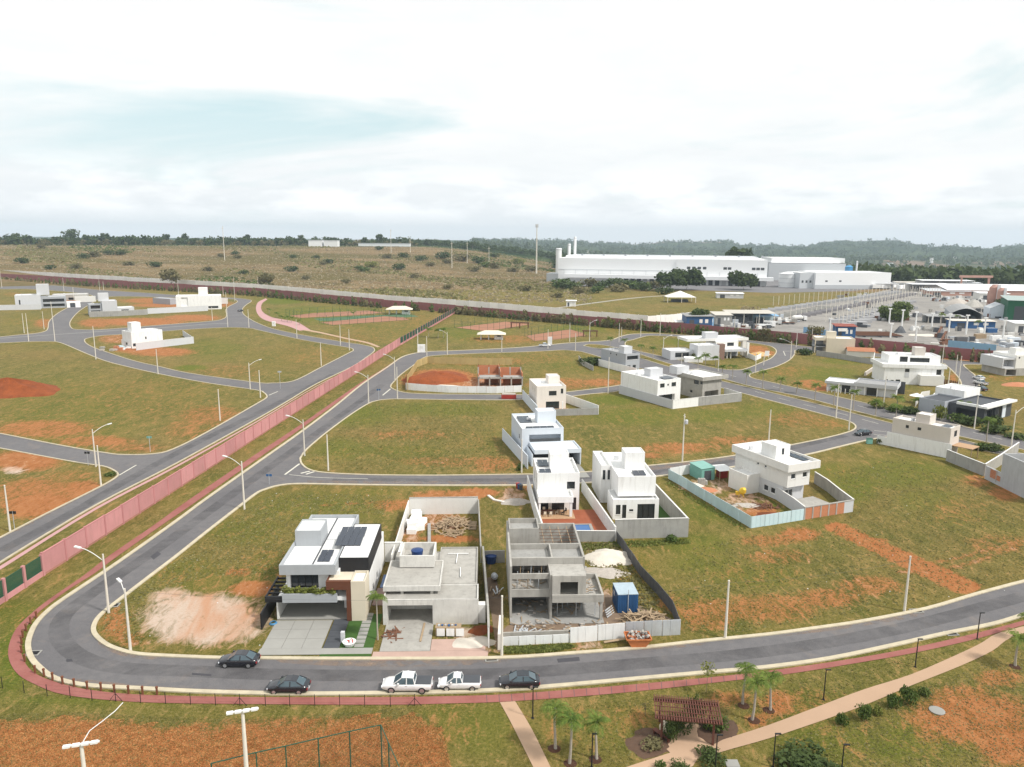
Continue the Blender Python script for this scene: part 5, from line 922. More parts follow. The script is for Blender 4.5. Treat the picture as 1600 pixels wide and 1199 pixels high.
# cream house at the far wall
b = Bld('house', 'cream blank-walled two-storey house against the far wall', 'house', P(1290,553), -12); H11 = b
b.blk(0, 11.2, 0, 9, 0, 6.6, cream, par=.4); b.tower(.3, 4.0, 2, 5, 6.2, 9.2, cream); b.blk(-4.4, -.02, 1.0, 8, 5.4, 6.7, cream, par=.3, name='balcony_roof'); b.box('balcony_slab', -4.4, -.02, 1, 8, 2.7, 3.0, mgrey); b.box('column', -4.4, -4.0, 1, 1.4, 0, 5.4, cream); b.box('balcony_wall', -4.3, -.02, 7.6, 8, 0, 5.4, mgrey); b.box('glass_rail', -4.3, -.1, 1, 1.05, 3.0, 3.9, glass)
wall('mottled grey-brown wall along the grass plot below the cream house', [(1275,556),(1310,561),(1345,567),(1364,570)], 2.2, concd, w=.25); wall('white wall end beside the red tiled annex', [(1364,570),(1366,560)], 2.4, white)
o = thing('tiled_annex', 'small annex with orange tiled roof behind the cream house', 'house', P(1345,558), rad(-15)); MB().box(-5,5,0,5,0,2.3).build('wall', offwhite, o); m = MB(); m.quad((-5.4,-.5,2.3),(5.4,-.5,2.3),(5.4,2.5,3.6),(-5.4,2.5,3.6)); m.quad((-5.4,2.5,3.6),(5.4,2.5,3.6),(5.4,5.5,2.3),(-5.4,5.5,2.3)); m.build('roof', tile, o)

# big white house and low grey house beside it
b = Bld('house', 'large white two-storey house with roof terrace near the far wall', 'house', P(1380,600), -8); H12 = b
b.blk(0, 18.5, 0, 12, 0, 5.6, white, [('F',6.4,7.8,4.2,5.3,'w'),('F',.8,1.4,.7,1.6,'w'),('F',2.2,3.2,.6,1.4,'w'),('F',3.8,5.2,.6,1.6,'w'),('F',16.2,17.8,3.2,5.3,'w',.6)], par=0); b.blk(-.8, 19.2, -.4, 12.5, 5.6, 6.8, white, par=.4, name='roof_fascia'); b.blk(2.5, 18.8, 4.5, 12.2, 6.4, 9.2, white, [('F',6,8.5,6.9,8.7,'w'),('F',9.2,15.5,6.9,8.4,'w',.5)], par=.5, name='penthouse'); b.tower(11.5, 14.8, 7, 10, 8.8, 11.6, beige); b.blk(10.5, 17.8, -2.6, -.02, .3, 3.6, offwhite, par=.2, name='front_box'); b.box('dark_panel', 6.4, 7.8, -.05, -.01, 2.4, 4.1, lgrey)
wall('white and dark garden wall left of the large white house', [(1364,590),(1380,578)], 2.2, dgrey); wall('low beige court wall below the large white house', [(1351,588),(1366,578)], 1.4, beige, w=.4)
f = P(1401,604,3.8); b = Bld('house', 'low pale grey house with deep flat fascia facing the avenue palms', 'house', f, 57); H13 = b
b.blk(.4, 8, .4, 11, 0, 2.7, lgrey, [('L',5.2,8.2,.1,2.5,'w',.3),('F',1.5,3.2,.1,2.4,'w')], par=0); b.blk(-.5, 8.5, -.3, 11.8, 2.7, 3.9, lgrey, par=.4, name='fascia', roof=roofg); b.blk(1.2, 8, 11.2, 20, 0, 2.5, lgrey, [('L',13,15.5,.1,2.3,'w',.3)], par=0); b.blk(.6, 8.4, 11.81, 20.5, 2.5, 3.3, lgrey, par=.3, name='fascia')
b.box('dark_wall', 8.6, 9.1, -1.5, 6, 0, 3.9, dgrey); [b.box('column', -.4, -.15, y, y+.25, 0, 2.7, white) for y in (5, 8.5, 11)]; [b.box('column', -1.2, -1.0, 10+k*1.3, 10.2+k*1.3, 0, 1.6, white) for k in range(8)]
wall('white terrace walls between the low grey house and the bend', [(1430,636),(1440,620),(1452,618)], 1.5, offwhite); wall('white corner wall with stone heap at the bend', [(1452,630),(1460,622),(1474,616)], 1.6, white)
o = thing('garden_parasol', 'small white garden parasol on the terrace of the low grey house', 'parasol', P(1431,630)); MB().box(-.08,.08,-.08,.08,0,2.3).build('post', white, o); MB().lathe([(2.0,2.2),(.1,3.0)], n=8).build('canopy', white, o)
mound('soil_heap', 'small brown soil heap on the corner of the bend', 'heap', 1466, 632, 3, 2, .6, soilm, 33); b_ = thing('dark_fence', 'dark slatted fence beside the bend in front of the white house', 'fence', P(1465,599), rad(-60)); [MB().box(k*.7,.45+k*.7,-.05,.05,0,1.7).build('slat', darkwood, b_) for k in range(10)]
# right edge houses
b = Bld('house', 'charcoal modern house with white roof band at the right edge', 'house', P(1536,662), 35); H14 = b
b.blk(0, 16, 0, 9, 0, 4.2, dgrey, [('F',1.5,4.5,.1,3.2,'w',.6),('F',7.5,10,.1,3.4,'w'),('L',2,7,.1,3,'v',2.5)], par=.4, roof=dgrey); b.blk(-1.5, 16, -1.2, .9, 4.21, 4.75, white, par=.2, name='roof_band'); b.box('roof_fin', -1.4, -.9, .95, 6.5, 4.25, 4.9, white); b.blk(8.5, 18, 9.2, 17, 0, 6.2, white, par=.4); b.blk(-2,8.4,9.2,16,0,4.4,mgrey,par=.3,roof=dgrey); b.box('white_panel', 10.4, 12.4, -.1, -.02, .2, 3.6, bluegrey); [b.box('fin', 5+k*.8, 5.3+k*.8, -.6, -.02, 0, 4.2, dgrey) for k in range(3)]
b = Bld('house', 'white house with open balcony frame at the right edge by the far wall', 'house', P(1569,588), 8); H15 = b
b.blk(0, 14, 0, 11, 0, 2.7, conc, [('F',.6,4.5,.1,2.3,'v',4)], par=0); b.blk(-1, 3.9, .3, 11, 2.71, 6.4, lgrey, [('F',-.6,3.5,3.2,5.8,'v',3)], par=.3); b.blk(3.91, 14, 0, 11, 2.71, 7.4, offwhite, [('F',4.8,5.4,6.2,6.8,'w')], par=.4); b.tower(6,10,3,6,7,9.5,offwhite)
mound('brick_heap', 'red brick pile on the plot at the right edge', 'heap', 1590, 603, 5, 3, 1.2, brick, 35)
# ------------------------------------------------------------------ left estate houses
def simple(label, base, rot, blocks, towers=(), walls=()):
    b = Bld('house', label, 'house', P(*base), rot)
    for a in blocks: b.blk(*a[:7], ops=a[7] if len(a) > 7 else (), par=.4)
    for t_ in towers: b.tower(*t_)
    return b
b = simple('bright white house with pale yard wall on the left grass block', (206,545.5), 50, [(0,1.9,1.5,9.5,0,3.2,white,[('L',3,6.5,.1,2.6,'v',1.5)]),(.3,13.5,0.2,9,0,7.0,white,[('L',4.5,6,1.2,2.2,'w'),('F',.7,3.5,1.0,2.2,'w'),('F',6,6.6,3.6,4.6,'w')])], [(2.2,6.0,3.5,7.5,6.6,10.6,white)]); H22 = b
wall('light grey yard wall of the bright white house on the grass block', [(213,548),(260,542),(303,537)], 3.0, lgrey, cop=white); wall('far return of the light grey yard wall on the grass block', [(303,537),(286,525)], 2.6, lgrey)
o = thing('rubble_heap', 'pile of pallets and rubble in front of the bright white house', 'rubble', P(182,546)); [setattr(MB().box(-.8,.8,-.8,.8,0,random.uniform(.5,1.4)).build('load', random.choice([conc,white,rubble,bluesheet,brick]), o), 'location', (random.uniform(-7,7),random.uniform(-5,4),0)) for k in range(16)]
b = simple('pale grey house with tall tower behind a grey wall, left of two', (161,493), 33, [(0,8,0,10,0,8.5,lgrey),(8.02,17,0,9,0,4.2,lgrey,[('F',10,14,1.6,3,'w')]),(-7,-.02,1,9,0,6.8,mgrey,[('F',-6,-1,1,3,'w',.8),('F',-6,-1,4,6,'w',.8)])], [(-1.5,4,2,6,8.2,13,lgrey)])
wall('long grey yard wall in front of the pale grey tower house', [(140,496),(185,494.5),(231,492)], 3.2, concd, cop=white)
b = simple('bright white house with square tower behind a long wall', (276,485), 20, [(0,27,0,12,0,9,white,[('F',2,7,.6,2,'w'),('F',19,25,.8,2.2,'w'),('F',3,7,2.4,8,'v',.6)])], [(13.5,19,3,8,8.6,14,white)])
wall('long pale yard wall in front of the square-tower white house', [(231,491),(280,488.5),(325,486)], 3.4, lgrey, cop=white); o = thing('board_fence', 'white board fence panel beside the square-tower house', 'sign', P(345,476)); MB().box(-5,5,-.1,.1,.5,4.5).build('board', white, o); [MB().box(x-.2,x+.2,-.2,.2,0,.5).build('post', wood, o) for x in (-4.6,4.6)]
wall('grey shed wall behind the long pale yard wall', [(245,474),(272,476)], 4, mgrey, w=6)
b = simple('pale grey house with tower at the left edge behind a grey wall', (25,484), 30, [(0,14,0,12,0,9,lgrey,[('F',2,2.8,3,6,'w')]),(14.02,28,2,12,0,7.6,mgrey,[('F',15,27,1,2.8,'w',.8),('F',15,27,4,6,'w',.8)]),(28.1,36,1,9,0,3.6,white,[('F',30,33,.1,3,'d')])], [(12,19,3,8,8.6,15.5,lgrey)])
wall('long grey wall in front of the left-edge tower house', [(-40,485.5),(0,485.2),(64,484)], 3.3, lgrey, cop=white)
b = simple('low unfinished house with grey roof beyond the left-edge tower house', (82,473), 25, [(0,22,0,12,0,5.5,conc,[('F',1,8,1,3.4,'v',3),('F',10,20,1.5,3.2,'w',1)]),(14,27,-3,-.02,0,4,offwhite)]); o = thing('brick_stack', 'red brick stacks beside the unfinished left house', 'bricks', P(104,474)); [setattr(MB().box(-1.2,1.2,-1.2,1.2,0,1.6).build('stack', brick, o), 'location', (k*2.6-4,(k % 2)*2,0)) for k in range(4)]
# ------------------------------------------------------------------ sports grounds
def kiosk(label, x, y, s=1.0, rot=5):
    o = thing('kiosk', label, 'kiosk', P(x, y), rad(rot)); MB().box(1.5*s,6*s,-2*s,2*s,0,2.8*s).build('wall', white, o); [MB().box(px*s-.2,px*s+.2,py*s-.2,py*s+.2,0,2.8*s).build('column', white, o) for px in (-5.5,-1.5) for py in (-2.4,2.4)]; MB().box(3*s,5*s,-2.06*s,-2.0*s,1.5*s,2.2*s).build('window', dgrey, o)
    m = MB(); c = [(-7.5*s,-4*s,2.8*s),(7.5*s,-4*s,2.8*s),(7.5*s,4*s,2.8*s),(-7.5*s,4*s,2.8*s)]; r0, r1 = (-3.5*s,0,4.6*s), (3.5*s,0,4.6*s); m.quad(c[0],c[1],r1,r0); m.quad(c[2],c[3],r0,r1); m.tri(c[1],c[2],r1); m.tri(c[3],c[0],r0); m.quad(*[(q[0],q[1],q[2]-.15) for q in c]); m.build('roof', tilew, o)
kiosk('open kiosk with pale hipped roof beside the left sports courts', 624, 491, 1.1); kiosk('white kiosk with pale hipped roof below the right sports courts', 768, 530, .9, 0)
def courtfence(label, pts, h=4.0):
    q = PL(pts); o = thing('court_fence', label, 'fence', q[0])
    for a, b_ in zip(q, q[1:]+q[:1]):
        n = max(2, int(np.linalg.norm(b_-a)/5))
        for i in range(n): p_ = a+(b_-a)*i/n-q[0]; MB().box(p_[0]-.06,p_[0]+.06,p_[1]-.06,p_[1]+.06,0,h).build('post', greenf, o)
        m = MB(); [m.bar(a-q[0]+np.array([0,0,z]), b_-q[0]+np.array([0,0,z]), .05) for z in (.2,h*.5,h)]; m.build('rail', greenf, o)
courtfence('green mesh fence around the front left court', [(499,505),(520,509.5),(643,500),(603,493.5)]); courtfence('green mesh fence around the back left court', [(447,494),(470,498.5),(602,490),(575,484.5)]); courtfence('green mesh fence around the back right court', [(710,512.5),(762,519),(832,507),(790,502)]); courtfence('green mesh fence around the front right court', [(820,525.5),(835,534),(917,525.5),(890,514)])
for i, (x, y) in enumerate([(460,489),(500,487),(530,490),(545,492),(568,490),(600,484),(628,492),(745,503),(790,497),(845,513),(855,500),(882,500),(905,513),(940,506)]):
    pass
def pergola2(label, x, y, w, dpt, h, rot): 
    o = thing('pergola', label, 'pergola', P(x, y), rad(rot)); [MB().box(px-.15,px+.15,py-.15,py+.15,0,h).build('post', darkwood, o) for px in (-w/2,0,w/2) for py in (-dpt/2,dpt/2)]; [MB().box(-w/2-.6,w/2+.6,py-.1,py+.1,h,h+.25).build('beam', darkwood, o) for py in (-dpt/2,dpt/2)]; [MB().box(-w/2+k*w/12-.07,-w/2+k*w/12+.07,-dpt/2-.6,dpt/2+.6,h+.25,h+.4).build('slat', darkwood, o) for k in range(13)]
pergola2('dark timber pergola beside the front right court', 922, 526, 6.5, 3, 2.6, -3); pergola2('dark timber pergola beyond the back right court', 812, 513, 9, 3.5, 2.8, -5)
# near garden pergola
o = thing('pergola', 'red-brown timber pergola with climbing plants on the garden plaza', 'pergola', P(1071,1146), rad(-8)); w, dp, h = 5.2, 2.9, 2.3
for px in (-w/2+.2, w/2-.2):
    for py in (-dp/2, dp/2): MB().box(px-.1,px+.1,py-.1,py+.1,0,h).build('post', darkwood, o)
for py in (-dp/2, dp/2): MB().box(-w/2-.5,w/2+.5,py-.08,py+.08,h,h+.22).build('beam', darkwood, o)
for k in range(26): MB().box(-w/2-.45+k*.244,-w/2-.35+k*.244,-dp/2-.5,dp/2+.5,h+.22,h+.34).build('slat', darkwood, o)
[MB().box(-w/2-.4,w/2+.4,-dp/2+k*dp/4-.03,-dp/2+k*dp/4+.03,h+.34,h+.40).build('batten', darkwood, o) for k in range(5)]
o = thing('garden_bench', 'low timber bench at the left of the garden pergola', 'bench', P(1034,1153), rad(-50)); MB().box(-1,1,-.25,.25,.4,.48).build('seat', darkwood, o); [MB().box(x-.06,x+.06,-.2,.2,0,.4).build('leg', darkwood, o) for x in (-.85,.85)]
o = thing('garden_urn', 'pale rounded planter urn beside the pergola post', 'urn', P(1037,1145)); MB().lathe([(.25,0),(.42,.3),(.45,.7),(.3,1.0),(.34,1.1)], n=14).build('urn', cream, o)
for xy, lb in (((1017,1160),'brown planted bed curving round the left of the pergola'),((1118,1143),'brown planted bed right of the pergola')): mound('flower_bed', lb, 'bed', *xy, 2.6, 2.2, .14, M('bark_mulch',(.10,.06,.04),.95,.3,3), 41)
# ------------------------------------------------------------------ industrial area beyond the far wall
greybed = M('grey_precast', (.36,.36,.37), .9, .25, .2)
whm = M('warehouse_white_sheet', (.80, .81, .82), .6, .03, .05); whg = M('warehouse_grey_sheet', (.50, .52, .54), .6, .05, .05)
b = Bld('warehouse', 'huge long white warehouse with loading docks under a canopy', 'warehouse', P(872,441), -14); a0 = b.o
Lw = float(np.linalg.norm(P(1198,449)-P(872,441)))
hw = HT(872,441,403)
b.blk(0, Lw*.58, 0, 90, 0, hw, whm, par=.6); b.blk(Lw*.58+.05, Lw, -1, 90, 0, hw*1.01, whm, [('F',Lw*q,Lw*q+3.6,hw*.62,hw*.72,'w') for q in (.63,.655,.68,.705,.80,.82,.93,.95,.97)][:9], par=.6, fr=whg)
b.blk(6, Lw*.96, 12, 80, hw-.5, hw+2.6, whm, par=.5, name='upper_storey', roof=whg)
b.box('canopy', 8, Lw+6, -9, -1.05, hw*.22, hw*.36, whm); b.box('string_course', 0, Lw*.58, -.25, -.02, hw*.52, hw*.545, whg)
for k in range(17): b.box('cladding_joint', Lw*.03+k*Lw*.058-.15, Lw*.03+k*Lw*.058+.15, -1.3, -1.06, hw*.36, hw*.52, whg)
for k in range(22): b.box('dock_door', Lw*.30+k*Lw*.031, Lw*.30+k*Lw*.031+Lw*.02, -.3 if Lw*.30+k*Lw*.031 < Lw*.56 else -1.2, -.05 if Lw*.30+k*Lw*.031 < Lw*.56 else -1.02, 0, hw*.2, dgrey if k % 4 else lgrey)
for k in range(9): b.box('roof_vent', 20+k*24, 22+k*24, 30, 33, hw+2.2, hw+4, mgrey)
b.box('ramp_shed', -14, -1, 5, 30, 0, 9, whg)
b = Bld('warehouse', 'second white warehouse with grey plinth right of the storage tank', 'warehouse', P(1273,451.5), 4); h2 = HT(1273,451.5,426); w2 = float(np.linalg.norm(P(1360,449)-P(1273,451.5)))
b.blk(0, w2, 0, 40, 0, h2, whm, [('F',10,12.5,h2*.42,h2*.52,'w'),('F',24,26.5,h2*.42,h2*.52,'w'),('F',37,39.5,.8,2.8,'d'),('F',w2-16,w2-13,.8,2.8,'d')], par=.5, fr=whg); b.box('plinth', -.2, w2+.2, -.3, -.02, 0, h2*.24, whg); b.blk(-14, -.05, 4, 40, 0, h2*.97, whg, [('F',-12,-10,h2*.35,h2*.5,'w'),('F',-8,-6,h2*.35,h2*.5,'w'),('F',-4,-2,h2*.35,h2*.5,'w')], par=.4, fr=whg)
b = Bld('warehouse', 'long pale warehouse behind the storage tank', 'warehouse', PD(1200,438,900)[:2], -4); h3 = 24
b.blk(0, 88, 0, 50, -5, 20, whg, par=.5); b.blk(5, 90, 10, 60, 20.1, 26, whm, par=.5); b.blk(40, 92, -12, -.1, -5, 12, whm, par=.3)
o = thing('storage_tank', 'big round white storage tank between the warehouses', 'tank', P(1230,449)); rt = float(np.linalg.norm(P(1243,449)-P(1230,449))); ht_ = HT(1230,449,428); MB().lathe([(rt,0),(rt,ht_),(rt*.5,ht_+1.5),(.2,ht_+2)], n=32).build('shell', whm, o); m = MB(); [m.lathe([(rt+.25,ht_*q),(rt+.25,ht_*q+.4)], n=32) for q in (.0,.33,.66,.97)]; m.build('ring', whg, o)
m = MB(); [m.bar((rt*math.cos(t),rt*math.sin(t),ht_),(rt*math.cos(t),rt*math.sin(t),ht_+1.6),.2) for t in np.linspace(0,6.28,16)]; m.build('rail', whg, o)
for i,(x,yb,yt,D_,r,lb) in enumerate([(898,408,370,880,1.5,'tall white chimney behind the long warehouse'),(889,408,381,880,1.7,'shorter white silo beside the tall chimney'),(1338,424,408,830,.9,'thin pale chimney behind the second warehouse'),(873,404,388,950,3.6,'pale water tower block at the left end of the long warehouse')]):
    q0, q1 = PD(x,yb,D_), PD(x,yt,D_); o = thing('chimney' if i in (0,2) else 'silo', lb, 'chimney' if i in (0,2) else 'silo', (q0[0],q0[1],0)); MB().lathe([(r,0),(r,q1[2]-.6),(r*.9,q1[2])], n=16).build('shaft', whm, o); MB().lathe([(r*1.12,q1[2]-2),(r*1.12,q1[2]-1.4)], n=16).build('ring', whg, o)
q0 = PD(1326,425,835); o = thing('silo', 'blue plastic silo on the roof line behind the second warehouse', 'silo', (q0[0],q0[1],0)); MB().lathe([(4,0),(4,PD(1326,417,835)[2]),(2,PD(1326,415,835)[2])], n=16).build('shaft', M('azure_silo',(.08,.30,.55),.5,.1,.3), o)
q1 = PD(839,351,1000); o = thing('radio_mast', 'tall telecom mast standing in the scrub left of the warehouse', 'mast', (q1[0],q1[1],0)); MB().tube([(0,0,0),(0,0,q1[2])],[1.1,.5],8).build('mast', postm, o); m = MB(); [m.box(1.6*math.cos(t)-.35,1.6*math.cos(t)+.35,1.6*math.sin(t)-.35,1.6*math.sin(t)+.35,q1[2]-4,q1[2]+.5) for t in np.linspace(0,5.3,6)]; m.build('antenna', lgrey, o)
for i,(x,y0,y1,D_,lb) in enumerate([(350,390,353,1100,'lattice-like pole on the horizon above the left houses'),(611,386,358,1300,'thin pole on the horizon near the white buildings'),(641,388,372,1300,'short thin pole on the far horizon'),(706,400,377,1050,'pale pole in the scrub near the centre'),(730,392,377,1150,'pale pole beyond the scrub near the centre'),(764,397,385,1100,'short pole at the scrub edge left of the mast')]):
    q0, q1 = PD(x,y0,D_), PD(x,y1,D_); zt = float(terrain_z(np.array([q0[0]]),np.array([q0[1]]))[0]); o = thing('utility_pole', lb, 'pole', (q0[0],q0[1],zt-.5)); MB().tube([(0,0,0),(0,0,q1[2]-zt)],[.5,.3],6).build('shaft', postm, o); MB().box(-1.8,1.8,-.2,.2,q1[2]-zt-3,q1[2]-zt-2.6).build('crossarm', postm, o)
for i,(x0,x1,y0,y1,D_,lb) in enumerate([(482,503,383,376,1450,'left of two small white buildings on the horizon'),(506,527,383,376.5,1450,'right of two small white buildings on the horizon'),(560,640,387,381,1500,'long low white building on the horizon')]):
    q0, q1, q2 = PD(x0,y0,D_), PD(x1,y0,D_), PD(x0,y1,D_); o = thing('far_building', lb, 'building', (q0[0],q0[1],q0[2]-6)); MB().box(0,q1[0]-q0[0],0,20,0,6+q2[2]-q0[2]).build('wall', whm, o); MB().box(-.5,q1[0]-q0[0]+.5,-.5,20.5,6+q2[2]-q0[2],7+q2[2]-q0[2]).build('roof', whg, o)
# blue office, sheds and yard structures along the far wall
def shed(label, base, rot, w, d, h, mat, roofm, name='shed', open_=False, slope=.8, cat='shed'):
    o = thing(name, label, cat, P(*base), rad(rot)); m = MB()
    if open_: [MB().box(x-.15,x+.15,y-.15,y+.15,0,h).build('post', postm, o) for x in np.linspace(0,w,4) for y in (0,d)]; MB().box(0,w,d-.2,d,0,h*.9).build('wall', mat, o); MB().box(w*.1,w*.45,1.5,d-1,0,h*.6).build('stored_goods', dgrey, o)
    else:
        MB().box(0,w,0,d,0,h).build('wall', mat, o); MB().box(w*.12,w*.3,-.06,-.01,0,h*.7).build('door', dgrey, o); MB().box(w*.5,w*.62,-.06,-.01,h*.45,h*.75).build('window', white, o); MB().box(w*.72,w*.84,-.06,-.01,h*.45,h*.75).build('window', white, o)
    v = [(-.6,-.6,h),(w+.6,-.6,h),(w+.6,d+.6,h+slope),(-.6,d+.6,h+slope)]; m.quad(*v); m.quad(*[(q[0],q[1],q[2]-.18) for q in v[::-1]])
    for t_ in range(4): p_, q_ = v[t_], v[(t_+1) % 4]; m.quad((p_[0],p_[1],p_[2]-.18),(q_[0],q_[1],q_[2]-.18),q_,p_)
    m.build('roof', roofm, o); return o
shed('two-storey blue painted office block behind the far pink wall', (1072,514), 3, 14, 9, 6.8, bluem, roofg, 'site_office', cat='office'); shed('white cabin beside the blue office block', (1056,512), 3, 5, 3, 3, white, roofw, 'cabin', cat='cabin'); shed('pale blue side wall block right of the blue office', (1105,512), 20, 4, 9, 6.0, M('sky_blue_paint',(.24,.42,.62),.7,.15,.6), roofg, 'site_office', cat='office')
shed('open workshop shed with pale fibre roof', (1138,506), 0, 26, 12, 6, mgrey, M('pale_fibre_roof',(.50,.47,.42),.9,.15,.3), 'workshop', True); shed('grey block store with fibre roof beside the blue office', (1118,508), 0, 9, 12, 5.6, concd, MC['pale_fibre_roof'], 'store'); shed('blue roofed canopy at the end of the workshop', (1182,506), 0, 12, 8, 4.5, bluesheet, MC['sky_blue_paint'], 'canopy', True)
shed('small blue sentry block with red roof and white sign above the cream house', (1305,531), -8, 9, 6, 6.6, bluem, M('rust_red_roof',(.25,.07,.05),.7,.15,.6), 'site_office', slope=.6, cat='office'); o = thing('name_board', 'white name board on the blue sentry block', 'sign', tuple(P(1315,531.5)+np.array([0,-.25,4.2]))); MB().box(-2.2,2.2,-.06,.06,0,1.5).build('board', white, o)
wall('light blue sheet fence behind the far pink wall near the cream house', [(1255,520),(1295,526)], 3, MC['sky_blue_paint'], w=.1, name='sheet_fence', cat='fence'); wall('blue sheet fence strip above the far wall at right', [(1480,548),(1555,556)], 4.6, MC['sky_blue_paint'], w=.1, name='sheet_fence', cat='fence')
def gable(label, base, rot, w, d, h, rise, wm, rm, arch=False):
    o = thing('shed', label, 'shed', P(*base), rad(rot)); n = 8 if arch else 2; prof = [(w*k/n, h+rise*(math.sin(math.pi*k/n) if arch else 1-abs(2*k/n-1))) for k in range(n+1)]
    m = MB(); [m.quad((x0,-.4,z0),(x1,-.4,z1),(x1,d+.4,z1),(x0,d+.4,z0)) for (x0,z0),(x1,z1) in zip(prof,prof[1:])]; m.build('roof', rm, o)
    m = MB(); m.box(0,w,0,.01,0,h) if not arch else None; m.box(0,.2,0,d,0,h); m.box(w-.2,w,0,d,0,h); m.box(0,w,d-.2,d,0,h)
    [m.quad((x0,d,h),(x1,d,h),(x1,d,z1),(x0,d,z0)) for (x0,z0),(x1,z1) in zip(prof,prof[1:])]
    if not arch: [m.quad((x0,0,h),(x1,0,h),(x1,0,z1),(x0,0,z0)) for (x0,z0),(x1,z1) in zip(prof,prof[1:])]
    m.build('wall', wm, o); return o
gable('curved-roof grey storage shed open at the front in the yard', (1484,503), -25, 16, 40, 5, 3.2, mgrey, roofg, True); gable('pale blue gabled shed next to the green building', (1545,497), -20, 12, 16, 6, 3, bluegrey, whg)
shed('dark green sheet-clad industrial building at the right edge', (1572,500), -22, 30, 22, 12, greenb, M('green_shed_roof',(.35,.42,.40),.6,.1,.3), 'industrial_building', slope=1.5, cat='building'); shed('white and blue site canteen with flat roof in the yard', (1487,513), -8, 22, 8, 4.2, bluem, M('canteen_roof',(.62,.57,.5),.8,.15,.5), 'canteen', slope=.2, cat='building')
shed('long white roofed factory hall behind the silos', (1480,462), -6, 130, 26, 5, silo, whm, 'factory_hall', slope=4, cat='building'); shed('red-brown plant building beside the gantry', (1450,462), -5, 36, 16, 4, silo, whg, 'plant_building', slope=1.5, cat='building')
shed('flat white canopy roof at the end of the post rows', (1425,456), -5, 36, 16, 7, whm, whm, 'canopy', True, .3); shed('second flat canopy behind the post rows', (1440,451), -5, 50, 16, 8, whm, whm, 'canopy', True, .3)
for i,(x,y,yt,r) in enumerate([(1551,485,445,3.6),(1562,487,450,2.8),(1546,484,452,2.4)]): o = thing('silo', ['tallest red-brown batching silo in the plant','red-brown silo on the right of the batching plant','slim red-brown silo on the left of the batching plant'][i], 'silo', P(x,y)); h_ = HT(x,y,yt); MB().lathe([(r*.4,3),(r,8),(r,h_-2),(r*.5,h_)], n=18).build('shell', silo, o); [MB().bar((r*.8*math.cos(t),r*.8*math.sin(t),0),(r*.8*math.cos(t),r*.8*math.sin(t),9),.5).build('leg', silo, o) for t in (.7,2.3,3.9,5.5)]; MB().box(-r*.3,r*.3,-r-.6,-r,3,h_).build('ladder', lgrey, o)
o = thing('gantry_crane', 'red gantry crane frame in front of the wooded valley', 'crane', P(1500,458)); h_ = HT(1500,458,434); m = MB(); [m.bar((x,0,0),(x*.95,0,h_),1.2) for x in (0,26)]; [m.bar((x+3,6,0),(x,0,h_),.8) for x in (0,26)]; m.build('legs', silo, o); MB().box(-2,28,-1,1,h_,h_+2).build('beam', silo, o)
shed('small white guard hut at the scrub edge behind the pale wall', (885,479), -6, 6.5, 5, 4.0, white, roofw, 'guard_hut', slope=.2, cat='hut'); shed('white flat-roofed gatehouse below the warehouse', (1120,466), -8, 21, 8, 4.0, lgrey, whm, 'gatehouse', slope=.3, cat='building')
o = thing('tent_shelter', 'white pointed tent shelter beside the warehouse road', 'tent', P(1062,472)); m = MB(); c = [(-11,-7,4),(11,-7,4),(11,7,4),(-11,7,4)]; [m.tri(c[i],c[(i+1) % 4],(0,0,8.5)) for i in range(4)]; m.build('canopy', M('tent_cloth',(.72,.70,.66),.8,.05,.3), o); [MB().box(x-.2,x+.2,y-.2,y+.2,0,4).build('post', postm, o) for x in (-10.5,0,10.5) for y in (-6.5,6.5)]; MB().box(-6,6,-2,4,0,2).build('stored_goods', dgrey, o)
# rows of white posts and precast beds in the works yard
def rowpts(a, b_, n): pa, pb = P(*a), P(*b_); return [pa+(pb-pa)*i/(n-1) for i in range(n)]
pm = {}
def post(p_, h, lb, grp, r=.13):
    k = (round(h, 0), r)
    if k not in pm: pm[k] = MB().box(-r,r,-r,r,0,k[0]).mesh('yard_post', postm)
    o = link('yard_post', pm[k]); o.location = Vector([float(v) for v in p_]); tag(o, lb, 'post', grp)
G1, G2, G3, G4 = 'posts of the back row of the works yard', 'posts of the second row of the works yard', 'posts of the middle rows of the works yard', 'posts of the front row of the works yard'
def nth(i): return str(i+1)+('th' if 10 < (i+1) % 100 < 14 else {1:'st',2:'nd',3:'rd'}.get((i+1) % 10,'th'))
for i_, p_ in enumerate(rowpts((1208,478),(1421,455),34)): post(p_, 7, nth(i_)+' white post from the left in the back row of the works yard', G1)
for i_, p_ in enumerate(rowpts((1235,497),(1430,459),34)): post(p_, 7, nth(i_)+' white post from the left in the second row of the works yard', G2)
for i_, p_ in enumerate(rowpts((1290,503),(1440,463),26)): post(p_, 8, nth(i_)+' white post from the left in the third row of the works yard', G3)
for i_, p_ in enumerate(rowpts((1310,513),(1400,476),20)): post(p_, 8, nth(i_)+' white post from the left in the front row of the works yard', G4)
for i_, p_ in enumerate(rowpts((1340,505),(1420,478),12)): post(p_, 7, nth(i_)+' white post from the left in the short row left of the yard tree', G4)
for i_, p_ in enumerate(rowpts((1435,464),(1468,466),9)): post(p_, 9, nth(i_)+' white post from the left in the row closing the end of the yard', 'posts at the end of the works yard')
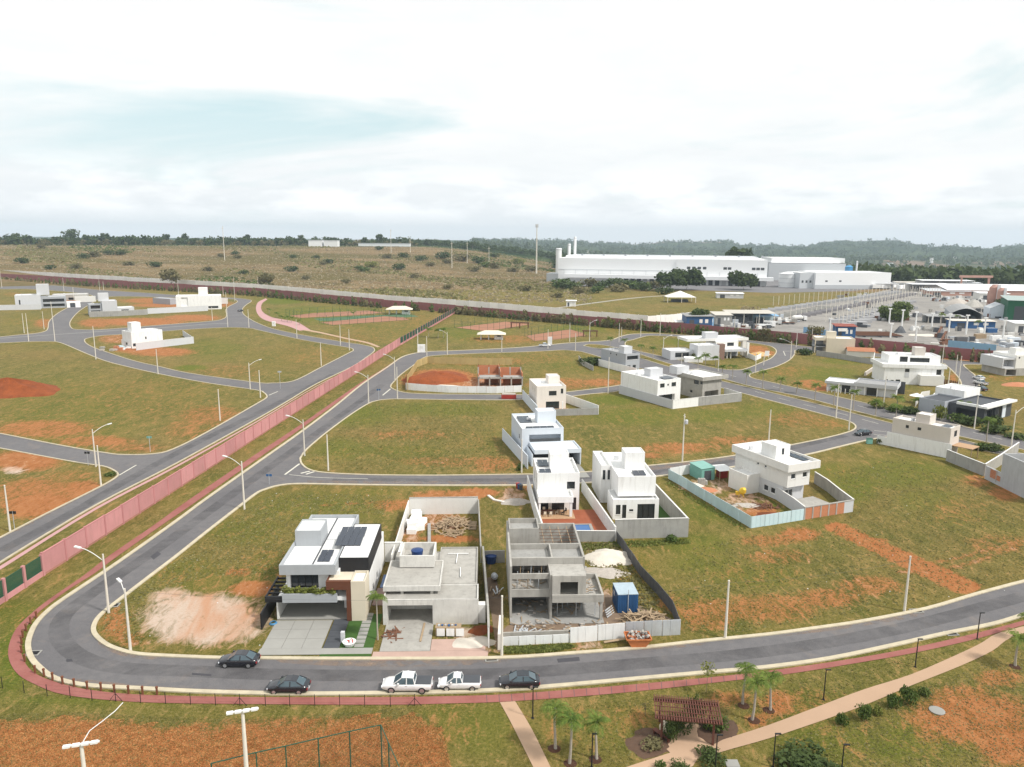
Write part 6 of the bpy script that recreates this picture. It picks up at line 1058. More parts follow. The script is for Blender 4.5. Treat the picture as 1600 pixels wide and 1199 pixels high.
for i,(x,y,yt) in enumerate([(1389,506,482),(1409,510,484),(1430,514,487),(1455,516,489),(1482,519,490),(1509,523,492),(1537,527,496),(1566,534,500),(1296,519,497),(1391,528,505),(1430,535,510)]):
    o = thing('concrete_mast', ['concrete mast left of the yard tree','concrete mast right of the yard tree','slim mast on the open yard','white mast left of the palms in the yard','white mast in front of the curved shed','white mast before the blue canteen','white mast right of the canteen','white mast nearest the right edge of the yard','tall pale mast beside the blue sentry block','slim mast behind the rebar racks','slim mast on the sandy yard'][i], 'mast', P(x,y)); h_ = HT(x,y,yt); MB().tube([(0,0,0),(0,0,h_)],[.45,.35],8).build('shaft', lampw, o); MB().box(-.9,.9,-.4,.4,h_-.6,h_).build('head', lampw, o)
def beds(lb, a, b_, n, mat, w=3.2, Lx=9, h=1.7):
    o = thing('casting_beds', lb, 'precast beds', P(*a)); q = rowpts(a, b_, n); d_ = q[-1]-q[0]; ang = math.atan2(d_[1], d_[0])-.9
    for p_ in q:
        x = link('bed', MC.setdefault('_bed%d%d' % (int(w*10), int(Lx)), MB().box(-Lx/2,Lx/2,-w/2,w/2,0,h).mesh('bed', mat)), o); x.location = p_-q[0]; x.rotation_euler[2] = ang+random.uniform(-.1,.1)
0 and M('grey_precast', (.36,.36,.37), .9, .25, .2)
beds('grey precast beds behind the back row of posts', (1200,487),(1400,458),26,greybed); beds('grey precast beds between the second and third post rows', (1255,495),(1425,461),26,M('dark_precast',(.22,.21,.22),.9,.3,.2),2.6,8); beds('grey precast beds in the front rows of the yard', (1310,504),(1420,473),18,greybed,3.2,10); beds('pale precast slabs near the yard tree', (1330,510),(1385,490),9,MC['grey_precast'],4,11); beds('pale slabs left of the post rows', (1195,500),(1290,480),12,pave,2.2,13,.6)
def rack(lb, x, y, n, Lr, rot, mat=rust):
    o = thing('rebar_rack', lb, 'rack', P(x, y), rad(rot))
    for k in range(n): MB().bar((0,k*.9,.6+.15*(k % 3)),(Lr,k*.9+random.uniform(-.3,.3),.6+.15*(k % 3)),.35,.3).build('bundle', mat if k % 3 else dgrey, o)
    for t_ in (0.15,.5,.85): MB().box(Lr*t_,Lr*t_+.4,-.5,n*.9,0,.5).build('support', dgrey, o)
rack('long rusty rebar racks behind the far pink wall', 1340, 527, 20, 22, -3); rack('dark scrap racks left of the white truck', 1190, 505, 9, 14, -2); rack('rusty bar racks beside the tanker', 1218, 507, 5, 9, 0)
mound('scrap_heap', 'dark round coil heap at the end of the rebar racks', 'heap', 1406, 520, 3.2, 2.6, 3.5, dgrey, 51); mound('gravel_heap', 'pale gravel heap behind the curved shed', 'heap', 1495, 475, 9, 6, 4, rubble, 52); mound('gravel_heap', 'second grey gravel heap near the silos', 'heap', 1520, 479, 8, 6, 5, conc, 53); mound('sand_heap', 'tan heap on the sandy yard by the ramp', 'heap', 1445, 524, 8, 6, .5, sandm, 54)
for i,(x,y,r_) in enumerate([(1466,525,.9),(1473,532,.8)]): o = thing('conveyor_arm', ['rusty inclined conveyor on the sandy yard','second lower rusty conveyor on the sandy yard'][i], 'conveyor', P(x,y)); MB().bar((-3,-4,.4),(4,5,4.5*r_),.9,.5).build('belt_arm', rust, o); [MB().bar((-1+k*2.4,-1.5+k*2.6,0),(-1+k*2.4,-1.5+k*2.6,1.6+k*1.3),.2).build('leg', rust, o) for k in range(3)]
for i,(x,y,c_) in enumerate([(1527,529,wood),(1552,532,white),(1497,534,darksheet),(1545,520,bluem),(1580,535,bluegrey)]): o = thing('yard_crate', ['brown crate stack in the works yard','white boxes on the works yard at right','dark machine near the conveyors','blue machine behind the white boxes','pale blue tank box at the right of the yard'][i], 'crate', P(x,y)); [setattr(MB().box(-1.3,1.3,-1.2,1.2,0,2.2).build('box', c_, o), 'location', (k*2.8,(k % 2)*.6,0)) for k in range(2 if i != 1 else 4)]
# clutter of the works yard
r_ = np.random.default_rng(17); CN = ['grey','pale','blue','rusty','white','dark']
GP_ = sorted([(r_.uniform(1440,1600), r_.uniform(470,545)), (r_.uniform(1300,1480), r_.uniform(455,520)), (r_.uniform(1100,1240), r_.uniform(496,514)), (r_.uniform(1440,1600), r_.uniform(450,475))][k % 4] for k in range(120))
for k, (px_, py_) in enumerate(GP_):
    c_i = int(r_.integers(6)); mt_ = [conc,offwhite,bluegrey,rust,white,dgrey][c_i]; o = thing('yard_goods', '%s %s stack of goods from the left in the works yard clutter' % ('%d%s' % (k+1, 'th' if 10 < (k+1) % 100 < 14 else {1:'st',2:'nd',3:'rd'}.get((k+1) % 10, 'th')), CN[c_i]), 'goods', P(px_, py_), r_.uniform(-.5,.5), 'goods standing about the works yard')
    for j in range(int(r_.integers(2,6))): q_ = MB().box(-r_.uniform(.4,2.0),r_.uniform(.4,2.0),-r_.uniform(.4,1.2),r_.uniform(.4,1.2),0,r_.uniform(.5,2.6)).build('stack', mt_ if j % 2 else random.choice([conc,greybed,dgrey,mgrey,offwhite]), o); q_.location = (r_.uniform(-5,5),r_.uniform(-3,3),0)
for k,(x,y,w_,d_,h_) in enumerate([(1450,505,20,9,4),(1530,470,22,12,6),(1575,462,26,12,6),(1400,449,24,10,5),(1370,452,18,9,5),(1585,520,14,9,5),(1500,452,20,9,6),(1555,455,18,9,5)]): shed(['low grey roofed store left of the curved shed','pale roofed store below the silos','long pale roof behind the silos at right','pale roof at the end of the warehouse road','small white roofed store by the second warehouse','pale cabin row at the right edge of the yard','pale roof beside the gantry crane','pale roof between the gantry and the silos'][k], (x,y), -8, w_, d_, h_, [lgrey,offwhite,whg,whm][k % 4], [roofg,whm,whg,MC['pale_fibre_roof']][k % 4], 'store', k % 2 == 0, .6)
# ------------------------------------------------------------------ vehicles
def loft(m, secs):
    n = len(secs[0]); base = len(m.v)
    for s_ in secs: m.v += [tuple(map(float, q)) for q in s_]
    for i in range(len(secs)-1):
        for j in range(n-1): a = base+i*n+j; m.f.append((a, a+1, a+n+1, a+n))
    m.f.append(tuple(base+j for j in range(n))); m.f.append(tuple(base+(len(secs)-1)*n+j for j in reversed(range(n))))
VM = {}
def vehicle(name, label, cat, x, y, rot, kind, pm_, group='parked cars', scale=1.0):
    """x axis = forward; lofted body, glasshouse, roof, wheels with rims, lamps"""
    o = thing(name, label, cat, P(x, y, .025), rad(rot), group); key = (kind, pm_.name)
    spec = {'sedan': dict(L=4.35, w=.86, body=[(-2.17,.42,.78,.72),(-2.1,.30,.92,.80),(-1.5,.24,.98,.86),(-.6,.2,.95,.87),(.7,.2,.93,.87),(1.35,.22,.86,.85),(1.9,.28,.74,.78),(2.15,.36,.62,.66)], cab=[(-1.75,.97,.98,.74,.70),(-1.05,.96,1.40,.80,.60),(-.4,.95,1.47,.82,.61),(.25,.94,1.44,.82,.60),(1.05,.90,.93,.78,.70)], wb=1.3, r=.31, z=.31),
            'pickup': dict(L=5.25, w=.93, body=[(-2.62,.55,.98,.84),(-2.5,.45,1.05,.92),(-.75,.36,1.08,.93),(.4,.34,1.08,.93),(1.2,.34,1.06,.92),(2.1,.38,.98,.88),(2.5,.45,.85,.80),(2.62,.5,.72,.7)], cab=[(-.85,1.07,1.10,.84,.80),(-.72,1.07,1.70,.86,.68),(0,1.07,1.78,.87,.68),(.55,1.07,1.74,.87,.67),(1.4,1.05,1.08,.83,.74)], wb=1.6, r=.38, z=.38),
            'ute': dict(L=4.5, w=.82, body=[(-2.24,.5,.88,.74),(-2.15,.4,.95,.81),(-.4,.3,.96,.82),(.4,.28,.95,.82),(1.1,.3,.92,.81),(1.75,.34,.82,.76),(2.15,.4,.7,.66),(2.25,.45,.6,.58)], cab=[(-.30,.95,.98,.74,.7),(-.15,.95,1.46,.77,.6),(.3,.95,1.52,.78,.6),(.65,.95,1.48,.78,.6),(1.35,.92,.95,.74,.66)], wb=1.36, r=.32, z=.32)}[kind]
    if key not in VM:
        D_ = {}; m = MB(); m.sm = True; secs = []
        for (bx, zb, zt, hw_) in spec['body']: secs.append([(bx,-hw_*.9,zb),(bx,-hw_,zb+.18),(bx,-hw_,zt-.12),(bx,-hw_*.93,zt-.02),(bx,-hw_*.6,zt+.02),(bx,0,zt+.03),(bx,hw_*.6,zt+.02),(bx,hw_*.93,zt-.02),(bx,hw_,zt-.12),(bx,hw_,zb+.18),(bx,hw_*.9,zb)])
        loft(m, secs); D_['body'] = m.mesh('body', pm_)
        m = MB(); secs = [[(bx,-w0,zb),(bx,-w1-.02,zt-.07),(bx,-w1*.85,zt),(bx,w1*.85,zt),(bx,w1+.02,zt-.07),(bx,w0,zb)] for (bx,zb,zt,w0,w1) in spec['cab']]; loft(m, secs); D_['glasshouse'] = m.mesh('glasshouse', carglass)
        c = spec['cab']; m = MB(); loft(m, [[(bx,-w1-.03,zt-.09),(bx,-w1*.85,zt+.015),(bx,w1*.85,zt+.015),(bx,w1+.03,zt-.09)] for (bx,zb,zt,w0,w1) in c[1:4]])
        for s_ in (-1, 1):
            for (i,j) in ((0,1),(3,4)): m.bar((c[i][0],s_*(c[i][4 if j == i else 3]),c[i][1]+.02) if i == 0 else (c[i][0],s_*(c[i][4]+.02),c[i][2]-.04), (c[j][0],s_*(c[j][4]+.02),c[j][2]-.04) if i == 0 else (c[j][0],s_*c[j][3],c[j][1]+.02), .09, .06)
            m.bar((c[2][0],s_*(c[2][3]+.0),c[2][1]),(c[2][0],s_*(c[2][4]+.03),c[2][2]-.06),.1,.05)
        D_['roof'] = m.mesh('roof', pm_)
        r = spec['r']; D_['tyre'] = MB().tube([(0,-.1,0),(0,.1,0)],[r,r],18).mesh('tyre', asphalt_tyre); D_['rim'] = MB().tube([(0,-.112,0),(0,.112,0)],[r*.66,r*.66],14).mesh('rim', chrome)
        if kind != 'sedan':
            x0, x1 = spec['body'][0][0]+.08, c[0][0]-.06; zt = spec['body'][1][2]; w_ = spec['w']*.86; D_['bed'] = MB().box(x0,x1,-w_,w_,zt+.02,zt+.06).mesh('bed_cover', dgrey)
        VM[key] = D_
    D_ = VM[key]; bo = link('body', D_['body'], o); link('windows', D_['glasshouse'], o); link('roof', D_['roof'], o)
    if 'bed' in D_: link('bed_cover', D_['bed'], o)
    for sx in (-1, 1):
        for sy in (-1, 1): t_ = link('wheel', D_['tyre'], o); t_.location = (sx*spec['wb'], sy*(spec['w']-.09), spec['z']); link('rim', D_['rim'], t_)
    xf, zf = spec['body'][-2][0]+.1, spec['body'][-2][2]-.16; xr, zr = spec['body'][0][0], spec['body'][0][2]-.16
    for s_ in (-1, 1):
        MB().box(xf-.16,xf+.06,s_*.62-.13,s_*.62+.13,zf-.08,zf+.08).build('headlight', lampclear, o); MB().box(xr-.03,xr+.12,s_*.66-.12,s_*.66+.12,zr-.1,zr+.12).build('taillight', tail, o); MB().box(.75,.95,s_*(spec['w']+.05)-.1,s_*(spec['w']+.05)+.1,spec['cab'][-1][1]+.05,spec['cab'][-1][1]+.2).build('mirror', pm_, o)
    MB().box(xr-.05,xr,-.22,.22,zr-.28,zr-.16).build('number_plate', lgrey, o)
    for s_ in (-1,1): MB().box(-.05,.1,s_*spec['w']-.02,s_*spec['w']+.02,spec['cab'][0][1]-.16,spec['cab'][0][1]-.12).build('door_handle', chrome if pm_ != carblack else dgrey, o)
    o.scale = (scale,)*3; return o
vehicle('parked_car', 'black hatchback-like sedan on the far side by the paved drive', 'car', 374, 1038, 180, 'sedan', carblack)
vehicle('parked_car', 'black sedan parked alone on the near side below the drive', 'car', 451, 1079, 180, 'sedan', carblack)
vehicle('pickup_truck', 'large white double-cab pickup parked at the near kerb', 'pickup', 637, 1077, 180, 'pickup', carwhite)
vehicle('pickup_truck', 'small white single-cab pickup behind the larger one', 'pickup', 718.5, 1074, 180.5, 'ute', carwhite)
vehicle('parked_car', 'black sedan last in the row of parked vehicles', 'car', 811, 1071, 182, 'sedan', carblack)
vehicle('moving_car', 'black car at the mouth of the cross street', 'car', 1348, 680, 200, 'sedan', carblack); vehicle('parked_car', 'white car on the road below the right sports court', 'car', 851, 542, 5, 'pickup', carwhite)
vehicle('parked_car', 'upper of the white cars parked at the bend', 'car', 1529, 593, 100, 'sedan', carwhite); vehicle('parked_car', 'second white car parked at the bend', 'car', 1532, 601, 100, 'pickup', carwhite); vehicle('parked_car', 'black car below the two white cars at the bend', 'car', 1533, 610, 95, 'sedan', carblack); vehicle('parked_car', 'dark car in front of the charcoal house', 'car', 1529, 623, 60, 'sedan', cargrey); vehicle('parked_car', 'white car beside the blue container at the charcoal house', 'car', 1530, 651, 30, 'sedan', carwhite)
vehicle('parked_car', 'dark parked car by the cream house balcony', 'car', 1262, 552, 20, 'pickup', carblack); vehicle('parked_car', 'small dark vehicle on the road of the left estate', 'car', 376, 487, 70, 'sedan', carblack)
def truck(label, x, y, rot, bodymat, tanker=False):
    o = thing('truck', label, 'truck', P(x, y), rad(rot)); MB().box(3.2,5.2,-1.2,1.2,.7,3.0).build('cab', carwhite, o); MB().box(5.2,5.25,-1.05,1.05,1.8,2.7).build('windscreen', carglass, o); MB().box(-4.5,3.1,-.5,.5,.7,1.0).build('chassis', dgrey, o)
    if tanker: d_ = MB().tube([(-4.2,0,2.1),(-3.2,0,2.2),(1.5,0,2.3),(3.0,0,1.9)],[.7,1.3,1.35,.7],14).build('drum', bodymat, o)
    else: MB().box(-4.5,3.0,-1.2,1.2,1.0,1.9).build('load_bed', bodymat, o)
    for sx in (4.2,-1.8,-3.2):
        for sy in (-1.0,1.0): t_ = MB().tube([(0,-.18,0),(0,.18,0)],[.52,.52],14).build('wheel', asphalt_tyre, o); t_.location = (sx,sy,.52)
truck('white flatbed truck behind the far wall beside the workshop', 1196, 512, 10, whitesheet); truck('pale concrete mixer truck on the works yard', 1247, 502, 15, offwhite, True); truck('white truck at the left edge of the works yard', 1206, 507, -20, white)
vehicle('parked_car', 'dark car by the pale wall corner near the blue office', 'car', 1042, 508, 5, 'sedan', carblack)
# ------------------------------------------------------------------ street lighting and poles
def pole(x, y, yt, label, arm=None, h=None, name='street_lamp', r0=.17, r1=.10, trans=False):
    """arm = (length, heading in degrees) of the curved lamp bracket"""
    h = h or HT(x, y, yt); o = thing(name, label, 'pole' if not arm else 'street lamp', P(x, y), 0, 'concrete poles along the streets')
    sh = MB(); sh.sm = False; sh.tube([(0,0,-.1),(0,0,h*.5),(0,0,h)],[r0,(r0+r1)/2,r1],10); sh.build('shaft', postm, o)
    if arm:
        l, a = arm; c, s_ = math.cos(rad(a)), math.sin(rad(a)); pts = [(c*l*t, s_*l*t, h-.9+1.5*math.sin(t*1.45)) for t in np.linspace(0,1,6)]; MB().tube(pts, .045, 6).build('arm', lampw, o); e = pts[-1]
        hd = MB(); hd.box(-.15,.7,-.16,.16,-.06,.08); hd = hd.build('lamp_head', lampw, o); hd.location = e; hd.rotation_euler = (0,-.15,rad(a)); g_ = MB().box(0,.6,-.12,.12,-.1,-.062).build('lens', lampclear, hd)
    else:
        MB().box(-.06,.06,-.75,.75,h-.55,h-.45).build('crossarm', postm, o) if r0 > .15 and trans else MB().lathe([(r1*1.3,h-.02),(r1*1.1,h+.08)], n=10).build('cap', postm, o)
    if trans: MB().lathe([(.3,0),(.36,.1),(.36,.8),(.2,.95)], (.45,0,h-2.2), 12).build('transformer', lgrey, o)
    return o
for a in [(170,958,866,'tall lamp pole at the inside of the tight bend',(3.2,170)),(382,796,721,'lamp pole on the diagonal street nearest the white house',(3.0,165)),(476,713,656,'lamp pole at the corner of the cross street',(3.4,165)),(576,631,586,'lamp pole at the left tip of the middle grass block',(3.4,165)),(617,596,558,'lamp pole beside the yellow hoarding corner',(3.4,160)),(150,730,671,'lamp pole at the junction on the left, arm leaning right',(3.0,40)),(391,609,567,'lamp pole at the right corner of the big left lawn',(3.4,40)),(204,1017,920,'pole at the corner of the gravel patch with a short bracket',(1.0,140)),(699,555,519,'lamp pole behind the yellow hoarding',(2.6,170)),(1235,561.5,533,'lamp pole on the kerb right of the villa',(4.0,160)),(921,534,503,'double curved lamp near the right court pergola',(3.0,20)),(1036,555,527,'curved lamp beside the villa planter',(3.2,20)),(1580,697,641,'curved lamp at the right end of the avenue',(3.0,20))]: pole(*a)
for a in [(158,759,697,'plain pole at the point of the bare red plot on the left'),(16,831,759,'plain pole at the left edge above the street'),(344,658,609,'plain pole on the big left lawn near the street'),(407,622,579,'plain pole at the right tip of the big left lawn'),(247,585,546,'plain pole on the curved street below the white house'),(150,562,510,'plain pole at the left corner of the white house block'),(45,534,490,'nearest plain pole at the left crossing'),(86,534,472,'tall plain pole at the kerb of the left crossing'),(38,521,490,'plain pole on the small left lawn'),(69,515,487,'plain pole at the corner of the small left lawn'),(356,511,457,'plain pole at the upper left junction'),(389,512,484,'plain pole at the right of the upper left junction'),(332,501,480,'short plain pole in front of the square-tower house'),(367,471,433,'tall pole at the upper bend of the left estate'),(3,450,419,'tall pole at the far left edge'),(100,455,434,'pole on the far street behind the left houses'),(116,473,449,'pole beside the unfinished left house'),(156,455,436,'left of a pair of poles near the tower house'),(162,454,440,'right of a pair of poles near the tower house'),(279,461,436,'pole behind the square-tower house'),(349,463,445,'pole on the far street right of the square-tower house'),(404,460,434,'white pole beside the dark round tree'),(464,529,499,'pole beside the pink plaza'),(532,540,508,'pole on the bend before the pink wall, left'),(546,548,515,'pole on the bend before the pink wall, right'),(502,572,536,'pole on the lawn edge along the diagonal street'),(653,550,516,'pole by the white cabinet left of the sports lawn'),(667,559,526,'pole beside the yellowish shrubs'),(784,550,530,'pole on the road under the right sports court'),(621,624,574,'pole in front of the white hoarding corner'),(513,736,680,'pole on the rounded tip of the middle grass block'),(815,739,687,'pole at the drive of the pale blue house'),(950,615,559,'pole with transformer left of the white twin house'),(856,545,515,'pole beside the white car'),(899,549,521,'pole on the lawn left of the dark grey house'),(890,534,505,'pole by the right court corner'),(967,535,506,'pole at the roundabout, left'),(971,528,512,'pole at the roundabout, right'),(1001,526,500,'pole on the far street beyond the roundabout'),(1031,525,490,'tall pole on the far street left of the villa'),(1059,554,527,'pole on the lawn left of the villa'),(1065,568,553,'short pole on the avenue verge left of the villa'),(1122,580,552,'pole in front of the modern villa'),(1180,583,553,'pole at the villa side-street corner'),(1193,571,554,'pole beside the villa drive'),(1244,543,521,'pole at the far street corner'),(1268,537,514,'pole by the blue sheet fence'),(1147,521,495,'pole behind the modern villa'),(1306,654,600,'left of the pair of tall poles at the avenue corner'),(1326,673,617,'right of the pair of tall poles at the avenue corner'),(1380,638,589,'tall pole before the low grey house'),(1479,624,577,'pole on the verge of the bend'),(1493,583,555,'pole at the narrow upper bend, left'),(1497,605,557,'tall pole at the inside of the upper bend'),(1472,568,538,'pole on the far street by the large white house'),(1522,671,620,'tall pole in the garden of the charcoal house'),(1201,689,641,'pole behind the broad-roofed pale house'),(784,1025,932,'pole in front of the plots at the dividing wall'),(1133,998,908,'pole at the roadside right of the building plots'),(1413,955,870,'pole at the roadside near the right edge')]: pole(*a)
pole(1066,722.5,647,'pole with transformer on the cross street behind the white houses',trans=True)
# floodlight masts at the bottom edge (feet below the frame)
for i,(x,y,h) in enumerate([(127,1164,9.0),(379,1112,9.0)]):
    q = P(x, y, h); o = thing('floodlight_mast', ['white floodlight mast at the bottom left','taller-looking floodlight mast left of the court fence'][i], 'floodlight', (q[0],q[1],0)); MB().tube([(0,0,0),(0,0,h)],[.22,.13],12).build('shaft', postm, o); MB().box(-1.25,1.25,-.07,.07,h,h+.12).build('crossbar', lampw, o).rotation_euler = (0,0,.28)
    for k in range(4): e = MB().box(-.25,.25,-.2,.1,h+.04,h+.2).build('floodlight', lampw, o); e.location = ((-.95+k*.63)*math.cos(.28),(-.95+k*.63)*math.sin(.28)-.06,0); e.rotation_euler[2] = .28
def blacklamp(x, yb, yt, label, h=3.4):
    q = P(x, yt, h); o = thing('garden_lamp', label, 'lamp', (q[0],q[1],0), 0, 'black garden lamps'); MB().tube([(0,0,0),(0,0,h)],[.07,.05],8).build('shaft', black, o); MB().box(-.05,.5,-.08,.08,h-.02,h+.06).build('lamp_head', black, o); MB().lathe([(.16,0),(.16,.04)], n=10).build('base_plate', black, o)
for a in [(833,1132,1074,'black garden lamp at the left garden path'),(926,1199,1147,'black garden lamp among the young palms'),(1121,1190,1149,'black garden lamp beside the pergola plaza'),(1291,1099,1047,'black garden lamp on the lawn between path and road'),(1435,1047,999,'black garden lamp at the middle of the garden path'),(1532,1004,958,'black garden lamp where the paths meet'),(1212,1199,1147,'black garden lamp below the garden path, left'),(1319,1199,1164,'black garden lamp below the garden path, right')]: blacklamp(*a)
bol = MB().lathe([(.11,0),(.11,.75),(.14,.76),(.14,.9),(.08,.95)], n=10).mesh('bollard', M('brown_bollard',(.16,.06,.03),.7,.2,3))
for i,(x,y) in enumerate([(57,966),(48,975),(41,986),(36,996),(34,1006),(34,1020),(39,1034),(55,1052),(69,1057),(82.5,1063),(98,1069),(116,1073),(136.5,1077),(158,1079),(179,1082),(201,1084),(223,1085),(245.5,1085.5)]):
    o = thing('bollard', nth(i)+' red-brown bollard in the row round the bend, counted from its upper end', 'bollard', P(x, y, .04), 0, 'bollards around the tight bend'); link('post', bol, o)
fp = MB().tube([(0,0,0),(0,0,1.35)],.035,6).mesh('fence_post', black); br = MB(); br.bar((0,0,.9),(.7,0,0),.04); br.bar((0,0,.9),(-.7,0,0),.04); br = br.mesh('brace', black)
FPX_ = [(4,1076),(38,1083),(74,1088),(110,1091),(144,1095),(181,1096),(220,1098.5),(259,1100),(298,1101.5),(337,1102.5),(375,1103),(415,1103.5),(453,1104),(492,1104),(531,1104),(570,1104.5),(610,1104.5),(648,1103.5)]
o = thing('wire_fence', 'thin black post-and-wire fence along the red path', 'fence', P(*FPX_[0])); b0 = P(*FPX_[0])
for i, q in enumerate(FPX_):
    x = link('post', fp, o); x.location = P(*q)-b0
    if i in (5,10,17): y = link('brace', br, o); y.location = P(*q)-b0
m = MB(); [m.bar(P(*q0)-b0+np.array([0,0,z]), P(*q1)-b0+np.array([0,0,z]), .006) for q0, q1 in zip(FPX_, FPX_[1:]) for z in (.45,.85,1.25)]; m.build('wire', black, o)
# ball-court fence at the bottom edge
tops = [(330,1193),(400,1176),(446,1166),(497,1154),(546,1143),(595,1133),(607,1161),(624,1199),(640,1235)]; hc = 4.5; q = [P(x,y,hc) for x,y in tops]; b0 = np.array([q[0][0],q[0][1],0]); o = thing('court_fence', 'dark green chain-link ball-court fence at the bottom edge', 'fence', b0)
for p_ in q: MB().tube([(p_[0]-b0[0],p_[1]-b0[1],0),(p_[0]-b0[0],p_[1]-b0[1],hc)],.06,8).build('post', greenf, o)
m = MB(); [m.bar(p0-b0+np.array([0,0,dz]), p1-b0+np.array([0,0,dz]), .07) for p0, p1 in zip(q, q[1:]) for dz in (0,)]; m.build('top_rail', greenf, o)
def mesh_mat():
    m, t, b = newmat('chain_link'); b.inputs['Base Color'].default_value = (.03,.07,.045,1); b.inputs['Roughness'].default_value = .6; return m
clm = mesh_mat(); m = MB()
for p0, p1 in zip(q, q[1:]):
    Lq = float(np.linalg.norm(p1-p0)); n = int(Lq/.35)
    for k in range(n):
        for s_ in (1,-1):
            a0 = p0+(p1-p0)*k/n-b0; e = min(max(k+s_*6, 0), n); 
            a1 = p0+(p1-p0)*e/n-b0; dz = hc*abs(e-k)/6*.5
            for z0 in (0, hc*.5): m.bar((a0[0],a0[1],z0),(a1[0],a1[1],z0+dz),.008)
m.build('chain_link', clm, o)['kind'] = 'stuff'
# street signs, cabinets, hydrants
for i,(x,y,yt,c_) in enumerate([(421,757,741,bluem),(138,728,706,black),(23,828,799,black),(235,707,682,teal),(592,625,608,bluem),(438,608,580,steel)]): o = thing('street_sign', ['small blue street-name sign at the cross street corner','dark back of a round sign at the left junction','dark back of a round sign at the left edge','greenish street-name sign at the left lawn corner','small sign by the hoarding street','thin sign post on the left lawn edge'][i], 'sign', P(x,y)); h_ = HT(x,y,yt); MB().tube([(0,0,0),(0,0,h_)],.05,6).build('post', steel, o); MB().box(-.55,.55,-.03,.03,h_-.45,h_).build('plate', c_, o)
for x,y,w_,h_,lb in [(658.5,551,3.2,3.4,'white kiosk cabinet beside the diagonal street'),(428,510,1.8,2.6,'white notice panel by the pink plaza'),(859,539,2.0,3.6,'white totem panel beside the white car')]: o = thing('utility_cabinet', lb, 'cabinet', P(x,y)); MB().box(-w_/2,w_/2,-.3,.3,.1,h_).build('body', white, o); MB().box(-w_/2-.1,w_/2+.1,-.4,.4,0,.1).build('plinth', conc, o); MB().box(-w_*.2,w_*.2,-.34,-.3,h_*.5,h_*.8).build('label_panel', offwhite, o)
o = thing('green_bin', 'green bin on the lawn left of the beige corner house', 'bin', P(1358,694)); MB().box(-.6,.6,-.4,.4,.1,1.3).build('body', teal, o); MB().box(-.65,.65,-.45,.45,1.3,1.4).build('lid', greenf, o)
o = thing('round_planter', 'round white planter with red flowers at the foot of the paved drive', 'planter', P(546,1009)); MB().lathe([(.5,0),(.75,.5),(.8,.55),(.6,.5)], n=18).build('bowl', white, o); [setattr(MB().lathe([(.16,0),(.2,.15),(.05,.3)], n=7).build('flower', redm if k % 2 else white, o), 'location', (random.uniform(-.4,.4),random.uniform(-.4,.4),.5)) for k in range(9)]
o = thing('pedestal_post', 'short grey meter post beside the round planter', 'post', P(536,1003)); MB().box(-.22,.22,-.2,.2,0,1.3).build('body', lgrey, o)
o = thing('hose_coil', 'blue hose coil on the left edge of the drive', 'hose', P(427,975)); [MB().tube([(.45*math.cos(t)*(1-.1*k),.45*math.sin(t)*(1-.1*k),.08+.06*k) for t in np.linspace(0,6.28,16)], .05, 6).build('coil', M('hose_blue',(.08,.25,.45),.5,.1,3), o) for k in range(3)]
def person(label, x, y, rot, shirt, trousers):
    o = thing('person', label, 'person', P(x,y), rad(rot)); me = bpy.data.meshes.new('body'); vs_ = [(0,0,.95),(0,0,1.2),(0,0,1.42),(0,0,1.52),(0,.02,1.66),(.2,0,1.4),(.27,.02,1.12),(.26,.12,.9),(-.2,0,1.4),(-.27,.02,1.12),(-.26,.12,.9),(.1,0,.88),(.12,.03,.5),(.12,0,.08),(.12,.16,.04),(-.1,0,.88),(-.12,-.03,.5),(-.12,-.05,.08),(-.12,.11,.04)]
    me.from_pydata(vs_, [(0,1),(1,2),(2,3),(3,4),(2,5),(5,6),(6,7),(2,8),(8,9),(9,10),(0,11),(11,12),(12,13),(13,14),(0,15),(15,16),(16,17),(17,18)], []); bo = link('body', me, o, trousers); sk = bo.modifiers.new('skin','SKIN'); me.skin_vertices[0].data[0].use_root = True
    for i,r_ in enumerate([.16,.15,.15,.06,.11,.06,.05,.04,.06,.05,.04,.09,.07,.05,.05,.09,.07,.05,.05]): me.skin_vertices[0].data[i].radius = (r_,r_)
    bo.modifiers.new('sub','SUBSURF').levels = 1; MB().lathe([(.17,1.0),(.2,1.2),(.19,1.42),(.09,1.48)], n=12).build('shirt', shirt, o)
    MB().lathe([(.115,1.66),(.12,1.74),(.07,1.8)], (0,.01,0), n=10).build('hair', black, o)
person('person in dark clothes standing on the street by the parked cars', 1524, 607, 200, dgrey, black)
# overhead wires in front of the plots
def wire(label, a, za, b_, zb, sag):
    pa, pb = P(*a, 0)+np.array([0,0,za]), P(*b_, 0)+np.array([0,0,zb]); o = thing('overhead_wire', label, 'wire', pa); MB().tube([(pb-pa)*t+np.array([0,0,-4*sag*t*(1-t)]) for t in np.linspace(0,1,20)], .009, 4).build('cable', dgrey, o)
wire('thin overhead wire between the poles in front of the plots', (204,1017), 7.4, (784,1025), 7.2, .7); wire('thin overhead wire from the dividing wall pole to the right roadside pole', (784,1025), 7.2, (1133,998), 7.2, .7); wire('thin overhead wire between the two right roadside poles', (1133,998), 7.2, (1413,955), 7.1, .6)
o = thing('loose_cable', 'pale cable looping over the rust-coloured grass', 'cable', P(130,1160)); b0 = P(130,1160); MB().tube([P(x,y)-b0+np.array([0,0,.06]) for x,y in [(130,1160),(140,1143),(160,1128),(180,1112),(192,1099)]], .05, 5).build('cable', offwhite, o)
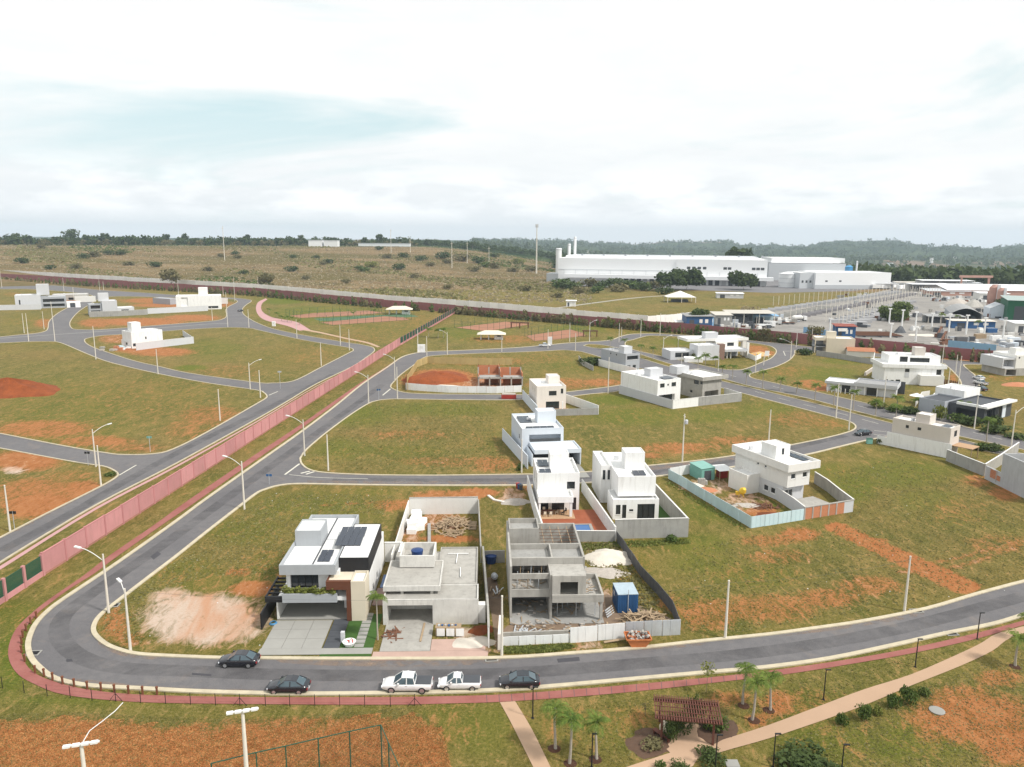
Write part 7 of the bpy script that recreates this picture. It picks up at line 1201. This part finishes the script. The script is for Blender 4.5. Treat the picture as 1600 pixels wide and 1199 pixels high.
# ------------------------------------------------------------------ vegetation
def leaves(blobs, n, size, r_, flat=.0, squash=1.0):
    """n leaf quads spread through the ellipsoid shells listed in blobs = (cx,cy,cz,rx,ry,rz)"""
    B = np.array(blobs, float); vol = B[:,3]*B[:,4]*B[:,5]; k = r_.choice(len(B), n, p=vol/vol.sum()); d = r_.normal(size=(n,3)); d /= np.linalg.norm(d, axis=1)[:,None]
    rr = r_.uniform(.45, 1.0, n)**.6*(1+r_.normal(0,.06,n)); c = B[k,:3]+d*B[k,3:]*rr[:,None]
    nrm = d*.6+r_.normal(size=(n,3))*.7; nrm[:,2] += .35; nrm /= np.linalg.norm(nrm, axis=1)[:,None]; t = np.cross(nrm, r_.normal(size=(n,3))); t /= np.linalg.norm(t, axis=1)[:,None]; u = np.cross(nrm, t)
    s = size*r_.uniform(.6,1.35,n)[:,None]; V = np.stack([c-t*s, c+u*s*.55, c+t*s, c-u*s*.55], 1).reshape(-1,3); return V, np.arange(n*4).reshape(-1,4)
def crownmesh(seed, r, h, z0, nb, n, size, mat, name='crown', low=.3):
    r_ = np.random.default_rng(seed); bl = []
    for i in range(nb):
        t = r_.uniform(0,6.28); q = r*.62*math.sqrt(r_.random()); z = z0+h*(low+(1-low)*r_.random())*(1-.35*(q/r)**2); s = r*r_.uniform(.3,.5); bl.append((q*math.cos(t), q*math.sin(t), z, s, s, s*.75))
    V, Fq = leaves(bl, n, size, r_); return npmesh(name, V, Fq, mat), bl
TR = {}
def tree(label, cat, loc, r, h, trunk_h, seed, mat, n=1400, leaf=None, name='tree', group=None, nb=14, tr=.18):
    o = thing(name, label, cat, loc, 0, group); me, bl = crownmesh(seed, r, h-trunk_h, trunk_h, nb, n, leaf or r*.11, mat); link('crown', me, o)
    m = MB(); m.tube([(0,0,-.2),(.05*r,0,trunk_h*.6),(0,.04*r,trunk_h+(h-trunk_h)*.4)],[tr,tr*.75,tr*.4],8)
    for b_ in bl[:6]: m.tube([(0,.02*r,trunk_h*.75),(b_[0]*.5,b_[1]*.5,(trunk_h+b_[2])*.52),(b_[0],b_[1],b_[2])],[tr*.5,tr*.35,tr*.15],5)
    m.build('trunk', bark, o); return o
BUSH = {}
def bush(label, loc, r, h, mat, group=None, name='bush', cat='bush', n=260, v=None):
    v = random.randrange(4) if v is None else v; k = (v, mat.name, n)
    if k not in BUSH:
        r_ = np.random.default_rng(100+v); bl = [(r_.uniform(-.5,.5),r_.uniform(-.5,.5),r_.uniform(.25,.6),r_.uniform(.35,.55),r_.uniform(.35,.55),r_.uniform(.3,.45)) for _ in range(7)]; V, Fq = leaves(bl, n, .12 if n < 500 else .085, r_); V[:,2] = np.maximum(V[:,2], 0.01); BUSH[k] = npmesh('foliage', V, Fq, mat)
    o = thing(name, label, cat, loc, random.random()*6.28, group); f_ = link('foliage', BUSH[k], o); f_.scale = (r, r, h); return o
# palms
PALM = {}
def palmmesh(seed, L_, nf):
    r_ = np.random.default_rng(seed); V = []; Fq = []
    for k in range(nf):
        a = 2*math.pi*k/nf+r_.uniform(-.25,.25); el = r_.uniform(.45,1.4); Lf = L_*r_.uniform(.8,1.1); pts = []; p = np.zeros(3); ang = el
        for s in range(8): pts.append(p.copy()); p = p+np.array([math.cos(a)*math.cos(ang), math.sin(a)*math.cos(ang), math.sin(ang)])*Lf/7; ang -= r_.uniform(.24,.36)
        side = np.array([-math.sin(a), math.cos(a), 0])
        for s in range(7):
            q0, q1 = pts[s], pts[s+1]; w = L_*.034*(1-.5*s/7)
            i = len(V); V += [q0-side*.02, q1-side*.015, q1+side*.015, q0+side*.02]; Fq.append((i,i+1,i+2,i+3))
            for j in range(3):
                b0 = q0+(q1-q0)*j/3
                for sg in (-1,1):
                    ll = L_*.30*math.sin(math.pi*min(.98,(s+j/3+.8)/8))*r_.uniform(.85,1.1); tip = b0+side*sg*ll+(q1-q0)*1.1+np.array([0,0,-ll*r_.uniform(.25,.7)]); mid = (b0+tip)/2+np.array([0,0,ll*.1]); d = (q1-q0)/np.linalg.norm(q1-q0)*w; i = len(V); V += [b0, mid-d, tip, mid+d]; Fq.append((i,i+1,i+2,i+3))
    return npmesh('fronds', V, Fq, palmm)
def palm(label, x, y, ytop, group, L_=1.9, nf=13, h=None, tr=.11, bed=False, world=None):
    h = h or HT(x, y, ytop); v = random.randrange(4); k = (v, round(L_,1), nf)
    if k not in PALM: PALM[k] = palmmesh(200+v, L_, nf)
    o = thing('palm_tree', label, 'palm', P(x, y) if world is None else world, random.random()*6.28, group); c = link('crown', PALM[k], o); c.location = (0,0,h-.1)
    ln = random.uniform(-.12,.12); MB().tube([(-ln*1.5,ln,-.1),(.03-ln,.02,h*.3),(.02,.05,h*.7),(0,0,h)],[tr*1.35,tr,tr*.85,tr*.8],8).build('trunk', palmbark, o); MB().tube([(0,0,h-.5),(0,0,h+.1)],[tr*.9,tr*.5],8).build('crownshaft', palmm, o)
    if bed: MB().lathe([(.62,0),(.5,.06),(.2,.1)], n=14).build('soil_ring', M('planting_soil', (.13,.06,.035), .95, .3, 3), o)
NP = 'young palms in the garden'
for a in [(866,1170,1106,'leftmost young palm beside the left garden path'),(891,1193,1124,'middle young palm of the three near the bottom'),(930,1187,1128,'right young palm of the three near the bottom'),(1162,1103,1043,'young palm at the left of the kerb group'),(1178,1126,1066,'nearest young palm of the kerb group'),(1201,1110,1056,'right young palm of the kerb group'),(1586,1042,998,'young palm at the right edge below the garden path'),(1603,1000,962,'palm cut by the right edge beside the red path')]: palm(a[3], a[0], a[1], a[2], NP, random.choice([1.5,1.7,1.9]), random.choice([9,11,12]), bed=True, tr=.12)
palm('slim palm between the white house and the pale unfinished house', 590, 1000, 934, None, 1.7, 11, tr=.09)
AP = 'palms along the avenue'
for i,(x,y,yt) in enumerate([(1128,592,574),(1144,592,572),(1166,601,581),(1191,608,582),(1219,611,593),(1245,615,600),(1273,626,602),(1302,634,606),(1333,643,613),(1368,650,628),(1399,655,634),(1541,692,655),(953,547,529),(975,549,532),(1001,558,540),(1020,562,545),(1090,583,560)]): palm(['palm in the median in front of the villa, first','dark full palm in front of the villa drive','palm at the villa side-street corner','palm in the median beside the street corner pole','palm in the median left of the red soil patch','yellowish palm before the grass plot','palm in the median above the red soil patch','palm in the median before the low grey house, left','full palm before the low grey house','small palm before the terrace of the low grey house','thin palm behind the beige house tower','young palm in front of the charcoal house garden','leftmost palm at the roundabout','second palm at the roundabout','third palm from the roundabout','fourth palm from the roundabout','palm on the verge before the villa planter'][i], x, y, yt, AP, 2.2, 13, tr=.13)
for i,(x,y,yt) in enumerate([(1401,640,622),(1434,642,626),(1102,570,556),(1118,572,560),(1470,512,492),(1495,507,495),(1527,517,503),(1504,650,633)]): palm(['full garden palm of the low grey house','second garden palm of the low grey house','garden palm at the villa, left','garden palm at the villa, right','palm cluster in the works yard, left','palm cluster in the works yard, right','palm by the blue canteen','palm in the charcoal house garden'][i], x, y, yt, 'garden palms', 2.6, 14, tr=.14)
for i,(x,y) in enumerate([(670,527),(685,529),(693,528)]): palm(['left','middle','right'][i]+' low yellowish palm beside the grille fence', x, y, y-12, 'low palms by the fence', 3.0, 12)
for i,(x,y) in enumerate([(421,491),(433,497),(440,502),(449,503),(456,504),(468,508),(585,492),(552,496)]): palm(['first','second','third','fourth','fifth','sixth','seventh','eighth'][i]+' small palm along the pink plaza and courts', x, y, y-7 , 'small palms by the pink plaza', 2.4, 10)
# distinct trees
def gtree(label, x, y, ytop, r, seed, mat, n=1400, tf=.3, **k): h = HT(x, y, ytop); return tree(label, 'tree', P(x,y), r, h, h*tf, seed, mat, n, **k)
gtree('dark round tree in front of the pale precast wall', 417, 449, 427, 8, 1, leafdry, 1400, .12); gtree('spreading thin tree behind the tower house at the far wall', 268, 449, 424, 12, 2, leafdry, 700, .3); gtree('dark tree on the left of the pair by the loading docks', 1047, 455, 430, 15, 3, leafd, 1600); gtree('large dark tree on the right of the pair by the loading docks', 1072, 453, 425, 17, 4, leafd, 2000); gtree('round dark tree before the right end of the long warehouse', 1161, 453, 428, 14, 5, leafd, 1800); gtree('dense green tree standing in the works yard', 1397, 502, 475, 9.5, 6, leafg, 2000, .1); gtree('bushy tree in front of the blue office', 1090, 512, 482, 6, 7, leafd, 1100); gtree('yellowish shrub by the far wall near the roundabout', 950, 511, 500, 5, 8, leafy, 700, .1); gtree('ochre shrub at the blue fence behind the far wall', 1272, 528, 512, 4.5, 9, leafdry, 600, .1); gtree('bare pale tree behind the workshop', 1170, 500, 480, 6, 10, straw, 500, .2); gtree('dark trees by the pale blue shed', 1565, 488, 470, 7, 12, leafd, 900, .1)
gtree('thin young tree on the verge with two small crowns', 1103, 1083, 1040, 1.1, 13, leafy, 160, .75, tr=.03, leaf=.13); gtree('thin leafless sapling on the garden lawn', 1008, 1118, 1098, .7, 14, leafdry, 60, .5, tr=.03, leaf=.08)
for i,(x,y,s) in enumerate([(1316,1133,1.0),(1347,1124,1.3),(1372,1117,.9),(1397,1105,1.2),(1420,1098,1.4),(1443,1086,1.0)]): o = bush(['first','second','third, yellowish','fourth','fifth, largest','sixth'][i]+' shrub along the lower side of the garden path', P(x,y), s*.8, s*1.35, leafy if i == 2 else leafg, 'shrubs along the garden path', 'garden_shrub', 'shrub', 420)
for lb, x, y, r, h, mt, n in [('big dark clipped hedge at the bottom beside the path',1258,1199,3.6,1.6,leafd,1400),('dark hedge strip at the plaza edge near the bottom',1110,1191,1.8,1.0,leafd,900),('small hedge clump at the very bottom of the plaza',1062,1204,1.4,.9,leafd,700),('small round bush at the very bottom edge',1030,1203,.8,.8,leafg,420),('climbing plant over the left pergola post',1046,1158,.9,2.4,leafd,700),('climbing plant on the front of the pergola',1062,1143,1.5,2.2,leafd,700),('climbing plant over the back of the pergola roof',1084,1125,1.4,2.9,leafd,700),('bushy planting right of the pergola',1119,1139,1.6,1.4,leafg,900),('low planting left of the pergola',1016,1166,1.4,.6,leafdry,420)]: bush(lb, P(x,y), r, h, mt, None, 'hedge' if 'hedge' in lb else 'climbing_plant' if 'climb' in lb else 'bush', 'hedge' if 'hedge' in lb else 'plant', n)
for k in range(16): f_ = link('foliage', BUSH.setdefault(('pl',), npmesh('foliage', *leaves([(0,0,.2,.35,.3,.3)], 90, .13, np.random.default_rng(5)), leafy)), pl); f_.location = (-3.1+k*.4, random.uniform(-.25,.2), .05); f_.scale = (1.3,1.2,random.uniform(1.0,1.9))
for lb, x, y, r, h, mt in [('dense shrubs behind the low curved wall by the grey house',921,571,5,3.2,leafd),('more dark shrubs behind the curved wall',930,570,4,3,leafd),('lush garden hedge of the low grey house, left',1392,644,2.5,2,leafg),('lush garden hedge of the low grey house, middle',1412,645,3.5,2.2,leafg),('dark garden hedge of the low grey house, right',1423,648,3,2.2,leafd),('yellow-green bush behind the beige tank tower',1466,656,2.2,4.2,leafy),('bright shrubs at the street corner of the charcoal house',1495,661,3.5,2.6,leafg),('dark garden shrubs before the charcoal house, left',1512,664,4,2.4,leafd),('dark garden shrubs before the charcoal house, right',1550,675,5,2.2,leafd),('round dark bush against the charcoal wall',1552,664,3,3,leafd),('red-leaved hedge along the right garden',1588,684,4,1.6,leafd),('planting inside the beige house garden, left',1530,703,2.4,1.8,leafg),('planting inside the beige house garden, right',1548,706,3,1.8,leafd),('leafy plant in the villa planter box',1083,562,3,3,leafy),('yellow shrub by the avenue before the low grey house',1370,637,3,2,leafy),('dark bush by the lawn left of the beige house',1374,693,1.1,1.6,leafd),('green shrubs beside the cream house balcony',1258,555,4,3,leafd),('small plants by the drive of the pale blue house',812,735,1.2,1.5,leafg),('weeds along the left of the back wall on the lawn',1052,846,1.6,1.0,leafg),('hedge beside the curved tile court',425,447,3,3,leafdry),('shrub on the corner tip of the bare red plot',172,744,1.6,1.0,leafg)]: bush(lb, P(x,y), r, h, mt, None, 'garden_shrub', 'shrub', 420)
# cypress-like hedge shrubs at the foot of the far pink wall: slender individuals
fw = [(0,438),(100,444),(200,450.5),(300,456),(400,462),(500,472),(600,481),(712,490),(800,498),(900,507),(1025,518),(1110,525),(1200,533.5),(1335,547),(1465,560),(1557,567.5)]
fx = np.array([q[0] for q in fw], float); fy = np.array([q[1] for q in fw], float); cyp = []
for v in range(3): r_ = np.random.default_rng(300+v); cyp.append(npmesh('foliage', *leaves([(0,0,.5,.42,.42,.55),(0,0,.85,.25,.25,.4),(.1,.1,.25,.45,.4,.3)], 80, .2, r_), [leafdry,leafg,leafdry][v]))
k_ = 0; x = 4.0
while x < 1550:
    y = float(np.interp(x, fx, fy))+1.0; dens = 5.2 if x < 1010 else 6.0 if x < 1230 else 16
    if not (590 < x < 700 and random.random() < .5) and not (1270 < x < 1290) and k_ < 290:
        sec = 'between the left edge and the round tree' if x < 410 else 'behind the sports courts' if x < 720 else 'between the grille fence and the roundabout' if x < 960 else 'behind the villa street' if x < 1250 else 'beside the large white house'
        o = thing('hedge_shrub', nth(k_)+' slender hedge shrub from the left along the far pink wall', 'shrub', P(x,y), random.random()*6, 'hedge shrubs along the far pink wall, '+sec); f_ = link('foliage', random.choice(cyp), o); s = random.uniform(.7,1.25); f_.scale = (3.8*s,1.8*s,4.0*s*random.uniform(.8,1.2)); k_ += 1
    x += dens*random.uniform(.6,1.4)
# bushes in the dry field, each one its own object
BZ = [(512,412,7,leafd),(505,414,6,leafdry),(560,422,6,leafd),(622,422,9,leafd),(630,403,9,leafd),(493,404,6,leafd),(690,405,12,leafd),(720,409,14,leafdry),(750,412,12,leafd),(757,418,9,leafg),(700,412,8,leafdry),(660,408,9,leafd),(672,417,7,leafdry),(605,404,8,leafdry),(33,412,8,leafd),(130,404,8,leafd),(168,399,9,leafd),(190,399,9,leafd),(345,402,6,leafdry),(367,398,7,leafd),(370,404,6,leafdry),(67,389,8,leafdry),(150,402,9,leafdry),(455,425,8,leafd),(460,404,6,leafd),(580,418,9,leafy),(570,424,8,leafg),(615,385,7,leafd),(593,391,8,leafd),(740,425,8,leafdry),(775,420,9,leafdry),(650,435,6,leafdry),(760,395,12,leafd),(730,390,14,leafd),(770,402,10,leafd),(800,425,8,leafdry),(810,413,10,leafy),(830,425,9,leafdry),(880,451,10,leafg),(893,452,10,leafd),(920,448,10,leafdry),(940,450,8,leafd),(955,447,9,leafd),(972,449,9,leafd),(985,450,8,leafd),(1000,452,10,leafg),(1010,455,8,leafd),(965,456,9,leafdry),(1037,460,7,leafd),(1020,450,9,leafdry),(907,459,7,leafdry),(930,458,7,leafg),(325,424,7,leafdry),(380,428,6,leafd),(200,415,7,leafdry),(240,418,8,leafd),(120,420,7,leafdry),(80,422,6,leafd),(480,437,5,leafdry),(540,443,5,leafdry),(700,452,5,leafdry),(820,455,6,leafdry),(870,465,5,leafdry)]
BW = ['dark rounded','broad','low','ragged','upright']
BZ.sort(key=lambda q: q[0])
for i,(x,y,r,mt) in enumerate(BZ):
    D_ = (CAMZ)/max(.02,(y-(HOR+(x-800)*.007))/FPX)
    if D_ > 800:                                             # rising plateau: find where the sight line meets the terrain
        for D2 in np.linspace(780, 1650, 120):
            q = PD(x, y, D2)
            if q[2] <= float(terrain_z(np.array([q[0]]), np.array([q[1]]))[0]): break
        loc = (q[0], q[1], float(terrain_z(np.array([q[0]]), np.array([q[1]]))[0])-.3)
    else: loc = P(x, y)
    side = 'left of the dark round tree' if x < 415 else 'above the left sports courts' if x < 640 else 'above the grille fence corner' if x < 800 else 'in front of the long warehouse'
    bush('%s bush from the left in the dry field, %s and %s' % (nth(i), BW[i % 5], {'leaf_dark':'dark green','leaf_dry_scrub':'olive brown','leaf_green':'green','leaf_yellow_green':'yellow-green'}[mt.name]), loc, r*1.45, r*1.0, mt, 'bushes in the dry field', n=300, v=None)
# tall dry grass: uncountable tufts
def tufts(name, label, gen, n, size, mat, seed, aspect=1.3):
    r_ = np.random.default_rng(seed); c = gen(n, r_); n = len(c); a = r_.uniform(0, 3.14, n); s = size*r_.uniform(.5,1.4,n); h = s*aspect*r_.uniform(.6,1.3,n); d = np.stack([np.cos(a), np.sin(a), np.zeros(n)], 1)*s[:,None]; lean = r_.normal(0,.25,(n,3))*s[:,None]; lean[:,2] = 0; up = np.zeros((n,3)); up[:,2] = h
    V = np.stack([c-d, c+d, c+d*.55+up+lean, c-d*.55+up+lean], 1).reshape(-1,3); o = link(name, npmesh(name, V, np.arange(n*4).reshape(-1,4), mat)); tag(o, label, 'grass', kind='stuff')
def field(n, r_):
    D_ = 560+980*r_.random(n)**1.1; az = np.radians(r_.uniform(-38, 6, n)); X, Y = D_*np.sin(az), D_*np.cos(az); wx = [P(*q) for q in [(-60,426),(0,430),(200,442),(400,454),(600,473),(800,488),(900,490),(1000,470),(1100,458)]]; wy = np.interp(X, [q[0] for q in wx], [q[1] for q in wx]); k = Y > wy+6; X, Y = X[k], Y[k]; return np.stack([X, Y, terrain_z(X, Y)-.2], 1)
def patchy(f, sc, th): 
    def g_(n, r_):
        c = f(n, r_); v = np.sin(c[:,0]*sc+1.7)*np.sin(c[:,1]*sc*.7+.4)+.6*np.sin(c[:,0]*sc*2.3+c[:,1]*sc*1.9); return c[v > th]
    return g_
tufts('dry_field_grass', 'tall straw-coloured dry grass covering the field', field, 26000, 1.1, straw, 1, .8); tufts('field_scrub', 'olive scrub in broad patches across the dry field', patchy(field, .014, .45), 34000, 1.6, turf, 2, .8); tufts('field_scrub', 'darker green scrub in a few patches of the dry field', patchy(field, .009, 1.0), 26000, 1.9, leafg, 3, .7)
def ragged(poly, amp=3.0):
    g0 = inpx(poly); tp = sorted([tuple(P(*q)[:2]) for q in poly if q[1] < 1200])
    def g_(n, r_):
        c = g0(n, r_); ty = np.interp(c[:,0], [q[0] for q in tp], [q[1] for q in tp]); nz = np.sin(c[:,0]*1.3+2*np.sin(c[:,1]*.9))+.7*np.sin(c[:,0]*.45+c[:,1]*.8+1)+.5*np.sin(c[:,0]*3.7-c[:,1]*2.9); return c[(ty-c[:,1]) > amp*(.25+.45*nz)*r_.uniform(.5,1.3,len(c))]
    return g_
def inpx(poly): 
    w_ = PL(poly); xs = [q[0] for q in w_]; ys = [q[1] for q in w_]
    def g_(n, r_): X = r_.uniform(min(xs),max(xs),n); Y = r_.uniform(min(ys),max(ys),n); k = inpoly(X, Y, w_); return np.stack([X[k], Y[k], np.zeros(k.sum())], 1)
    return g_
tufts('rust_grass', 'dry rust-orange grass on the bank at the bottom left', ragged([(-20,1125),(100,1118),(230,1128),(400,1132),(560,1118),(640,1110),(690,1135),(705,1199),(720,1260),(-60,1260)]), 190000, .055, rustgrass, 4, .9)
tufts('rank_grass', 'straw tufts mixed into the rust-coloured bank', inpx([(-20,1118),(100,1112),(230,1120),(400,1124),(560,1112),(640,1106),(690,1135),(705,1199),(720,1260),(-60,1260)]), 50000, .055, turf, 14, .9)
tufts('weeds', 'weeds and grass tufts on the big right-hand plot', inpx([(1085,855),(1175,835),(1300,830),(1340,790),(1300,740),(1400,715),(1520,760),(1600,800),(1600,900),(1420,945),(1140,990),(1068,985),(1040,930)]), 26000, .13, turf, 15, .7); tufts('weeds', 'weeds on the plot left of the white house', inpx([(160,985),(165,960),(240,905),(380,800),(430,770),(620,775),(600,805),(480,805),(440,880),(410,900),(330,900),(230,930),(220,1010)]), 14000, .13, turf, 16, .7); tufts('weeds', 'weeds on the middle grass block', inpx([(485,720),(530,670),(600,632),(770,632),(775,700),(800,735),(560,735)]), 14000, .2, turf, 17, .6); tufts('weeds', 'weeds on the garden lawns at the bottom right', inpx([(870,1105),(1140,1075),(1200,1065),(1420,1030),(1500,1012),(1420,1048),(1200,1130),(1125,1150),(1015,1125),(990,1195),(900,1230)]), 12000, .09, turf, 18, .8); tufts('weeds', 'weeds on the lawn below the garden path', inpx([(1210,1165),(1360,1110),(1500,1052),(1600,1010),(1640,1230),(1300,1230)]), 14000, .09, turf, 19, .8)
for lb, pts, w_, sd_ in [('rank green grass along the grey back walls', [(884,852),(960,848),(1073,842),(1080,850),(960,858),(884,862)], .22, 6),('rank green grass in front of the site fence', [(784,1012),(890,1007),(900,1012),(860,1020),(784,1022)], .2, 7),('rank grass along the blue sheet fence', [(1044,752),(1172,830),(1165,833),(1040,757)], .22, 8),('rank grass on the overgrown strip behind the concrete shell', [(900,848),(960,850),(990,890),(1030,940),(1050,962),(1010,968),(960,905),(915,880)], .25, 9)]: tufts('rank_grass', lb, inpx(pts), 2600, w_*.75, rankg if sd_ != 9 else turf, sd_, 1.2)
# woods on the skyline and in the valley: reads as one mass
def wood(name, label, spots, hmin, hmax, mat, seed, nl=36):
    r_ = np.random.default_rng(seed); VV = []; n = len(spots); h = r_.uniform(hmin, hmax, n)
    for (x, y, z), hh in zip(spots, h):
        rr = hh*r_.uniform(.42,.7); bl = [(x+r_.uniform(-.4,.4)*rr, y+r_.uniform(-.4,.4)*rr, z+hh*r_.uniform(.45,.75), rr*.7, rr*.7, hh*.3) for _ in range(3)]+[(x,y,z+hh*.3,rr*.8,rr*.8,hh*.3)]; V, _ = leaves(bl, nl, hh*(.17 if nl > 30 else .3), r_); VV.append(V)
    V = np.concatenate(VV); o = link(name, npmesh(name, V, np.arange(len(V)).reshape(-1,4), mat)); tag(o, label, 'wood', kind='stuff')
def spots(n, az0, az1, d0, d1, seed):
    r_ = np.random.default_rng(seed); az = np.radians(r_.uniform(az0, az1, n)); D_ = r_.uniform(d0, d1, n); X, Y = D_*np.sin(az), D_*np.cos(az); return np.stack([X, Y, terrain_z(X, Y)-1], 1)
wood('far_wood', 'dark wood along the left skyline', spots(520,-38,-7,1540,1680,21), 5, 19, leafd, 22, 60); wood('far_wood', 'brownish dry trees mixed into the left skyline wood', spots(260,-38,-7,1530,1640,41), 4, 13, leafdry, 42, 50); wood('far_wood', 'thin belt of trees on the skyline right of the centre', spots(420,-10,7,1640,1800,23), 7, 16, leafd, 24)
wood('valley_wood', 'dark eucalyptus wood behind the works yard', spots(600,18.5,38,980,1180,25), 15, 25, leafd, 26, 40); wood('valley_wood', 'tree belt behind the warehouses', spots(260,4,20,1050,1250,27), 16, 26, leafd, 28, 36); wood('valley_wood', 'woodland spreading through the valley', spots(3600,3,40,1250,3000,29), 12, 24, leafd, 30, 12); wood('valley_wood', 'tree-covered far slopes', spots(4200,-3,40,3000,6400,31), 14, 30, leafd, 32, 7)
SK = [(110,373,361,'broad flat-topped tree on the left skyline'),(165,375,365,'rounded tree on the left skyline'),(260,377,366,'tall tree on the skyline above the long wall'),(290,377,366,'second tall tree on the skyline above the long wall'),(388,378,368,'tree at the right end of the left skyline wood'),(470,380,368,'dark tree left of the small white buildings'),(594,386,367,'tall tree above the long low white building'),(738,390,378,'dark tree cluster near the centre skyline'),(1158,404,386,'dark conifer-like tree behind the long warehouse'),(25,376,365,'dark tree near the left edge skyline')]
for i,(x,y0,y1,lb) in enumerate(SK):
    D_ = 1540 if x < 800 else 1000; q = PD(x, y0, D_); zt = float(terrain_z(np.array([q[0]]), np.array([q[1]]))[0]); top = PD(x, y1, D_)[2]; tree(lb, 'tree', (q[0],q[1],zt-.5), (top-zt)*(.75 if i in (0,7) else .45), top-zt, (top-zt)*.35, 60+i, leafd, 420, leaf=(top-zt)*.09, name='skyline_tree', tr=.5)
# small pale far-off houses in the valley
r_ = np.random.default_rng(77)
for k in range(34):
    az = rad(5+k*.83+r_.uniform(0,.7)); D_ = r_.uniform(1900, 4200); X, Y = D_*math.sin(az), D_*math.cos(az); zt = float(terrain_z(np.array([X]), np.array([Y]))[0]); o = thing('valley_house', nth(k)+' tiny pale house from the left in the far wooded valley', 'house', (X,Y,zt-2), r_.uniform(0,3), 'far houses in the valley'); w_ = r_.uniform(8,22); MB().box(-w_/2,w_/2,-5,5,0,16+r_.uniform(0,5)).build('wall', whm if k % 3 else offwhite, o); MB().box(-w_/2-.6,w_/2+.6,-5.6,5.6,21,22).build('roof', tile if k % 2 else whg, o)
# parked vehicles glints near the canopies
for i,(x,y) in enumerate([(1372,452),(1384,452),(1395,451),(1408,453),(1389,448),(1402,447)]): o = thing('far_truck', ['white truck at the warehouse corner, first','white truck at the warehouse corner, second','white truck at the warehouse corner, third','white truck near the canopy, front','white truck near the canopy, back left','white truck near the canopy, back right'][i], 'truck', P(x,y), .2*i); MB().box(-6,4,-1.6,1.6,1,4.6).build('box_body', whm, o); MB().box(4.1,6.5,-1.5,1.5,.8,3.6).build('cab', lgrey, o)
# earth mound on the big left lawn and dug trench
mound('soil_heap', 'big red earth mound on the lawn at the left edge', 'heap', 14, 613, 13.5, 12, 4.6, soild, 71, 48, .9)
# clods and litter specks on the plots
lit = MB().box(-.14,.14,-.1,.1,0,.08).mesh('debris', offwhite); r_ = np.random.default_rng(5)
VV = []
for k in range(66):
    x, y = [(r_.uniform(1080,1580),r_.uniform(860,950)),(r_.uniform(500,780),r_.uniform(650,735)),(r_.uniform(420,600),r_.uniform(765,800)),(r_.uniform(1290,1540),r_.uniform(730,850)),(r_.uniform(880,1290),r_.uniform(655,700)),(r_.uniform(180,420),r_.uniform(870,1010))][k % 6]; p_ = P(x, y); s = r_.uniform(.03,.08); VV.append((p_[0],p_[1],s))
m = MB(); [m.box(a-s,a+s,b_-s*.7,b_+s*.7,0,s) for a,b_,s in VV]; tag(m.build('litter', offwhite), 'pale specks of debris strewn over the plots', 'litter', kind='stuff')
# ------------------------------------------------------------------ air: even haze round the whole scene
def haze():
    m = bpy.data.materials.new('haze'); m.use_nodes = True; t = m.node_tree; t.nodes.clear(); out = N(t, 'ShaderNodeOutputMaterial'); v = N(t, 'ShaderNodeVolumePrincipled'); v.inputs['Color'].default_value = (.72,.87,1,1); v.inputs['Density'].default_value = HAZE; L(t, v.outputs[0], out.inputs['Volume'])
    bx = MB().box(-8000,8000,-300,7900,-110,150).mesh('haze', m); o = link('haze', bx); tag(o, kind='stuff')
HAZE = 9.0e-5
haze()
